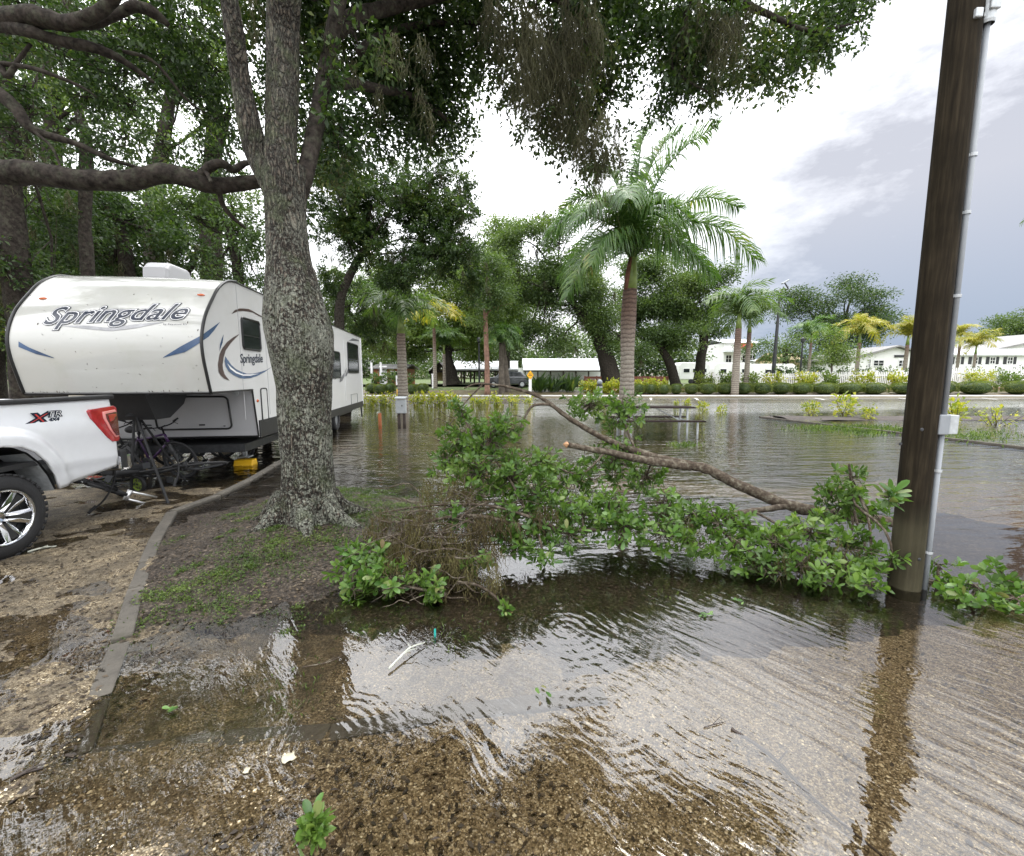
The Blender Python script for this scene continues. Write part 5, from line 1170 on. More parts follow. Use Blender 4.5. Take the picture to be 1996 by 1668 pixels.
TR('oak_tree', 'tall oak of the woods, its crown up behind the level limb', 18, [(300, 740), (300, 450), (310, 330), (330, 200), (340, 100)], (34, 30, 26, 18, 10), [(300, 100, 90, 70), (400, 180, 60, 60), (240, 190, 70, 50), (340, 260, 60, 30), (420, 80, 60, 60), (180, 60, 80, 40), (100, 150, 60, 40)], 'oak_leaf_light', .14, .7, seed=36, group=WOODS, gap=0)
TR('oak_tree', 'far oak of the woods at the left picture edge', 22, [(-30, 740), (-20, 450), (0, 300), (10, 200)], (44, 38, 28, 14), [(-30, 430, 120, 90), (60, 550, 90, 60), (-20, 620, 90, 80), (100, 620, 60, 60), (150, 480, 100, 60), (-60, 250, 120, 90)], 'oak_leaf', .17, 1.5, seed=37, group=WOODS)
TR('oak_tree', 'far oak of the woods half hidden by the slim pine', 24, [(190, 740), (195, 560), (200, 470), (205, 420)], (36, 30, 24, 14), [(200, 520, 110, 60), (300, 540, 90, 50), (330, 440, 80, 60), (230, 400, 90, 50), (420, 470, 70, 60), (270, 600, 120, 60), (150, 600, 90, 60), (480, 600, 60, 80)], 'oak_leaf', .18, 1.3, seed=38, group=WOODS, gap=-.4)
TR('oak_tree', 'tall broad oak deep in the woods, crown over the camper nose', 20, [(90, 740), (95, 450), (100, 300), (110, 180)], (46, 40, 30, 16), [(90, 90, 80, 60), (60, 170, 60, 50), (230, 100, 80, 45), (120, 340, 60, 30), (180, 150, 40, 30), (30, 30, 90, 60), (150, 20, 90, 50)], 'oak_leaf', .15, .8, seed=39, group=WOODS, gap=-.1)
TR('oak_tree', 'tall broad oak deep in the woods, crown left of the forked trunk', 21, [(410, 740), (412, 450), (415, 300), (420, 180)], (42, 36, 28, 16), [(430, 60, 80, 70), (340, 110, 70, 50), (440, 180, 40, 40), (470, 340, 50, 40), (400, 350, 70, 30), (330, 20, 90, 60), (280, 340, 60, 20)], 'oak_leaf', .15, .8, seed=40, group=WOODS, gap=-.1)
# middle distance
MID = 'trees across the flooded lot'
TR('oak_tree', 'mossy oak with drooping branches right behind the big trunk', 20.5, [(668, 745), (662, 640), (665, 580), (690, 520), (720, 460), (700, 400)], (22, 18, 16, 14, 10, 6), [(690, 370, 70, 50), (760, 390, 80, 45), (840, 430, 80, 60), (900, 480, 60, 60), (760, 470, 80, 45), (680, 470, 50, 60), (870, 380, 50, 45), (830, 340, 70, 35), (920, 540, 35, 60), (820, 520, 70, 40), (650, 540, 30, 50), (640, 430, 30, 50), (770, 540, 60, 35), (720, 430, 60, 50), (800, 380, 60, 40), (860, 480, 60, 50), (900, 430, 45, 40), (640, 340, 30, 40)], 'oak_leaf', .13, 1.9, seed=41, group=MID, moss=(1500, .3, 1.2, .006), gap=-.35)
TR('oak_tree', 'oak hung with moss between camper slide and reddish palm trunk', 27, [(672, 745), (660, 690), (664, 640), (680, 590)], (16, 14, 12, 9), [(700, 620, 60, 45), (740, 580, 50, 50), (680, 560, 50, 40), (760, 640, 40, 35), (720, 660, 40, 20), (640, 600, 30, 50)], 'oak_leaf_far', .15, 1.3, seed=42, group=MID, moss=(700, .5, 2.0, .014), gap=-.3)
TR('oak_tree', 'spreading oak with leaning black limbs left of the royal palm', 44, [(1196, 752), (1182, 700), (1165, 655), (1135, 615), (1110, 580), (1090, 550)], (38, 31, 24, 17, 13, 8), [(1040, 480, 55, 45), (1090, 520, 70, 60), (1150, 560, 70, 60), (1010, 540, 50, 45), (1050, 590, 50, 40), (1110, 600, 40, 35), (1180, 610, 55, 45), (1000, 470, 40, 40), (1090, 430, 40, 30), (1150, 500, 40, 40), (970, 500, 30, 40), (1050, 645, 45, 28), (1095, 670, 34, 22), (1005, 670, 40, 26), (1215, 670, 40, 26), (1250, 690, 30, 18)], 'oak_leaf_far', .26, 1.7, seed=43, group=MID, moss=(700, .6, 2.2, .02), gap=-.25)
o_ = bpy.data.objects
TR('oak_tree', 'oak behind the royal palm trunk with long low limb', 48, [(1362, 748), (1366, 700), (1372, 660), (1360, 620), (1340, 590)], (20, 18, 16, 12, 8), [(1310, 560, 60, 50), (1370, 560, 50, 50), (1270, 590, 60, 50), (1340, 620, 60, 40), (1250, 540, 40, 40), (1300, 520, 60, 35), (1390, 600, 35, 40), (1240, 620, 40, 40), (1300, 660, 50, 25), (1395, 640, 25, 30)], 'oak_leaf_far', .28, 1.9, seed=44, group=MID, gap=-.5)
TR('oak_tree', 'smaller dark oak with forked trunk right of the royal palm', 46, [(1318, 748), (1308, 715), (1296, 690), (1280, 670)], (20, 18, 14, 10), [(1290, 650, 50, 30), (1330, 660, 40, 30), (1260, 655, 35, 25)], 'oak_leaf_far', .25, 1.3, seed=45, group=MID)
TR('oak_tree', 'leafy oak over the pavilion roof behind the yellow sign', 52, [(885, 752), (876, 715), (872, 690), (885, 650)], (26, 22, 18, 12), [(870, 640, 60, 40), (820, 640, 45, 40), (920, 620, 50, 50), (850, 590, 60, 45), (940, 660, 30, 30), (790, 600, 50, 50), (980, 600, 45, 60), (900, 560, 60, 50), (760, 650, 45, 35), (800, 690, 40, 22), (720, 640, 40, 50), (930, 690, 30, 20), (740, 560, 50, 50)], 'oak_leaf_light', .28, 1.9, seed=46, group=MID, moss=(400, .6, 2.4, .025))
TR('oak_tree', 'light green tree top showing above the other oaks', 58, [(985, 755), (985, 650), (975, 560), (970, 500)], (18, 16, 12, 7), [(965, 470, 40, 35), (940, 520, 40, 40), (990, 440, 30, 25), (1000, 540, 40, 50), (950, 590, 50, 40), (1020, 600, 50, 50), (900, 540, 45, 45), (980, 640, 50, 40), (920, 650, 45, 40), (1040, 560, 40, 50)], 'oak_leaf_light', .32, 1.8, seed=47, group=MID, gap=-.6)
TR('pine_tree', 'straight reddish pine trunk beside the dark parked car', 36, [(950, 765), (949, 700), (947, 640), (945, 590), (944, 540)], (10, 10, 9, 8, 6), [(950, 560, 45, 40), (930, 600, 35, 30), (980, 590, 40, 35), (960, 520, 40, 30)], 'oak_leaf_far', .2, 1.5, 'bark_pine', seed=48, group=MID)
TR('oak_tree', 'broad old oak standing alone above the far white houses', 78, [(1605, 745), (1612, 700), (1630, 660), (1650, 620)], (16, 14, 12, 8), [(1650, 580, 55, 28), (1600, 590, 40, 30), (1700, 600, 45, 32), (1560, 585, 40, 22), (1640, 620, 70, 28), (1720, 630, 30, 28), (1540, 610, 30, 30), (1590, 640, 50, 25), (1700, 650, 30, 30), (1655, 555, 35, 16), (1620, 670, 60, 25)], 'oak_leaf', .38, 1.35, 'bark_dark', seed=49, group=MID, gap=-.35)
TR('oak_tree', 'distant treetop behind the white house at the right edge', 110, [(1965, 735), (1965, 690), (1965, 660)], (10, 9, 7), [(1960, 640, 35, 22), (2000, 630, 40, 26), (1935, 655, 20, 16), (2030, 660, 40, 30)], 'oak_leaf_far', .5, 1.5, seed=50, group=MID)
TR('tree', 'thin young tree with pale leaves in front of the white fence', 41, [(1622, 750), (1621, 725), (1622, 705), (1626, 690)], (4, 3.5, 3, 2), [(1628, 680, 34, 24), (1618, 700, 24, 18), (1645, 690, 22, 22), (1625, 655, 22, 16)], 'oak_leaf_light', .2, 1.0, 'bark_far', seed=51, group=MID, gap=-.3)
TR('oak_tree', 'dark oak at the back behind the street lamp', 70, [(1535, 748), (1532, 715), (1530, 680)], (12, 10, 8), [(1500, 690, 30, 18), (1540, 670, 30, 20), (1570, 700, 30, 16), (1480, 670, 25, 22)], 'oak_leaf_far', .36, 1.2, seed=52, group=MID)
# far treeline: one mass
def treeline():
    nr = np.random.default_rng(77); bl = []
    for px in range(-500, 1480, 34):
        Y = 92 + nr.uniform(-8, 12); hgt = nr.uniform(50, 105) if px < 1350 else nr.uniform(10, 25); bl.append(Bl(px, 735 - hgt * .5, 34, hgt * .75, Y, 4))
    for px in range(1480, 2500, 30): bl.append(Bl(px, 722, 26, 14 + nr.uniform(0, 6), 130))
    o = np_mesh('distant_woods', crown_leaves(bl, .6, .36, 1.2, nr, 1.3, 40, -1.6, 3), 4, M['oak_leaf_far']); tag(o, 'distant line of green woods behind the buildings', 'woods', kind='stuff')
treeline()

# ------------------------------------------------------------------ palms
def frond_mesh(rachis, lf, nl, rng, up=Vector((0, 0, 1)), lift=.35, droop=.55, wd=.03, start=.10, rr=(.03, .005)):
    sp = spline(rachis, 60); n = len(sp); quads = []
    for i in range(nl):
        s = start + (1 - start) * (i / (nl - 1)) ** .95; f = s * (n - 1); k = min(int(f), n - 2); p = sp[k].lerp(sp[k + 1], f - k); tg = (sp[k + 1] - sp[k]).normalized()
        sd = tg.cross(up); sd = sd.normalized() if sd.length > .05 else Vector((1, 0, 0)); nn = sd.cross(tg).normalized()
        prof = 1.2 * lf * (math.sin(math.pi * min(1, .16 + .80 * s)) ** .55) * (1 - .25 * s)
        for sg in (-1, 1):
            li = lift + rng.uniform(-.6, .6); d = (tg * (.45 + .5 * s) + sd * sg * .95 + nn * li).normalized(); L = prof * rng.uniform(.85, 1.1)
            m1 = p + d * L * .4 + Vector((0, 0, -1)) * L * droop * .06; m2 = p + d * L * .75 + Vector((0, 0, -1)) * L * droop * .32; tp = p + d * L * .96 + Vector((0, 0, -1)) * L * droop * .75
            w = (tg - d * tg.dot(d)).normalized() * wd * .5
            pts = [(p, .7), (m1, 1), (m2, .75), (tp, .12)]
            for (a, wa), (b, wb) in zip(pts, pts[1:]): quads += [a - w * wa, a + w * wa, b + w * wb, b - w * wb]
    mb = MB(); mb.tube(sp, lerp_list(list(rr), n), 5)
    co = np.array([tuple(q) for q in quads]); return co, mb
def frond_obj(co, mb, mat, parent, name='frond'):
    b = len(mb.v); mb.add(co.tolist(), [(i, i + 1, i + 2, i + 3) for i in range(0, len(co), 4)]); return mb.build(name, mat, parent)
def royal_palm():
    Y = 18.0; base = gpt(1219, Y); t = thing('palm_tree', base, 'tall royal palm standing in the flood beside the picnic table', 'palm tree', group='palms around the lot'); off = Vector(base); k = pxm(Y); rng = random.Random(8)
    z0 = -.2; zt = P(1219, 556, Y).z; zc = P(1219, 492, Y).z
    mb = MB(); sp = [Vector((.0 + .015 * math.sin(z * 1.3), 0, z)) for z in np.linspace(z0, zt, 40)]
    mb.tube(sp, [(.34 - .02 * i / 39 + .02 * math.sin(i * .25)) * .88 for i in range(40)], 24, .01, rng); mb.build('trunk', M['palm_bark'], t, True)
    mb = MB(); mb.tube([Vector((.02, 0, zt)), Vector((.04, 0, zt + .5)), Vector((.08, 0, zc)), Vector((.1, 0, zc + .5))], [.27, .25, .16, .08], 18, .02, rng); mb.build('crownshaft', M['crownshaft'], t, True)
    mb = MB(); mb.tube([Vector((-.16, -.12, zt - .05)), Vector((-.13, -.12, zt + .5)), Vector((-.02, -.1, zt + 1.25))], [.10, .12, .07], 10, .08, rng); mb.build('dead_sheath', M['sheath'], t, True)
    hub = Vector((.08, 0, zc + .1))
    def fr(pl, lf, lift=.35, droop=.55, nl=130):
        pts = [hub + (P(px, py, Y + dy) - P(1222, 482, Y)) for px, py, dy in pl]; pts = [hub - Vector((0, 0, .3))] + pts
        co, mb = frond_mesh(pts, lf, nl, rng, lift=lift, droop=droop, wd=.05, rr=(.05, .008)); frond_obj(co, mb, M['palm_leaf'], t)
    fr([(1260, 440, -.2), (1330, 418, -.4), (1400, 435, -.5), (1462, 492, -.5)], 1.35, .3, 1.0)
    fr([(1250, 430, .3), (1310, 390, .6), (1370, 372, .8), (1428, 392, 1)], 1.25, .4, .7)
    fr([(1240, 420, -.3), (1270, 340, -.6), (1320, 275, -.8), (1385, 232, -.9)], 1.3, .4, .55)
    fr([(1232, 410, .3), (1250, 330, .5), (1280, 270, .6), (1315, 240, .7)], 1.1, .4, .5)
    fr([(1222, 420, -.4), (1214, 375, -1.0), (1208, 352, -1.9), (1212, 370, -2.9)], 1.1, .2, .8)
    fr([(1200, 440, -.2), (1150, 412, -.3), (1095, 405, -.4), (1053, 450, -.5)], 1.25, .3, 1.0)
    fr([(1190, 460, -.4), (1150, 470, -1), (1118, 505, -1.4), (1095, 560, -1.6)], 1.05, .2, .8)
    fr([(1200, 430, .3), (1165, 385, .7), (1125, 370, 1.0), (1085, 395, 1.2)], 1.15, .4, .7)
    fr([(1250, 455, -.6), (1290, 450, -1.3), (1330, 470, -1.8), (1370, 515, -2)], 1.15, .2, .9)
    fr([(1210, 415, .8), (1190, 345, 1.2), (1165, 310, 1.6), (1140, 320, 2)], 1.1, .4, .6)
    fr([(1230, 440, 1.0), (1260, 410, 2.0), (1290, 415, 2.8), (1320, 450, 3.2)], 1.15, .3, .7)
    fr([(1240, 455, .6), (1290, 455, 1.2), (1340, 480, 1.6), (1385, 530, 1.8)], 1.1, .3, .9)
    fr([(1200, 455, .5), (1160, 450, 1.2), (1115, 480, 1.7), (1085, 530, 2)], 1.1, .3, .9)
    fr([(1230, 420, -.8), (1262, 385, -1.6), (1300, 385, -2.2), (1340, 420, -2.6)], 1.1, .3, .8)
    fr([(1205, 420, -.5), (1175, 380, -1.1), (1140, 385, -1.6), (1105, 425, -2.0)], 1.1, .3, .8)
    fr([(1225, 390, .1), (1232, 320, .1), (1240, 260, .1), (1262, 225, .2)], .9, .3, .35)
    fr([(1215, 450, -.7), (1190, 440, -1.4), (1160, 455, -2.0), (1140, 500, -2.4)], 1.0, .2, .9)
royal_palm()
def generic_frond(L, lf, nl, arch, seed, wd):
    rng = random.Random(seed); pts = [Vector((0, 0, 0)), Vector((L * .25, 0, L * .20 * arch)), Vector((L * .6, 0, L * .24 * arch)), Vector((L * .95, 0, -L * .10 * arch))]
    co, mb = frond_mesh(pts, lf, nl, rng, lift=.3, droop=.8, wd=wd, rr=(L * .014, L * .003)); b = len(mb.v)
    mb.add(co.tolist(), [(i, i + 1, i + 2, i + 3) for i in range(0, len(co), 4)]); me = bpy.data.meshes.new('frond'); me.from_pydata(mb.v, [], mb.f); return me
FM = [generic_frond(1.0, .34, 34, 1.0, s, .026) for s in (1, 2, 3)]
def palm(label, px, Y, top, base_w, spread, n, leafm, seed, group='palms around the lot', barkm='palm_bark', bend=0.0, up=.55, shaft=True):
    rng = random.Random(seed); base = gpt(px, Y); t = thing('palm_tree', base, label, 'palm tree', group=group); k = pxm(Y); zt = P(px, top, Y).z - base.z
    mb = MB(); mb.tube([Vector((bend * z / zt, 0, z)) for z in np.linspace(-.2, zt, 14)], lerp_list([base_w / 2 * k * 1.15, base_w / 2 * k, base_w / 2 * k * .85], 14), 12, .03, rng); mb.build('trunk', M[barkm], t, True)
    L = spread * k
    if shaft:
        mb = MB(); mb.tube([Vector((bend, 0, zt)), Vector((bend, 0, zt + L * .35))], [base_w / 2 * k * .9, base_w / 2 * k * .4], 10); mb.build('crownshaft', M['crownshaft'], t, True)
    for i in range(n):
        me = FM[i % 3].copy() if False else FM[i % 3]
        o = bpy.data.objects.new('frond', me); COL.objects.link(o); o.parent = t
        if not me.materials: me.materials.append(M[leafm])
        o.material_slots[0].link = 'OBJECT'; o.material_slots[0].material = M[leafm]
        o.location = (bend, 0, zt + (L * .33 if shaft else 0)); e = rng.uniform(-.35, 1.0) if i < n - 2 else rng.uniform(1.1, 1.4)
        o.rotation_euler = (0, -e * up * 1.3, i * 2.4 + rng.uniform(-.3, .3)); s = L * rng.uniform(.85, 1.1); o.scale = (s, s, s)
    return t
palm('double royal palm, the front trunk of the pair by the hedge', 1428, 36, 640, 13, 78, 15, 'palm_leaf_far', 61)
palm('slimmer trunk palm just behind the pair by the hedge', 1449, 39, 648, 9, 72, 12, 'palm_leaf_far', 62)
palm('small dark palm between street lamp and yellow tree', 1568, 48, 668, 5, 46, 12, 'palm_leaf', 63)
palm('yellowing palm behind the pale young tree', 1660, 52, 668, 7, 52, 13, 'palm_yellow', 64)
palm('yellow palm against the sky left of the utility pole', 1752, 50, 672, 7, 48, 13, 'palm_yellow', 65)
palm('yellow palm in front of the white house right of the pole', 1884, 52, 690, 5, 42, 12, 'palm_yellow', 66)
palm('yellow palm half hidden right behind the utility pole', 1852, 55, 668, 5, 36, 10, 'palm_yellow', 70)
palm('brown trunked palm in the water behind the grey meter box', 787, 24, 650, 19, 95, 11, 'palm_leaf_far', 67, up=.5)
palm('cabbage palm with grey trunk left of the parked car', 978, 37, 668, 11, 44, 16, 'palm_leaf', 68, barkm='bark_far', shaft=False)
palm('cabbage palm leaning beside the other grey trunk', 990, 38, 660, 12, 46, 16, 'palm_leaf', 69, barkm='bark_far', bend=-.5, shaft=False)
palm('drooping yellow green palm behind the pavilion trees', 850, 40, 640, 7, 60, 12, 'palm_yellow', 71, up=.2)
palm('low green palm in front of the pavilion', 868, 46, 690, 6, 50, 14, 'palm_leaf_far', 72)

# palm-like tips at the right picture edge
def edge_palm():
    Y = 16; base = Vector((19.9, Y, Hs(19.9, Y))); t = thing('palm_tree', base, 'palm beyond the right edge showing only leaf tips', 'palm tree', group='palms around the lot'); rng = random.Random(5)
    zt = P(1996, 400, Y).z; mb = MB(); mb.tube([Vector((0, 0, z)) for z in np.linspace(-.2, zt, 10)], .2, 12); mb.build('trunk', M['palm_bark'], t, True)
    for i in range(9):
        o = bpy.data.objects.new('frond', FM[i % 3]); COL.objects.link(o); o.parent = t; o.material_slots[0].link = 'OBJECT'; o.material_slots[0].material = M['palm_leaf']
        o.location = (0, 0, zt); o.rotation_euler = (0, rng.uniform(-.7, .1), i * .7 + 3.05); o.scale = (1.25,) * 3
edge_palm()
# ------------------------------------------------------------------ fallen branches
def leaf_piece():
    prof = [(0, .004), (.18, .10), (.45, .19), (.72, .22), (.92, .13), (1, .0)]; vs = []; fs = []
    for i, (x, w) in enumerate(prof):
        z = -.10 * x * x
        vs += [(x, -w, z + w * .25), (x, 0, z), (x, w, z + w * .25)]
    for i in range(len(prof) - 1):
        a = i * 3; fs += [(a, a + 1, a + 4, a + 3), (a + 1, a + 2, a + 5, a + 4)]
    me = bpy.data.meshes.new('leaf'); me.from_pydata(vs, [], fs); me.polygons.foreach_set('use_smooth', [True] * len(fs)); me.materials.append(M['leaf_piece']); return me
def leaf_piece_mat():
    m, n, L, b = new_mat('leaf_piece'); oi = n.new('ShaderNodeObjectInfo')
    r = ramp(n, [(0, (.035, .085, .016)), (.5, (.075, .165, .03)), (.82, (.13, .215, .048)), (.93, (.21, .24, .09)), (1, (.17, .11, .05))]); L(oi.outputs['Random'], r.inputs[0]); L(r.outputs[0], b.inputs['Base Color']); b.inputs['Roughness'].default_value = .32
    t = n.new('ShaderNodeBsdfTranslucent'); t.inputs[0].default_value = (.14, .28, .03, 1); mx = N(n, 'ShaderNodeMixShader', n0=.28); L(b.outputs[0], mx.inputs[1]); L(t.outputs[0], mx.inputs[2]); L(mx.outputs[0], n['Material Output'].inputs[0]); return m
M['leaf_piece'] = leaf_piece_mat(); LEAF = leaf_piece()
PROF = [(0, .02), (.2, .11), (.5, .2), (.75, .2), (1, 0)]
def rosettes(blobs, density, rng, nr, L=.085, zmin=.0):
    """twig tips with whorls of leaves; returns tips, leaf bases, directions, normals, lengths"""
    tips = []; ps = []; ds = []; ns = []; Ls = []
    for c, r in blobs:
        n = max(3, int(density * r[0] * r[2] * 4)); cc = np.array(c) + ball_pts(n, nr, .4) * np.array(r)
        for q in cc:
            if q[2] < zmin: q[2] = zmin + abs(nr.normal(0, .03))
            ax = Vector(nr.normal(0, .6, 3)) + (Vector(q) - Vector(c)).normalized() * .8 + Vector((0, 0, .45)); ax.normalize(); tips.append((Vector(q), ax))
            e1 = ax.orthogonal().normalized(); e2 = ax.cross(e1); m = rng.randint(6, 11)
            for k in range(m):
                a = 2.4 * k + rng.uniform(-.3, .3); t = k / m; el = .25 + .9 * t
                d = (e1 * math.cos(a) + e2 * math.sin(a)) * math.cos(el) + ax * math.sin(el); b = Vector(q) - ax * (.05 * (1 - t)); 
                if b.z < zmin - .01: continue
                ps.append(b); ds.append(d); nn = (ax - d * ax.dot(d)); ns.append(nn.normalized() if nn.length > .01 else e1); Ls.append(L * rng.uniform(.45, 1.25))
    return tips, ps, ds, ns, Ls
def make_leaves(parent, off, ps, ds, ns, Ls, nparts):
    """the leaves nearest the camera are single parts, the rest one mass"""
    idx = sorted(range(len(ps)), key=lambda i: -Ls[i] / max(.5, (ps[i] - CAM).length)); one = idx[::max(1, int(len(idx) * .9 / nparts))][:nparts] if nparts else []
    one = idx[:nparts]; rest = idx[nparts:]
    for i in one:
        d = ds[i].normalized(); z = ns[i]; y = z.cross(d).normalized(); z = d.cross(y); R = Matrix((d, y, z)).transposed().to_4x4()
        o = bpy.data.objects.new('leaf', LEAF); COL.objects.link(o); o.parent = parent; s = Ls[i]
        o.matrix_local = Matrix.Translation(ps[i] - off) @ R @ Matrix.Diagonal((s, s, s, 1))
    vs = []; fs = []
    mb = MB()
    for i in rest:
        d = ds[i].normalized(); z = ns[i]; y = z.cross(d).normalized(); p = ps[i] - off; s = Ls[i]; v = []
        for x, w in PROF[:-1]: v += [p + d * (x * s) + y * (w * s) + z * (w * .25 - .1 * x * x) * s, p + d * (x * s) - z * .1 * x * x * s, p + d * (x * s) - y * (w * s) + z * (w * .25 - .1 * x * x) * s]
        v.append(p + d * s - z * .1 * s); f = []
        for k in range(len(PROF) - 2): a = 3 * k; f += [(a + 1, a, a + 3, a + 4), (a + 2, a + 1, a + 4, a + 5)]
        a = 3 * (len(PROF) - 2); f += [(a + 1, a, a + 3), (a + 2, a + 1, a + 3)]
        mb.add(v, f)
    o = mb.build('foliage', M['fresh_leaf'], parent, True); tag(o, kind='stuff')
def fallen(name, label, base, stems, blobs, density, nparts, seed, moss=None, bare=None, L=.074, mossmat='moss_brown', stub=None, group='storm broken oak branches'):
    rng = random.Random(seed); nr = np.random.default_rng(seed); t = thing(name, base, label, 'fallen branch', group=group); off = Vector(base); paths = []
    for nm, pl in stems:
        pts = [P(px, py, y) - off for px, py, y, w in pl]; n = 6 * len(pl); sp = spline(pts, n); paths.append(sp)
        mb = MB(); mb.tube(sp, lerp_list([w / 2 * pxm(y) * .8 for px, py, y, w in pl], n), 10, .16, rng); mb.build(nm, M['twig'], t, True)
    tips, ps, ds, ns, Ls = rosettes(blobs, density, rng, nr, L)
    allp = [p for s in paths for p in s]
    mb = MB(); hubs = [Vector(c) - off for c, r in blobs]
    for h in hubs:
        if allp:
            k = min(allp, key=lambda p: (p - h).length)
            if (k - h).length > .05: mb.tube(wiggle(k, h, 8, .10, rng), lerp_list([.014, .008], 8), 6, .1, rng)
    for q, ax in tips:
        h = min(hubs, key=lambda p: (p - (q - off)).length); mb.tube(wiggle(h, q - off - ax * .03, 5, .12, rng), lerp_list([.005, .0018], 5), 4, cap=False)
    if bare:
        for (c, r), m in bare:
            for _ in range(m):
                a = Vector(c) + Vector(ball_pts(1, nr, .5)[0] * np.array(r)); b = a + Vector((rng.uniform(-1, 1), rng.uniform(-.6, .6), rng.uniform(-.35, .45))) * r[0] * .8
                a.z = max(a.z, .02); b.z = max(b.z, -.02); w = rng.uniform(.003, .008); mb.tube(wiggle(a - off, b - off, 8, .14, rng), lerp_list([w, w * .3], 8), 5, cap=False)
    tag(mb.build('twigs', M['twig'], t, True), kind='stuff')
    make_leaves(t, off, ps, ds, ns, Ls, nparts)
    if moss: moss_mesh([((c[0] - off.x, c[1] - off.y, c[2] - off.z), r) for c, r in moss[0]], moss[1], moss[2], moss[3], nr, 'moss', t, mossmat, .003)
    if stub:
        a = P(*stub[0]) - off; b = P(*stub[1]) - off; d = (b - a).normalized(); mb = MB(); mb.tube([a, a + d * .02, a + d * .05], [stub[2], stub[2] * .85, .006], 9, .35, rng); mb.build('broken_end', M['broken_wood'], t)
    return t
b0 = G(1560, 1030); 
MAINS = [('limb', [(1760, 1020, 4.25, 26), (1640, 1003, 4.35, 28), (1540, 985, 4.5, 28), (1440, 945, 4.65, 25), (1380, 915, 4.75, 24), (1320, 902, 4.85, 24), (1240, 880, 4.9, 18), (1170, 850, 4.95, 14), (1110, 815, 5.0, 12), (1070, 785, 5.05, 10), (1040, 768, 5.1, 9), (980, 752, 5.15, 6), (930, 748, 5.15, 4), (905, 757, 5.1, 3)]),
    ('broken_stub', [(1345, 910, 4.82, 22), (1260, 897, 4.75, 20), (1190, 882, 4.7, 16), (1106, 867, 4.65, 13)]),
    ('side_branch', [(1075, 788, 5.05, 8), (1040, 790, 5.0, 7), (1022, 815, 4.95, 5), (1008, 850, 4.9, 4)]),
    ('side_branch', [(940, 750, 5.15, 4), (915, 775, 5.1, 3.5), (895, 800, 5.05, 3), (870, 840, 5.0, 2)]),
    ('side_branch', [(1180, 880, 4.7, 5), (1140, 920, 4.5, 4), (1105, 860 + 60, 4.4, 3)]),
    ('side_branch', [(1540, 985, 4.5, 16), (1440, 1000, 4.3, 14), (1330, 1015, 4.1, 12), (1200, 1030, 3.95, 10), (1080, 1030, 3.9, 9), (1030, 1000, 4.0, 7), (1000, 945, 4.2, 6), (960, 890, 4.4, 5), (920, 850, 4.5, 3)]),
    ('side_branch', [(1640, 1003, 4.3, 14), (1660, 960, 4.1, 9), (1655, 905, 4.0, 5)]),
    ('side_branch', [(1240, 880, 4.9, 7), (1220, 830, 5.2, 5), (1215, 780, 5.3, 4)])]
fallen('fallen_branch', 'large fallen oak limb with broken stub lying across the flood', (b0.x, b0.y, 0), MAINS,
    [Bl(*b) for b in [(900, 850, 45, 40, 4.5), (960, 860, 60, 55, 4.5), (930, 920, 80, 50, 4.4), (1000, 930, 70, 60, 4.3), (870, 900, 40, 40, 4.5), (1050, 960, 60, 50, 4.2), (980, 830, 45, 30, 4.6), (900, 800, 25, 30, 4.7), (1060, 900, 45, 40, 4.4), (1000, 1000, 60, 40, 4.0), (1060, 1030, 50, 30, 3.9), (1350, 1000, 60, 30, 4.1), (1290, 980, 50, 35, 4.2), (1440, 1020, 60, 30, 4.0), (1740, 1090, 20, 30, 3.35), (1620, 1130, 60, 22, 3.35), (1700, 1140, 35, 20, 3.2),
     (1150, 790, 60, 35, 5.3), (1215, 810, 45, 55, 5.3), (1200, 900, 55, 50, 5.0), (1120, 930, 60, 40, 4.6), (1260, 930, 45, 35, 5.0),
     (1130, 990, 70, 40, 4.1), (1190, 1000, 80, 45, 4.0), (1110, 1040, 60, 30, 3.85), (1220, 1030, 60, 35, 3.8), (1290, 1040, 55, 40, 3.9),
     (1400, 1020, 60, 30, 4.0), (1430, 1060, 70, 40, 3.75), (1510, 1060, 80, 45, 3.7), (1580, 1040, 70, 50, 3.8), (1650, 1060, 60, 50, 3.7), (1560, 1100, 80, 35, 3.5), (1670, 1110, 50, 35, 3.4), (1480, 1100, 60, 30, 3.6),
     (1640, 985, 55, 40, 4.1), (1660, 930, 30, 40, 4.0), (1620, 960, 30, 25, 4.1), (1700, 1000, 35, 40, 4.0), (1350, 1060, 50, 25, 3.8)]],
    185, 190, 71, moss=([Bl(*b) for b in [(1310, 1000, 50, 25, 4.2), (1600, 1085, 80, 30, 3.6), (1480, 1090, 60, 25, 3.6), (1350, 1030, 50, 20, 4.0)]], 900, .05, .22),
    bare=[(Bl(1310, 1010, 90, 30, 4.2), 26), (Bl(1540, 1080, 130, 40, 3.7), 26), (Bl(960, 850, 110, 60, 4.6), 16), (Bl(1150, 900, 90, 60, 4.8), 14)], stub=((1106, 867, 4.65), (1090, 865, 4.63), .034))
b1 = G(850, 1130)
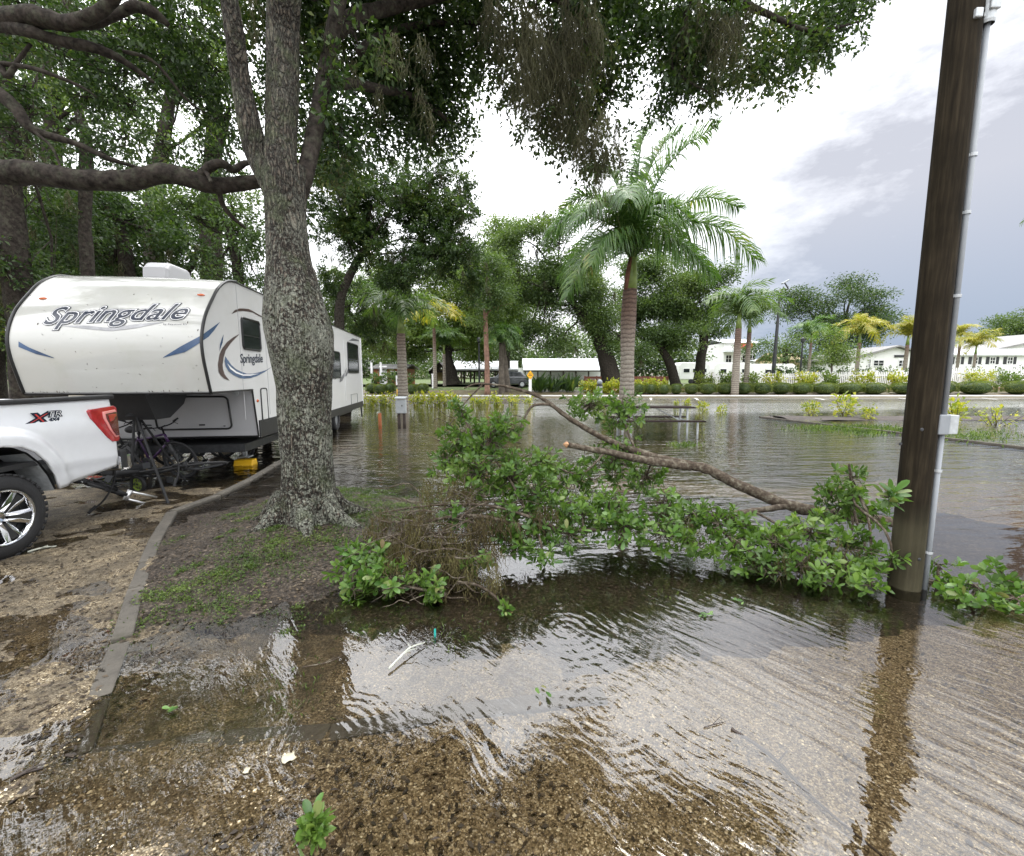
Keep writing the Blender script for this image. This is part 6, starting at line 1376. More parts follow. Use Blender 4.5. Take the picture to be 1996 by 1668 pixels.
fallen('fallen_branch', 'brushy fallen branch hung with brown moss in front of the oak', (b1.x, b1.y, 0),
    [('limb', [(1040, 1030, 3.9, 9), (960, 1010, 3.85, 9), (900, 1005, 3.8, 8), (820, 1020, 3.75, 7), (740, 1060, 3.6, 6), (690, 1080, 3.5, 4)]), ('side_branch', [(960, 1010, 3.85, 6), (930, 1060, 3.6, 5), (900, 1120, 3.4, 4), (870, 1160, 3.25, 3)]), ('side_branch', [(1085, 1030, 3.9, 9), (1040, 1010, 3.9, 8), (950, 985, 3.95, 6), (840, 985, 4.0, 5), (740, 1000, 4.1, 3)])],
    [Bl(*b) for b in [(700, 1080, 40, 40, 3.45), (720, 1120, 55, 40, 3.25), (690, 1150, 35, 35, 3.15), (760, 1130, 50, 40, 3.2), (740, 1075, 40, 25, 3.5), (830, 1130, 45, 35, 3.25), (980, 1040, 30, 25, 3.7), (985, 1185, 14, 12, 3.05), (850, 1160, 30, 25, 3.15), (1010, 1060, 50, 28, 3.65), (1060, 1085, 36, 20, 3.6), (930, 1090, 40, 24, 3.45), (880, 1010, 40, 24, 3.8), (660, 1120, 24, 24, 3.3)]],
    185, 170, 72, moss=([Bl(*b) for b in [(790, 1080, 50, 60, 3.4), (830, 1040, 70, 50, 3.6), (880, 1080, 60, 50, 3.5), (960, 1110, 16, 60, 3.3), (770, 1020, 60, 30, 3.8), (900, 1140, 70, 30, 3.3), (870, 960, 60, 30, 4.1), (1060, 1010, 30, 25, 3.9), (1000, 1050, 50, 30, 3.7), (940, 1030, 50, 40, 3.7)]], 5200, .06, .28),
    bare=[(Bl(860, 1050, 130, 60, 3.6), 120), (Bl(900, 980, 120, 30, 4.0), 50), (Bl(830, 1140, 110, 35, 3.3), 50)])
b2 = G(1890, 1170)
fallen('fallen_branch', 'low leafy branch in the water right of the utility pole', (b2.x, b2.y, 0),
    [('limb', [(1800, 1130, 3.5, 7), (1860, 1140, 3.35, 6), (1930, 1150, 3.2, 5), (2040, 1160, 3.1, 4)])],
    [Bl(*b) for b in [(1830, 1100, 28, 45, 3.5), (1845, 1150, 40, 25, 3.25), (1900, 1140, 45, 30, 3.2), (1955, 1125, 40, 35, 3.2), (1975, 1165, 45, 30, 3.05), (1900, 1175, 50, 18, 3.05), (2030, 1140, 40, 40, 3.1)]], 140, 110, 73)
fallen('fallen_branch', 'small dark leafy sprig caught on the front of the pole', tuple(P(1735, 975, 3.22)), [('limb', [(1752, 985, 3.24, 4), (1735, 970, 3.22, 4), (1715, 965, 3.2, 3)])], [Bl(1738, 972, 26, 16, 3.2)], 200, 24, 74, L=.11)
q = G(612, 1610, -.02)
fallen('fallen_branch', 'small green sprig floating close to the bottom edge', (q.x, q.y, 0), [('limb', [(600, 1650, 1.31, 5), (612, 1620, 1.34, 4), (620, 1590, 1.37, 3)])], [Bl(612, 1612, 26, 30, 1.35, .02)], 2600, 14, 75, L=.062)

# ------------------------------------------------------------------ grass, litter, sticks
def bed_grass():
    nr = np.random.default_rng(5); co = []
    cx = nr.uniform(-4.1, .3, 2600); cy = nr.uniform(2.7, 7.0, 2600); g = patchy(np.stack([cx, cy, 0 * cx], 1), 1.9, 4) + nr.normal(0, .8, len(cx)); cz = H(cx, cy)
    k = in_poly(cx, cy, BED) & (cz > -.015) & (g > -.1); cx, cy = cx[k], cy[k]
    rep = nr.integers(6, 46, len(cx)); X = np.repeat(cx, rep); Y = np.repeat(cy, rep); R = np.repeat(nr.uniform(.02, .085, len(cx)), rep); X = X + nr.normal(0, 1, len(X)) * R; Y = Y + nr.normal(0, 1, len(Y)) * R
    p = np.stack([X, Y, H(X, Y)], 1); d = nr.normal(0, .7, p.shape); d[:, 2] = np.abs(d[:, 2]) + .4; co.append(leaf_quads(p, d, .034, .0036, nr, .5, .5))
    k = nr.uniform(0, 1, len(X)) < .55; p = p[k] + np.array([0, 0, .012]); d = nr.normal(0, 1, p.shape); d[:, 2] = .25; co.append(leaf_quads(p, d, .020, .0065, nr, .3, .1))
    # tufts poking out of the water in front
    for px, py, m in ((600, 1150, 120), (650, 1190, 120), (560, 1330, 160), (600, 1360, 120), (880, 1240, 160), (920, 1220, 160), (1320, 870, 0), (990, 1180, 120), (440, 1130, 120), (1290, 1160, 90), (250, 1290, 40)):
        c = G(px, py); p = np.stack([c.x + nr.normal(0, .10, m), c.y + nr.normal(0, .10, m), np.full(m, -.02)], 1)[::3]; d = nr.normal(0, .6, p.shape); d[:, 2] = np.abs(d[:, 2]) + .4
        if m: co.append(leaf_quads(p, d, .055, .0032, nr, .5, .4))
    o = np_mesh('grass', np.concatenate(co), 4, M['grass']); tag(o, 'sparse green weeds and grass on the bed under the oak', 'grass', kind='stuff')
    co = []
    for px, py, rx, ry, m in ((1640, 834, 90, 7, 1300), (1690, 841, 50, 8, 600), (1900, 850, 80, 13, 420), (1770, 838, 100, 7, 700), (1330, 868, 30, 6, 160)):
        u = nr.normal(0, .5, (m, 2)); pts = [G(px + a * rx, py + b * ry) for a, b in u]; p = np.array([(q.x, q.y, max(-.03, Hs(q.x, q.y))) for q in pts]); d = nr.normal(0, .5, p.shape); d[:, 2] = np.abs(d[:, 2]) + .5
        co.append(leaf_quads(p, d, .13, .016, nr, .5, .4))
    o = np_mesh('grass', np.concatenate(co), 4, M['grass']); tag(o, 'green grass on the drowned mulch island by the utility pole', 'grass', kind='stuff')
bed_grass()
def litter():
    nr = np.random.default_rng(15); n = 26000
    x = nr.uniform(-5.5, 3.0, n); y = nr.uniform(1.15, 7, n) ** 1.0; g = patchy(np.stack([x, y, 0 * x], 1), 2.2, 14); k = (g > -.3) | (x < -2); x, y = x[k], y[k]; z = H(x, y) + .006; fl = (nr.uniform(0, 1, len(x)) < .05) & (x < .4); z[fl] = np.maximum(z[fl], .004)
    p = np.stack([x, y, z], 1); d = nr.normal(0, 1, p.shape); d[:, 2] *= .08
    keep = ((x > -3.2) | (nr.uniform(0, 1, len(x)) < .5)) & ((x < .2) | (nr.uniform(0, 1, len(x)) < .12))
    o = np_mesh('leaf_litter', leaf_quads(p[keep], d[keep], .036, .008, nr, .25, .05), 4, M['litter']); tag(o, 'brown dead leaves scattered on the wet gravel and soil', 'dead leaves', kind='stuff')
    # pebbles on the gravel
    m = 26000; x = nr.uniform(-2.4, 2.6, m); y = 1.12 + 1.9 * nr.uniform(0, 1, m) ** 1.6; k = ~in_poly(x, y, BED); x, y = x[k], y[k]; z = H(x, y) + .001; s = np.clip(.0034 * np.exp(nr.normal(0, .42, len(x))), .0018, .011); m = len(x)
    base = np.array([(1, 0, 0), (.3, .9, 0), (-.8, .6, 0), (-.8, -.6, 0), (.3, -.9, 0), (0, 0, .9)]); an = nr.uniform(0, 6.3, m); co = np.zeros((m, 6, 3))
    bx = base[None] * s[:, None, None] * np.stack([nr.uniform(.8, 1.3, m), nr.uniform(.7, 1.1, m), nr.uniform(.5, 1, m)], 1)[:, None, :]
    co[..., 0] = bx[..., 0] * np.cos(an)[:, None] - bx[..., 1] * np.sin(an)[:, None] + x[:, None]; co[..., 1] = bx[..., 0] * np.sin(an)[:, None] + bx[..., 1] * np.cos(an)[:, None] + y[:, None]; co[..., 2] = bx[..., 2] + z[:, None]
    tri = np.array([(0, 1, 5), (1, 2, 5), (2, 3, 5), (3, 4, 5), (4, 0, 5)]); q = co[:, tri].reshape(-1, 3)
    me = bpy.data.meshes.new('gravel'); me.vertices.add(m * 6); me.vertices.foreach_set('co', co.astype(np.float32).ravel()); f = (tri[None] + (np.arange(m) * 6)[:, None, None]).astype(np.int32).ravel()
    me.loops.add(len(f)); me.loops.foreach_set('vertex_index', f); me.polygons.add(len(f) // 3); me.polygons.foreach_set('loop_start', np.arange(0, len(f), 3, dtype=np.int32)); me.update(calc_edges=True)
    mt, nd, L, b = new_mat('pebble'); g = nd.new('ShaderNodeNewGeometry'); r = ramp(nd, [(0, (.10, .072, .04)), (.4, (.25, .19, .11)), (.75, (.42, .34, .21)), (1, (.66, .60, .45))]); L(g.outputs['Random Per Island'], r.inputs[0]); L(r.outputs[0], b.inputs['Base Color']); b.inputs['Roughness'].default_value = .5
    o = finish(me, 'gravel', mt, smooth=False); tag(o, 'loose tan pebbles under the shallow water in front', 'gravel', kind='stuff')
litter()
def stick(name, label, pts, w, mat, cat='stick'):
    q = pts[0]; t = thing(name, tuple(q), label, cat); mb = MB(); rng = random.Random(int(q.x * 99)); sp = spline([p - q for p in pts], 16)
    mb.tube(sp, lerp_list([w, w * .85, w * .5], 16), 7, .15, rng); mb.build('stem', M[mat], t, True)
    mb = MB(); a = sp[6]; mb.tube([a, a + Vector((.05, .03, .015)), a + Vector((.08, .06, .0))], [w * .5, w * .4, w * .2], 5); a = sp[10]; mb.tube([a, a + Vector((-.03, .04, .01))], [w * .4, w * .2], 5); mb.build('fork', M[mat], t, True)
M['pale_lichen'] = simple('pale_lichen', (.42, .43, .36), .85, 0, .3, 30)
stick('stick', 'pale lichen covered stick in the water near the front edging', [G(758, 1303, .02), G(780, 1280, .03), (G(800, 1262, .035)), G(828, 1252, .02)], .007, 'pale_lichen')
stick('stick', 'long thin dark twig under the water at lower right', [G(1425, 1420, .004), G(1500, 1470, -.03), G(1590, 1560, -.04), G(1720, 1668, -.03)], .009, 'timber_dark')
stick('stick', 'short forked twig floating in the pale reflection', [G(1372, 1418, .004), G(1392, 1412, .006), G(1414, 1407, .004)], .003, 'timber_dark')
stick('stick', 'short dark stick on the gravel at the lower left corner', [G(20, 1520, .005), G(50, 1505, .006), G(85, 1496, .005)], .008, 'timber_dark')
stick('stick', 'white stripped branch lying on the gravel beside the truck tyre', [G(55, 1075, .0), G(80, 1068, .02), G(110, 1064, .0)], .010, 'pale_lichen')
stick('stick', 'twig lying across the soil left of the green brush', [G(590, 1300, .0), G(640, 1290, .012), G(668, 1276, .0)], .004, 'twig')
def scrap(name, label, px, py, w, h, mat, rot, cat):
    q = G(px, py, 0); q.z = Hs(q.x, q.y) + .006; t = thing(name, tuple(q), label, cat, rot); rng = random.Random(px); nx = 6; vs = []; mb = MB()
    for j in range(nx):
        for i in range(nx):
            vs.append(((i / (nx - 1) - .5) * w + rng.uniform(-1, 1) * w * .05, (j / (nx - 1) - .5) * h + rng.uniform(-1, 1) * h * .05, rng.uniform(0, .010)))
    mb.add(vs, [(j * nx + i, j * nx + i + 1, (j + 1) * nx + i + 1, (j + 1) * nx + i) for j in range(nx - 1) for i in range(nx - 1)]); o = mb.build('sheet', M[mat], t, True); m = o.modifiers.new('s', 'SOLIDIFY'); m.thickness = .001
scrap('paper_scrap', 'crumpled pale paper scrap lying in the gravel', 562, 1478, .052, .05, 'paper', .5, 'paper scrap')
scrap('paper_scrap', 'smaller torn paper scrap left of the crumpled one', 481, 1503, .026, .028, 'paper', .1, 'paper scrap')
q = G(848, 1240, 0); t = thing('plant_tag', tuple(q), 'small teal plastic tag sticking out of the dark water', 'tag', .3); mb = MB(); mb.box((0, 0, .02), (.014, .003, .07)); bevel(mb.build('strip', M['teal'], t), .001)
nr = np.random.default_rng(8)
k = 0
for px, py, lab in ((1060, 1350, 'pale green leaf pair floating over the front edging'), (1440, 1172, 'dark green sprout floating below the leafy limb'), (1372, 1200, 'tiny dark leaf cluster floating in the bright ripples'), (330, 1395, 'yellow green leaf cluster floating over the corner of the bed'), (985, 1195, 'little sprout with round leaves at the edge of the brush')):
    q = G(px, py, .006); t = thing('floating_leaves', tuple(q), lab, 'leaves', group='loose leaves on the water')
    for j in range(5 if px != 1060 else 3):
        a = nr.uniform(0, 6.3); o = bpy.data.objects.new('leaf', LEAF); COL.objects.link(o); o.parent = t; o.location = (nr.normal(0, .018), nr.normal(0, .018), .004 + .01 * nr.uniform()); o.rotation_euler = (nr.normal(0, .25), nr.normal(-.15, .2), a); s = nr.uniform(.035, .06); o.scale = (s, s, s)

# ------------------------------------------------------------------ shrubs and hedge
def shrub_mesh(seed, n, leaf, wd, h, r, stems=6, up=.6):
    nr = np.random.default_rng(seed); rng = random.Random(seed); mb = MB(); tips = []
    for i in range(stems):
        a = 6.28 * i / stems + rng.uniform(-.4, .4); e = Vector((math.cos(a) * r * rng.uniform(.4, .9), math.sin(a) * r * rng.uniform(.4, .9), h * rng.uniform(.55, .95))); sp = wiggle((0, 0, -.15), e, 6, .1, rng); mb.tube(sp, lerp_list([.018 * h, .008 * h], 6), 5); tips += sp[2:]
    tp = np.array([tuple(x) for x in tips]); p = tp[nr.integers(0, len(tp), n)] + nr.normal(0, .09 * h + .02, (n, 3)); d = unit(p - np.array([0, 0, h * .3])) + nr.normal(0, .5, p.shape) + np.array([0, 0, up]) * .4
    return mb, leaf_quads(p, d, leaf, wd, nr, .6, .4)
def croton(px, py, label, hpx, seed, n=120, Y=None, sc=1.0):
    q = G(px, py) if Y is None else gpt(px, Y); z = max(-.12, Hs(q.x, q.y)); h = hpx * pxm(q.y); t = thing('shrub', (q.x, q.y, z), label, 'shrub', group='yellow shrubs standing in the flood')
    mb, co = shrub_mesh(seed, n, .17 * h + .05, .05 * h + .012, h, h * .5 * sc); mb.build('stem', M['twig'], t); np_mesh('foliage', co, 4, M['croton'], t)
for i, (px, py, h, lab) in enumerate([(1368, 798, 18, 'small yellow shrub nearest the picnic table bench'), (1407, 804, 18, 'small yellow shrub second from the picnic table'), (1580, 812, 26, 'first yellow shrub on the mulch island, pale and open'), (1646, 814, 44, 'tallest yellow shrub on the mulch island'), (1693, 818, 24, 'low rounded yellow shrub left of the pole'), (1860, 822, 48, 'upright yellow shrub right behind the pole'), (1337, 788, 14, 'yellow shrub showing just over the table top'), (1318, 787, 9, 'tiny yellow sprout left above the table top')]): croton(px, py, lab, h, 100 + i, 150)
q = G(1940, 828); t = thing('shrub', (q.x, q.y, .03), 'bare stemmed shrub with leaf tufts at the right edge', 'shrub', group='yellow shrubs standing in the flood'); h = 36 * pxm(q.y); mb, co = shrub_mesh(119, 110, .14, .045, h, h * 1.3, 9); mb.build('stem', M['twig'], t); np_mesh('foliage', co, 4, M['croton'], t)
ordn = ['first', 'second', 'third', 'fourth', 'fifth', 'sixth', 'seventh', 'eighth', 'ninth', 'tenth', 'eleventh', 'twelfth', 'thirteenth', 'fourteenth', 'fifteenth', 'sixteenth', 'seventeenth', 'eighteenth', 'nineteenth', 'twentieth']
for i, (px, h, w_) in enumerate([(718, 26, 1.2), (738, 24, 1.2), (757, 28, 1.1), (812, 26, 1.2), (832, 26, 1.3), (852, 28, 1.2), (872, 30, 1.2), (888, 22, 1.0), (925, 22, 1.1), (945, 20, 1.2), (968, 26, .9), (1000, 24, 1.1), (1030, 18, 1.1), (1175, 18, 1.0)]):
    croton(px, 789, '%s yellow shrub from the camper along the drowned border' % ordn[i], h, 140 + i, 170, None, w_)
def hedge_proto():
    nr = np.random.default_rng(3); u = unit(nr.normal(0, 1, (5200, 3))); u = u[u[:, 2] > -.35]; sg = np.abs(u) ** .72 * np.sign(u); p = sg * (1 + .05 * patchy(u, 4, 2)[:, None] / 2); d = u + nr.normal(0, .6, u.shape)
    co = leaf_quads(p, d, .11, .03, nr, 1.0, .2); me_o = np_mesh('foliage', co, 4, M['hedge_leaf']); mb = MB(); mb.ball((0, 0, 0), (.9, .9, .88), 16, 10); core = mb.build('core', M['oak_leaf'], None, True); return me_o, core
HP, HC = hedge_proto(); HPm, HCm = HP.data, HC.data; bpy.data.objects.remove(HP); bpy.data.objects.remove(HC)
def hedge_ball(px, top, bot, wpx, Y, label, group):
    k = pxm(Y); c = P(px, bot, Y); zg = Hs(c.x, Y); h = (bot - top) * k; t = thing('clipped_shrub', (c.x, Y, zg), label, 'shrub', group=group); rng = random.Random(px)
    for nm, me in (('foliage', HPm), ('core', HCm)):
        o = bpy.data.objects.new(nm, me); COL.objects.link(o); o.parent = t; o.location = (0, 0, h * .5); o.scale = (wpx * k / 2, wpx * k / 2 * .9, h * .55); o.rotation_euler = (0, 0, rng.uniform(0, 6.3) if nm == 'foliage' else 0)
        if nm == 'foliage': o.rotation_euler = (0, 0, 0 if rng.random() < .5 else math.pi)
HB = [(1244, 26), (1268, 25), (1294, 27), (1318, 25), (1347, 31), (1378, 37), (1413, 38), (1448, 38), (1485, 38), (1522, 40), (1561, 40), (1607, 44), (1655, 50), (1702, 48), (1762, 48), (1838, 44), (1900, 60), (1982, 46)]
for i, (px, w_) in enumerate(HB): hedge_ball(px, 744 + (2 if px < 1350 else 0) - (3 if px > 1800 else 0), 766, w_ * .9, 36.6 + .2 * math.sin(i * 2.2), '%s clipped green shrub from the palm in the kerbside row' % ordn[i], 'clipped shrubs along the kerb')
for i, (px, w_) in enumerate([(1551, 38), (1587, 34), (1636, 42)]): hedge_ball(px, 737, 752, w_, 38.3, '%s clipped shrub of the short second row by the fence' % ordn[i], 'clipped shrubs of the back row')
for i, (px, w_) in enumerate([(690, 22), (724, 20), (741, 22), (760, 22), (803, 18), (824, 22)]): hedge_ball(px, 746, 765, w_, 37 + .4 * (i % 2), '%s small round shrub from the camper on the far lawn' % ordn[i], 'round shrubs on the lawn')
def loose(px, top, bot, wpx, Y, label, leafm, seed, group, n=420):
    k = pxm(Y); c = P(px, bot, Y); zg = Hs(c.x, Y); h = (P(px, top, Y).z - zg); t = thing('shrub', (c.x, Y, zg), label, 'shrub', group=group); nr = np.random.default_rng(seed); mb, co = shrub_mesh(seed, n, .26, .07, h, wpx * k / 2, 9); mb.build('stem', M['twig'], t); np_mesh('foliage', co, 4, M[leafm], t)
for i, (px, w_, lm) in enumerate([(1375, 34, 'hedge_leaf'), (1420, 30, 'oak_leaf_light'), (1460, 34, 'oak_leaf_light'), (1505, 40, 'croton'), (1570, 40, 'croton'), (1615, 30, 'oak_leaf_light'), (1680, 44, 'croton'), (1748, 30, 'croton'), (1905, 60, 'croton'), (1970, 44, 'oak_leaf_light')]):
    loose(px, 727 if px < 1800 else 722, 750, w_, 39.2, '%s loose yellow green bush along the white fence' % ordn[i], lm, 200 + i, 'loose bushes along the fence', 520)
for i in range(9): loose(1560 + 62 * i, 716 + (i % 3), 748, 84, 43.5, '%s dark green bush behind the white pickets' % ordn[i], 'oak_leaf', 260 + i, 'bushes behind the fence', 900)
for i, px in enumerate((1150, 1185, 1215, 1250, 1285)): loose(px, 742, 757, 40, 37.6, '%s stretch of yellow hedge behind the royal palm' % ordn[i], 'croton', 220 + i, 'yellow hedge behind the palm', 520)
for i, (px, w_) in enumerate([(1052, 40), (1078, 44), (1108, 46)]):   # dark strappy plants
    Y = 38; k = pxm(Y); b = gpt(px, Y); t = thing('strappy_plant', b, '%s dark strap leaved plant right of the yellow sign' % ordn[i], 'plant', group='dark strappy plants'); nr = np.random.default_rng(px); n = 46
    p = np.zeros((n, 3)) + nr.normal(0, .25, (n, 3)) * np.array([1, 1, 0]); d = nr.normal(0, .5, (n, 3)); d[:, 2] = np.abs(d[:, 2]) + .55; np_mesh('leaves', leaf_quads(p, d, 2.0, .16, nr, .6, .35), 4, M['oak_leaf'], t)
for i, (px, w_) in enumerate([(790, 40), (765, 34), (735, 30)]): loose(px, 725, 745, w_, 42, '%s leafy bush beside the orange cabin' % ordn[i], 'oak_leaf_far', 240 + i, 'bushes by the cabin')

# ------------------------------------------------------------------ picnic table, post box, bollard, signs
def picnic_table():
    a = G(1355, 846); Y = a.y; k = pxm(Y); xr = P(1347, 795, Y + .75).x; xl = xr - 2.45; yc = Y + .75; t = thing('picnic_table', ((xl + xr) / 2, yc, -.17), 'dark plank picnic table with metal legs standing in the flood', 'picnic table'); hx = (xr - xl) / 2
    zt = P(1300, 793, yc).z + .17; zb = P(1320, 821, Y).z + .17
    for i, y in enumerate((-.30, -.15, 0, .15, .30)):
        o = MB().box((0, 0, 0), (2 * hx, .14, .04)).build('tabletop_plank', M['table_plank'], t); o.location = (0, y, zt); bevel(o, .006)
    for s in (-1, 1):
        for j in (-.07, .07):
            o = MB().box((0, 0, 0), (2 * hx + .12, .13, .04)).build('bench_plank', M['table_plank'], t); o.location = (.06, s * .72 + j, zb); bevel(o, .006)
    for x in (hx - .22, -hx + .22):
        for s in (-1, 1):
            mb = MB(); mb.tube([(x, s * .26, zt - .02), (x, s * .34, 0)], .034, 8); mb.build('leg', M['galv'], t)
            mb = MB(); mb.tube([(x + .14, s * .72, zb - .02), (x + .14, s * .74, 0)], .034, 8); mb.tube([(x + .14, s * .72, zb - .03), (x, s * .3, zb - .04)], .02, 6); mb.build('leg', M['galv'], t)
        mb = MB(); mb.tube([(x, -.34, zt - .03), (x, .34, zt - .03)], .018, 6); mb.tube([(x, -.72, zb - .03), (x, .72, zb - .03)], .018, 6); mb.build('cross_bar', M['galv'], t)
    for s in (-1, 1):
        mb = MB(); mb.tube([(s * (hx - .22), -.1, zb - .12), (s * .1, 0, zt - .03)], .016, 6); mb.build('brace', M['galv'], t)
picnic_table()
q = G(783, 826); t = thing('meter_box', (q.x, q.y, -.17), 'grey electrical box on two dark posts in the water', 'electrical box', rad(4)); k = pxm(q.y); 
mb = MB(); mb.box((0, 0, P(783, 792, q.y).z + .17), (.36, .22, P(783, 778, q.y).z - P(783, 804, q.y).z)); bevel(mb.build('box', M['greybox'], t), .015)
mb = MB(); mb.prism([(-.2, -.14, P(783, 777, q.y).z + .17), (.2, -.14, P(783, 777, q.y).z + .17), (.2, .14, P(783, 776, q.y).z + .2), (-.2, .14, P(783, 776, q.y).z + .2)], (0, 0, .03)); mb.build('lid', M['greybox'], t)
for x in (-.09, .1): o = MB().box((x, 0, .4), (.1, .09, .9)).build('post', M['timber_dark'], t)
mb = MB(); mb.box((.05, -.115, P(783, 790, q.y).z + .17), (.03, .02, .06)); mb.build('latch', M['steel_dark'], t)
q = G(741, 830); t = thing('wooden_stake', (q.x, q.y, -.1), 'short orange brown wooden stake left of the grey electrical box', 'stake'); h = P(741, 805, q.y).z + .1; mb = MB(); mb.prism([(-.045, -.045, 0), (.045, -.045, 0), (.045, .045, 0), (-.045, .045, 0)], (0, 0, h)); mb.build('post', M['stake'], t); mb = MB(); mb.box((0, -.048, h - .06), (.05, .006, .05)); mb.build('label', M['timber_orange'], t)
q = P(1168, 786, 26); t = thing('bollard_light', (q.x, 26, Hs(q.x, 26)), 'grey bollard with glass globe left of the royal palm', 'bollard'); h = P(1168, 752, 26).z - Hs(q.x, 26); mb = MB(); mb.tube([(0, 0, 0), (0, 0, h)], .17, 12); mb.build('post', M['galv'], t); mb = MB(); mb.lathe([(0, h), (.2, h), (.2, h + .06), (.1, h + .1)], None, 16); mb.build('collar', M['steel_dark'], t); mb = MB(); mb.ball((0, 0, h + .22), .17, 14, 10); mb.build('globe', M['pvc'], t, True)
def sign_text(s, size, c, mat, parent, rotx=math.pi / 2):
    vs, fs = text_data(s, size, 0, .004); w = max(v.x for v in vs); h = max(v.y for v in vs)
    lettering('lettering', vs, fs, lambda v: Vector((c[0] + v.x - w / 2, c[1], c[2] + v.y - h / 2)), M[mat], parent)
Y = 33.5; b = gpt(1033, Y); t = thing('warning_sign', b, 'yellow diamond sign on a short white post by the road', 'sign'); k = pxm(Y); zz = P(1033, 731, Y).z - b.z
mb = MB(); mb.box((0, 0, zz / 2), (.22, .16, zz)); bevel(mb.build('post', M['fence_white'], t), .03); mb = MB(); r = 9 * k; mb.prism([(0, -.1, zz - r), (r * .75, -.1, zz), (0, -.1, zz + r), (-r * .75, -.1, zz)], (0, .02, 0)); pn = mb.build('panel', M['sign_yellow'], t); bevel(pn, .01)
mb = MB(); mb.box((0, -.103, zz), (.3, .006, .04)); mb.box((0, -.103, zz + .1), (.2, .006, .03)); mb.build('print', M['decal_navy'], pn)
Y = 33; b = gpt(780, Y); t = thing('speed_sign', b, 'white sign reading 10 above a yellow plate by the drowned border', 'sign'); z1 = P(780, 741, Y).z - b.z; z2 = P(776, 765, Y).z - b.z
mb = MB(); mb.tube([(0, .03, -.1), (0, .03, z1 + .3)], .035, 8); mb.build('post', M['galv'], t); o = MB().box((0, -.02, z1), (.44, .02, .72)).build('panel', M['decal_white'], t); sign_text('10', .40, (0, -.036, z1 - .02), 'decal_navy', t); o = MB().box((-.02, -.02, z2), (.32, .02, .5)).build('plate', M['sign_yellow'], t)
Y = 40; b = gpt(846, Y); t = thing('white_post', b, 'plain white post on the lawn left of the pavilion', 'post'); h = P(846, 729, Y).z - b.z; o = MB().box((0, 0, h / 2), (.2, .2, h)).build('post', M['fence_white'], t); o = MB().box((0, 0, h), (.28, .28, .06)).build('cap', M['fence_white'], t)
Y = 45; b = gpt(1500, Y); t = thing('street_lamp', b, 'tall dark street lamp leaning over beside the paired palms', 'street lamp'); h = P(1502, 575, Y).z - b.z; e = P(1528, 549, Y) - b
mb = MB(); mb.tube([(0, 0, 0), (.05, 0, h * .5), (.1, 0, h)], [.22, .16, .11], 12); mb.build('pole', M['steel_dark'], t); mb = MB(); mb.tube(spline([(.1, 0, h), (.3, 0, h + .6), (.9, 0, h + .6), (e.x, 0, e.z)], 14), .07, 8); mb.build('arm', M['steel_dark'], t); mb = MB(); mb.box((e.x + .15, 0, e.z), (.8, .3, .14), Matrix.Rotation(-.5, 4, 'Y')); bevel(mb.build('lamp_head', M['greybox'], t), .04)
for px, y, lab in ((1552, 46, 'thin dark post left of the pale young tree'), (935, 47, 'thin dark lamp post left of the reddish pine')):
    b = gpt(px, y); t = thing('lamp_post', b, lab, 'lamp post'); h = P(px, 668, y).z - b.z; mb = MB(); mb.tube([(0, 0, 0), (0, 0, h)], [.11, .08], 8); mb.build('pole', M['steel_dark'], t); mb = MB(); mb.lathe([(.05, h), (.2, h + .1), (.22, h + .45), (.05, h + .6)], None, 10); mb.build('lantern', M['steel_dark'], t)

# ------------------------------------------------------------------ white picket fence
def fence(px0, px1, top, Y0, Y1, label):
    a = gpt(px0, Y0); b = gpt(px1, Y1); t = thing('picket_fence', a, label, 'fence', group='white picket fences beyond the road'); d = b - a; d.z = 0; L = d.length; u = d.normalized(); h = P(px0, top, Y0).z - a.z
    npan = max(1, round(L / 2.4)); mbp = MB()
    for i in range(npan + 1):
        p = u * (L * i / npan); o = MB().box((0, 0, h * .52), (.13, .13, h * 1.04)).build('post', M['fence_white'], t); o.location = p
        c = MB().prism([(-.09, -.09, h * 1.04), (.09, -.09, h * 1.04), (.09, .09, h * 1.04), (-.09, .09, h * 1.04)], (0, 0, .05)).build('post_cap', M['fence_white'], o)
    n = int(L / .165); ang = math.atan2(u.y, u.x); R = Matrix.Rotation(ang, 4, 'Z'); zs_ = h
    me = None; cnt = 0
    mb = MB()
    for i in range(n):
        p = u * ((i + .5) * L / n); prof = [(-.045, 0, .1), (.045, 0, .1), (.045, 0, zs_ * .93), (0, 0, zs_), (-.045, 0, zs_ * .93)]; mb.prism([R @ Vector(v) + p for v in prof], R.to_3x3() @ Vector((0, -.022, 0)))
    tag(mb.build('pickets', M['fence_white'], t), kind='stuff')
    for z in (.3, h * .78):
        mb = MB(); mb.box(u * L / 2 + Vector((0, 0, z)), (L, .04, .1), R); o = mb.build('rail', M['fence_white'], t); o.location = R.to_3x3() @ Vector((0, .03, 0))
fence(1385, 1545, 727, 41.5, 41.0, 'white picket fence left of the pale young tree')
fence(1546, 1800, 724, 40.8, 40.4, 'white picket fence between the young tree and the pole')
fence(1815, 2100, 716, 40.2, 40.0, 'white picket fence right of the utility pole')

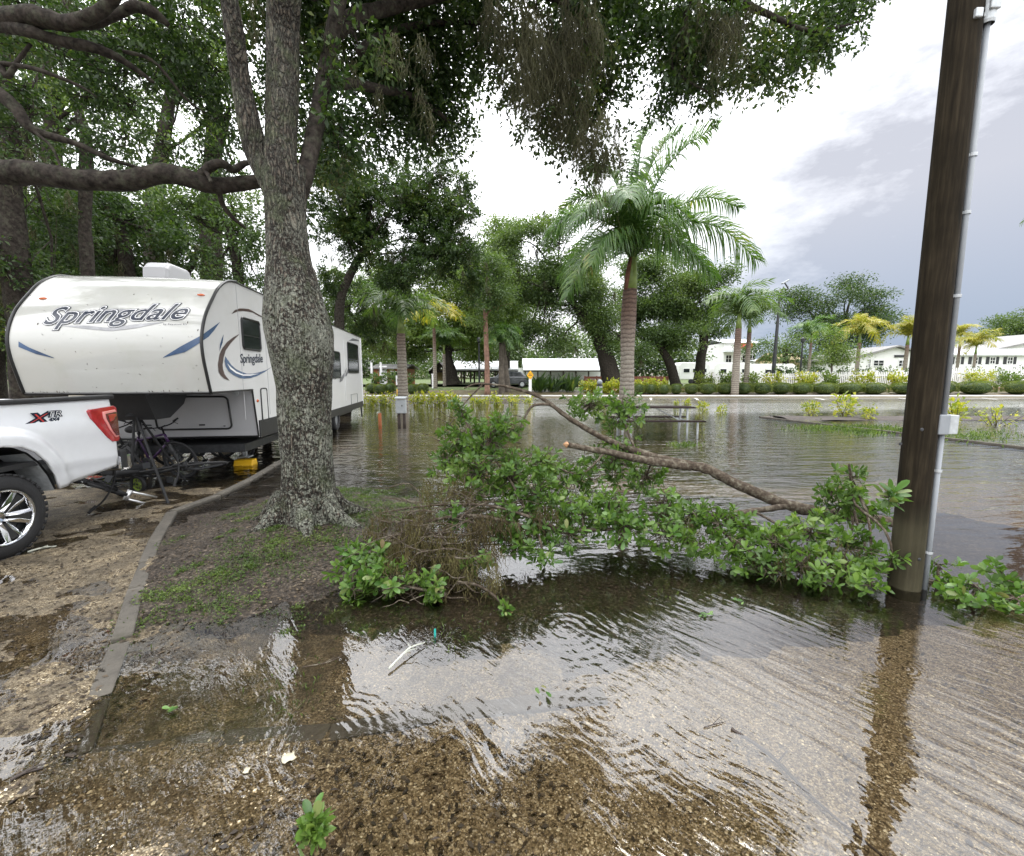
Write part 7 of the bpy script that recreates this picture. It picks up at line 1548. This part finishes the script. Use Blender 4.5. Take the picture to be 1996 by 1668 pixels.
# ------------------------------------------------------------------ buildings
def prism_house(name, label, cat, px0, px1, eave, Y, depth, roofm, wallm, ridge=None, base=None, gable='x', overhang=.5, group=None):
    k = pxm(Y); x0 = P(px0, 735, Y).x; x1 = P(px1, 735, Y).x; cx = (x0 + x1) / 2; zg = Hs(cx, Y); t = thing(name, (cx, Y, zg), label, cat, group=group); hw = (x1 - x0) / 2; ze = P((px0 + px1) / 2, eave, Y).z - zg; zr = P((px0 + px1) / 2, ridge, Y).z - zg
    mb = MB()
    if gable == 'x':   # ridge along x
        mb.box((0, depth / 2, ze / 2), (2 * hw, depth, ze)); wl_ = mb.build('wall', M[wallm], t); zr2 = ze + (zr - ze) * 1.0; mb = MB(); o_ = overhang
        sec = [(-o_, ze - .05), (depth / 2, zr2), (depth + o_, ze - .05), (depth + o_, ze + .1), (depth / 2, zr2 + .16), (-o_, ze + .1)]; mb.prism([(-hw - o_, y, z) for y, z in sec], (2 * hw + 2 * o_, 0, 0))
    else:
        sec = [(-hw, 0), (hw, 0), (hw, ze), (0, zr - .1), (-hw, ze)]; mb.prism([(x, 0, z) for x, z in sec], (0, depth, 0)); wl_ = mb.build('wall', M[wallm], t); mb = MB(); o_ = overhang
        sl = (zr - ze) / hw; sec = [(-hw - o_, ze - sl * o_), (0, zr), (hw + o_, ze - sl * o_), (hw + o_, ze - sl * o_ + .22), (0, zr + .22), (-hw - o_, ze - sl * o_ + .22)]; mb.prism([(x, -o_, z) for x, z in sec], (0, depth + 2 * o_, 0))
    mb.build('roof', M[roofm], t); t['hw'] = hw
    def win(px, y0, y1, w, kind='window', mat='dark_glass', shut=True):
        c = P(px, (y0 + y1) / 2, Y); z0 = P(px, y1, Y).z - zg; z1 = P(px, y0, Y).z - zg; x = c.x - cx; ww = w * k
        mb = MB()
        for s in (-1, 1): mb.box((x + s * ww / 2, -.04, (z0 + z1) / 2), (.09, .1, z1 - z0 + .18)); mb.box((x, -.04, z1 if s > 0 else z0), (ww + .05, .09, .09))
        mb.box((x, -.035, (z0 + z1) / 2), (.06, .06, z1 - z0)); mb.box((x, -.03, (z0 + z1) / 2), (ww, .05, .05)); f = mb.build(kind, M['fence_white'], t)
        mb = MB(); mb.box((x, -.012, (z0 + z1) / 2), (ww - .05, .04, z1 - z0 - .04)); mb.build('pane', M[mat], f)
        if shut:
            for s in (-1, 1): o = MB().box((x + s * (ww * .5 + .32), -.03, (z0 + z1) / 2), (.42, .05, z1 - z0 + .1)).build('shutter', M['steel_dark'], t)
    return t, win, k, zg, cx
t, win, k, zg, cx = prism_house('white_house', 'long white house with dark shutters behind the right fence', 'house', 1835, 2130, 692, 60, 12, 'roof_white', 'wall_white', 677)
for px in (1866, 1900, 1934, 1968, 2010, 2050): win(px, 696, 709, 10)
o = MB().box((0, -.1, P(1900, 716, 60).z - zg), (t['hw'] * 2, .2, .35)).build('fascia', M['fence_white'], t)
t, win, k, zg, cx = prism_house('white_house', 'white gabled house rising behind the long shuttered one', 'house', 1900, 2300, 688, 74, 14, 'roof_grey', 'wall_white', 645, gable='y', overhang=.8)
t, win, k, zg, cx = prism_house('white_house', 'low white house with dark roof edge left of the pole', 'house', 1650, 1830, 700, 62, 10, 'roof_grey', 'wall_white', 676, gable='y', overhang=.6)
win(1712, 702, 713, 20, shut=False); win(1694, 700, 716, 5, 'window', shut=False); win(1758, 702, 714, 14, shut=False)
o = MB().box((P(1755, 694, 62).x - cx, -.08, P(1755, 694, 62).z - zg), (1.8, .06, .32)).build('sign_board', M['steel_dark'], t)
t, win, k, zg, cx = prism_house('office_building', 'two storey white building with red band behind the palms', 'building', 1408, 1470, 668, 95, 12, 'roof_white', 'wall_white', 658)
o = MB().box((P(1450, 674, 95).x - cx, -.2, P(1450, 674, 95).z - zg), (30 * k, .3, 12 * k)).build('red_band', M['red_band'], t)
for px in (1420, 1436, 1452, 1466): win(px, 692, 706, 11, shut=False)
o = MB().box((0, -.5, P(1436, 684, 95).z - zg), (66 * k, 1.6, .5)).build('canopy', M['roof_white'], t)
t, win, k, zg, cx = prism_house('office_building', 'low white flat wing beside the red banded building', 'building', 1470, 1600, 704, 92, 10, 'roof_white', 'wall_white', 700)
for px in (1488, 1500, 1512): win(px, 707, 718, 7, shut=False)
t, win, k, zg, cx = prism_house('thatched_hut', 'tan thatched roof showing behind the street lamp', 'hut', 1512, 1562, 702, 84, 6, 'tan', 'tan', 688)
# parked white trailers behind the fence
for i, (px0, px1, tp, lab) in enumerate([(1324, 1384, 706, 'white caravan with round vent parked left behind the fence'), (1392, 1468, 707, 'longer white caravan parked in the middle behind the fence'), (1480, 1552, 709, 'white caravan parked rightmost beside the lamp post')]):
    Y = 58; k = pxm(Y); x0 = P(px0, 735, Y).x; x1 = P(px1, 735, Y).x; cx = (x0 + x1) / 2; zg = Hs(cx, Y); h = P(px0, tp, Y).z - zg; t = thing('caravan', (cx, Y, zg), lab, 'caravan', group='white caravans behind the fence'); hw = (x1 - x0) / 2
    mb = MB(); mb.prism([(-hw, 0, .6), (hw, 0, .6), (hw, 0, h - .4), (hw - .5, 0, h), (-hw + .3, 0, h), (-hw, 0, h - .3)], (0, 2.4, 0)); bevel(mb.build('body', M['wall_white'], t), .08)
    for s in (-.55, .05, .55):
        mb = MB(); mb.box((s * hw, -.02, h * .62), (.9, .04, .6)); f = mb.build('window', M['fence_white'], t); mb = MB(); mb.box((s * hw, -.04, h * .62), (.78, .03, .48)); mb.build('pane', M['dark_glass'], f)
    for s in (-.2, .1):
        mb = MB(); mb.lathe([(0, -.1), (.2, -.1), (.36, -.08), (.36, .08), (.2, .1), (0, .1)], Matrix.Translation((s * hw, .1, .36)) @ Matrix.Rotation(math.pi / 2, 4, 'X'), 18); mb.build('wheel', M['rubber'], t)
# pavilion with long pale roof on dark posts
Y = 62; k = pxm(Y)
def pavilion(px0, px1, eave, ridge, Y, label, roofm, nposts, depth=9):
    x0 = P(px0, 735, Y).x; x1 = P(px1, 735, Y).x; cx = (x0 + x1) / 2; zg = Hs(cx, Y); hw = (x1 - x0) / 2; ze = P(px0, eave, Y).z - zg; zr = P(px0, ridge, Y).z - zg; t = thing('pavilion', (cx, Y, zg), label, 'pavilion')
    mb = MB(); mb.prism([(-hw, y, z) for y, z in ((-.6, ze), (depth / 2, zr), (depth + .6, ze), (depth + .6, ze + .18), (depth / 2, zr + .2), (-.6, ze + .18))], (2 * hw, 0, 0)); mb.build('roof', M[roofm], t)
    o = MB().box((0, -.45, ze - .05), (2 * hw, .15, .28)).build('beam', M['timber_dark'], t)
    for i in range(nposts):
        for y in (0, depth): o = MB().box((-hw + .3 + (2 * hw - .6) * i / (nposts - 1), y, ze / 2), (.22, .22, ze)).build('post', M['timber_dark'], t)
    return t, cx, zg, ze
t, cx, zg, ze = pavilion(880, 1010, 722, 704, 58, 'long open pavilion with white roof behind the parked car', 'roof_white', 7)
for i in range(5):
    o = MB().box((-6 + 3 * i, 3, .75), (1.8, .8, .06)).build('table_board', M['tan'], t); b_ = MB().box((-6 + 3 * i, 3, .37), (.1, .6, .74)).build('table_leg', M['tan'], o)
t, cx, zg, ze = pavilion(1020, 1200, 722, 698, 70, 'wide white roofed shelter behind the leaning oak', 'roof_white', 8, 14)
o = MB().box((0, 12, 1.2), (20, .2, 2.4)).build('back_wall', M['wall_white'], t)
# gable entrance
Y = 55; b = gpt(858, Y); k = pxm(Y); t = thing('gable_shelter', b, 'dark timber gable shelter in front of the white pavilion', 'shelter'); zr = P(858, 706, Y).z - b.z; ze = P(858, 724, Y).z - b.z; hw = 20 * k
for s in (-1, 1):
    o = MB().prism([(0, 0, zr), (s * hw, 0, ze), (s * hw, 0, ze - .3), (0, 0, zr - .35)], (0, 4, 0)).build('roof', M['timber_dark'], t); o = MB().box((s * hw * .75, .2, ze / 2), (.25, .25, ze)).build('post', M['timber_dark'], t); o = MB().box((s * hw * .75, 3.8, ze / 2), (.25, .25, ze)).build('post', M['timber_dark'], t)
o = MB().box((0, .1, ze), (hw * 2, .2, .25)).build('beam', M['timber_dark'], t); o = MB().box((0, .1, (ze + zr) / 2), (.18, .18, zr - ze)).build('strut', M['timber_dark'], t)
o = MB().box((0, 3.4, 1.2), (1.6, .1, 1.6)).build('notice_board', M['tan'], t)
t, win, k, zg, cx = prism_house('cabin', 'small orange cabin with grey roof left of the brown palm trunk', 'cabin', 729, 786, 718, 50, 6, 'roof_grey', 'timber_orange', 711)
win(770, 724, 738, 15, shut=False)
for px in (730, 748): o = MB().box((P(px, 735, 50).x - cx, -.9, 1.3), (.2, .2, 2.6)).build('porch_post', M['fence_white'], t)
o = MB().box((-.6, -.05, 1.2), (.9, .06, 2.1)).build('door', M['fence_white'], t)
# low red brick wall / fence strip
Y = 47; x0 = P(1140, 740, Y).x; x1 = P(1302, 740, Y).x; cx = (x0 + x1) / 2; t = thing('low_fence', (cx, Y, Hs(cx, Y)), 'low red brown board fence behind the royal palm trunk', 'fence'); h = P(1200, 733, Y).z - Hs(cx, Y)
for i in range(3): o = MB().box((0, 0, h * (.25 + .3 * i)), (x1 - x0, .06, h * .25)).build('board', M['brick_red'], t)
for i in range(8): o = MB().box((-(x1 - x0) / 2 + (x1 - x0) * i / 7, .08, h / 2), (.14, .14, h * 1.05)).build('post', M['brick_red'], t)
# parked dark car
def car(px, Y, label, mat, L=4.5, rz=0.0):
    b = gpt(px, Y); t = thing('parked_car', b, label, 'car', rz); s = L / 4.5
    side = [(-2.2, .35), (-2.25, .75), (-2.1, .98), (-1.55, 1.05), (-1.9, .98), (-1.5, 1.05), (-.9, 1.5), (.7, 1.55), (1.75, 1.42), (2.1, 1.0), (2.2, .8), (2.2, .4)]
    body = [(-2.2, .32), (-2.26, .7), (-2.1, .92), (-1.2, 1.02), (1.9, 1.02), (2.2, .9), (2.25, .45), (2.1, .32)]; top = [(-1.25, 1.0), (-.6, 1.45), (.2, 1.54), (1.3, 1.48), (1.95, 1.02)]
    mb = MB(); mb.prism([(x * s, -.88, z) for x, z in body], (0, 1.76, 0)); bevel(mb.build('body', M[mat], t), .07, 3)
    mb = MB(); n = len(top); v = [(x * s, -.82 + .16 * (z - 1) / .5, z) for x, z in top] + [(x * s, .82 - .16 * (z - 1) / .5, z) for x, z in top]; mb.add(v, [tuple(range(n)), tuple(range(2 * n - 1, n - 1, -1))] + [(i, i + n, (i + 1) % n + n, (i + 1) % n) for i in range(n)]); bevel(mb.build('cabin', M[mat], t), .05, 3)
    mb = MB(); w_ = [[(-1.0, 1.04), (-.55, 1.39), (.15, 1.45), (.15, 1.04)], [(.25, 1.04), (.25, 1.45), (1.2, 1.41), (1.6, 1.05)]]
    for q_ in w_: mb.prism([(x * s, -.835 + .16 * (z - 1) / .5, z) for x, z in q_], (0, -.01, 0))
    mb.build('side_window', M['dark_glass'], t)
    for x in (-1.4, 1.4):
        for y, f in ((-.8, 1), (.8, -1)):
            Wm = Matrix.Translation((x * s, y, .33)) @ Matrix.Rotation(math.pi / 2 * f, 4, 'X'); mb = MB(); mb.lathe([(.2, -.1), (.3, -.11), (.335, -.07), (.335, .07), (.3, .11), (.2, .1), (.2, -.1)], Wm, 24); wh = mb.build('wheel', M['rubber'], t, True); mb = MB(); mb.lathe([(0, .06), (.06, .09), (.2, .09), (.2, -.05)], Wm, 14); mb.build('rim', M['galv'], wh)
    for y in (-.6, .6): mb = MB(); mb.box((-2.22 * s, y, .78), (.06, .3, .16)); mb.build('tail_light', M['lamp_red'], t); mb = MB(); mb.box((2.21 * s, y, .72), (.06, .34, .14)); mb.build('headlight', M['decal_white'], t)
car(990, 41, 'dark grey parked car with red tail light behind the grey palm trunks', 'car_grey', 4.3)
# ------------------------------------------------------------------ mulch on the island across the water
def island():
    mb = MB(); x0, x1 = 11.2, 40; xs = np.linspace(x0, x1, 60); ys = np.linspace(16.7, 18.7, 10); X, Y = np.meshgrid(xs, ys); Z = H(X, Y) + .008 + .02 * wob(X, Y)
    vs = np.stack([X, Y, Z], -1).reshape(-1, 3); nx = len(xs); mb.add(vs, [(j * nx + i, j * nx + i + 1, (j + 1) * nx + i + 1, (j + 1) * nx + i) for j in range(len(ys) - 1) for i in range(nx - 1)]); tag(mb.build('mulch_island', M['mulch_dark'], None, True), 'dark mulch island with shrubs rising out of the flood', kind='structure')
island()
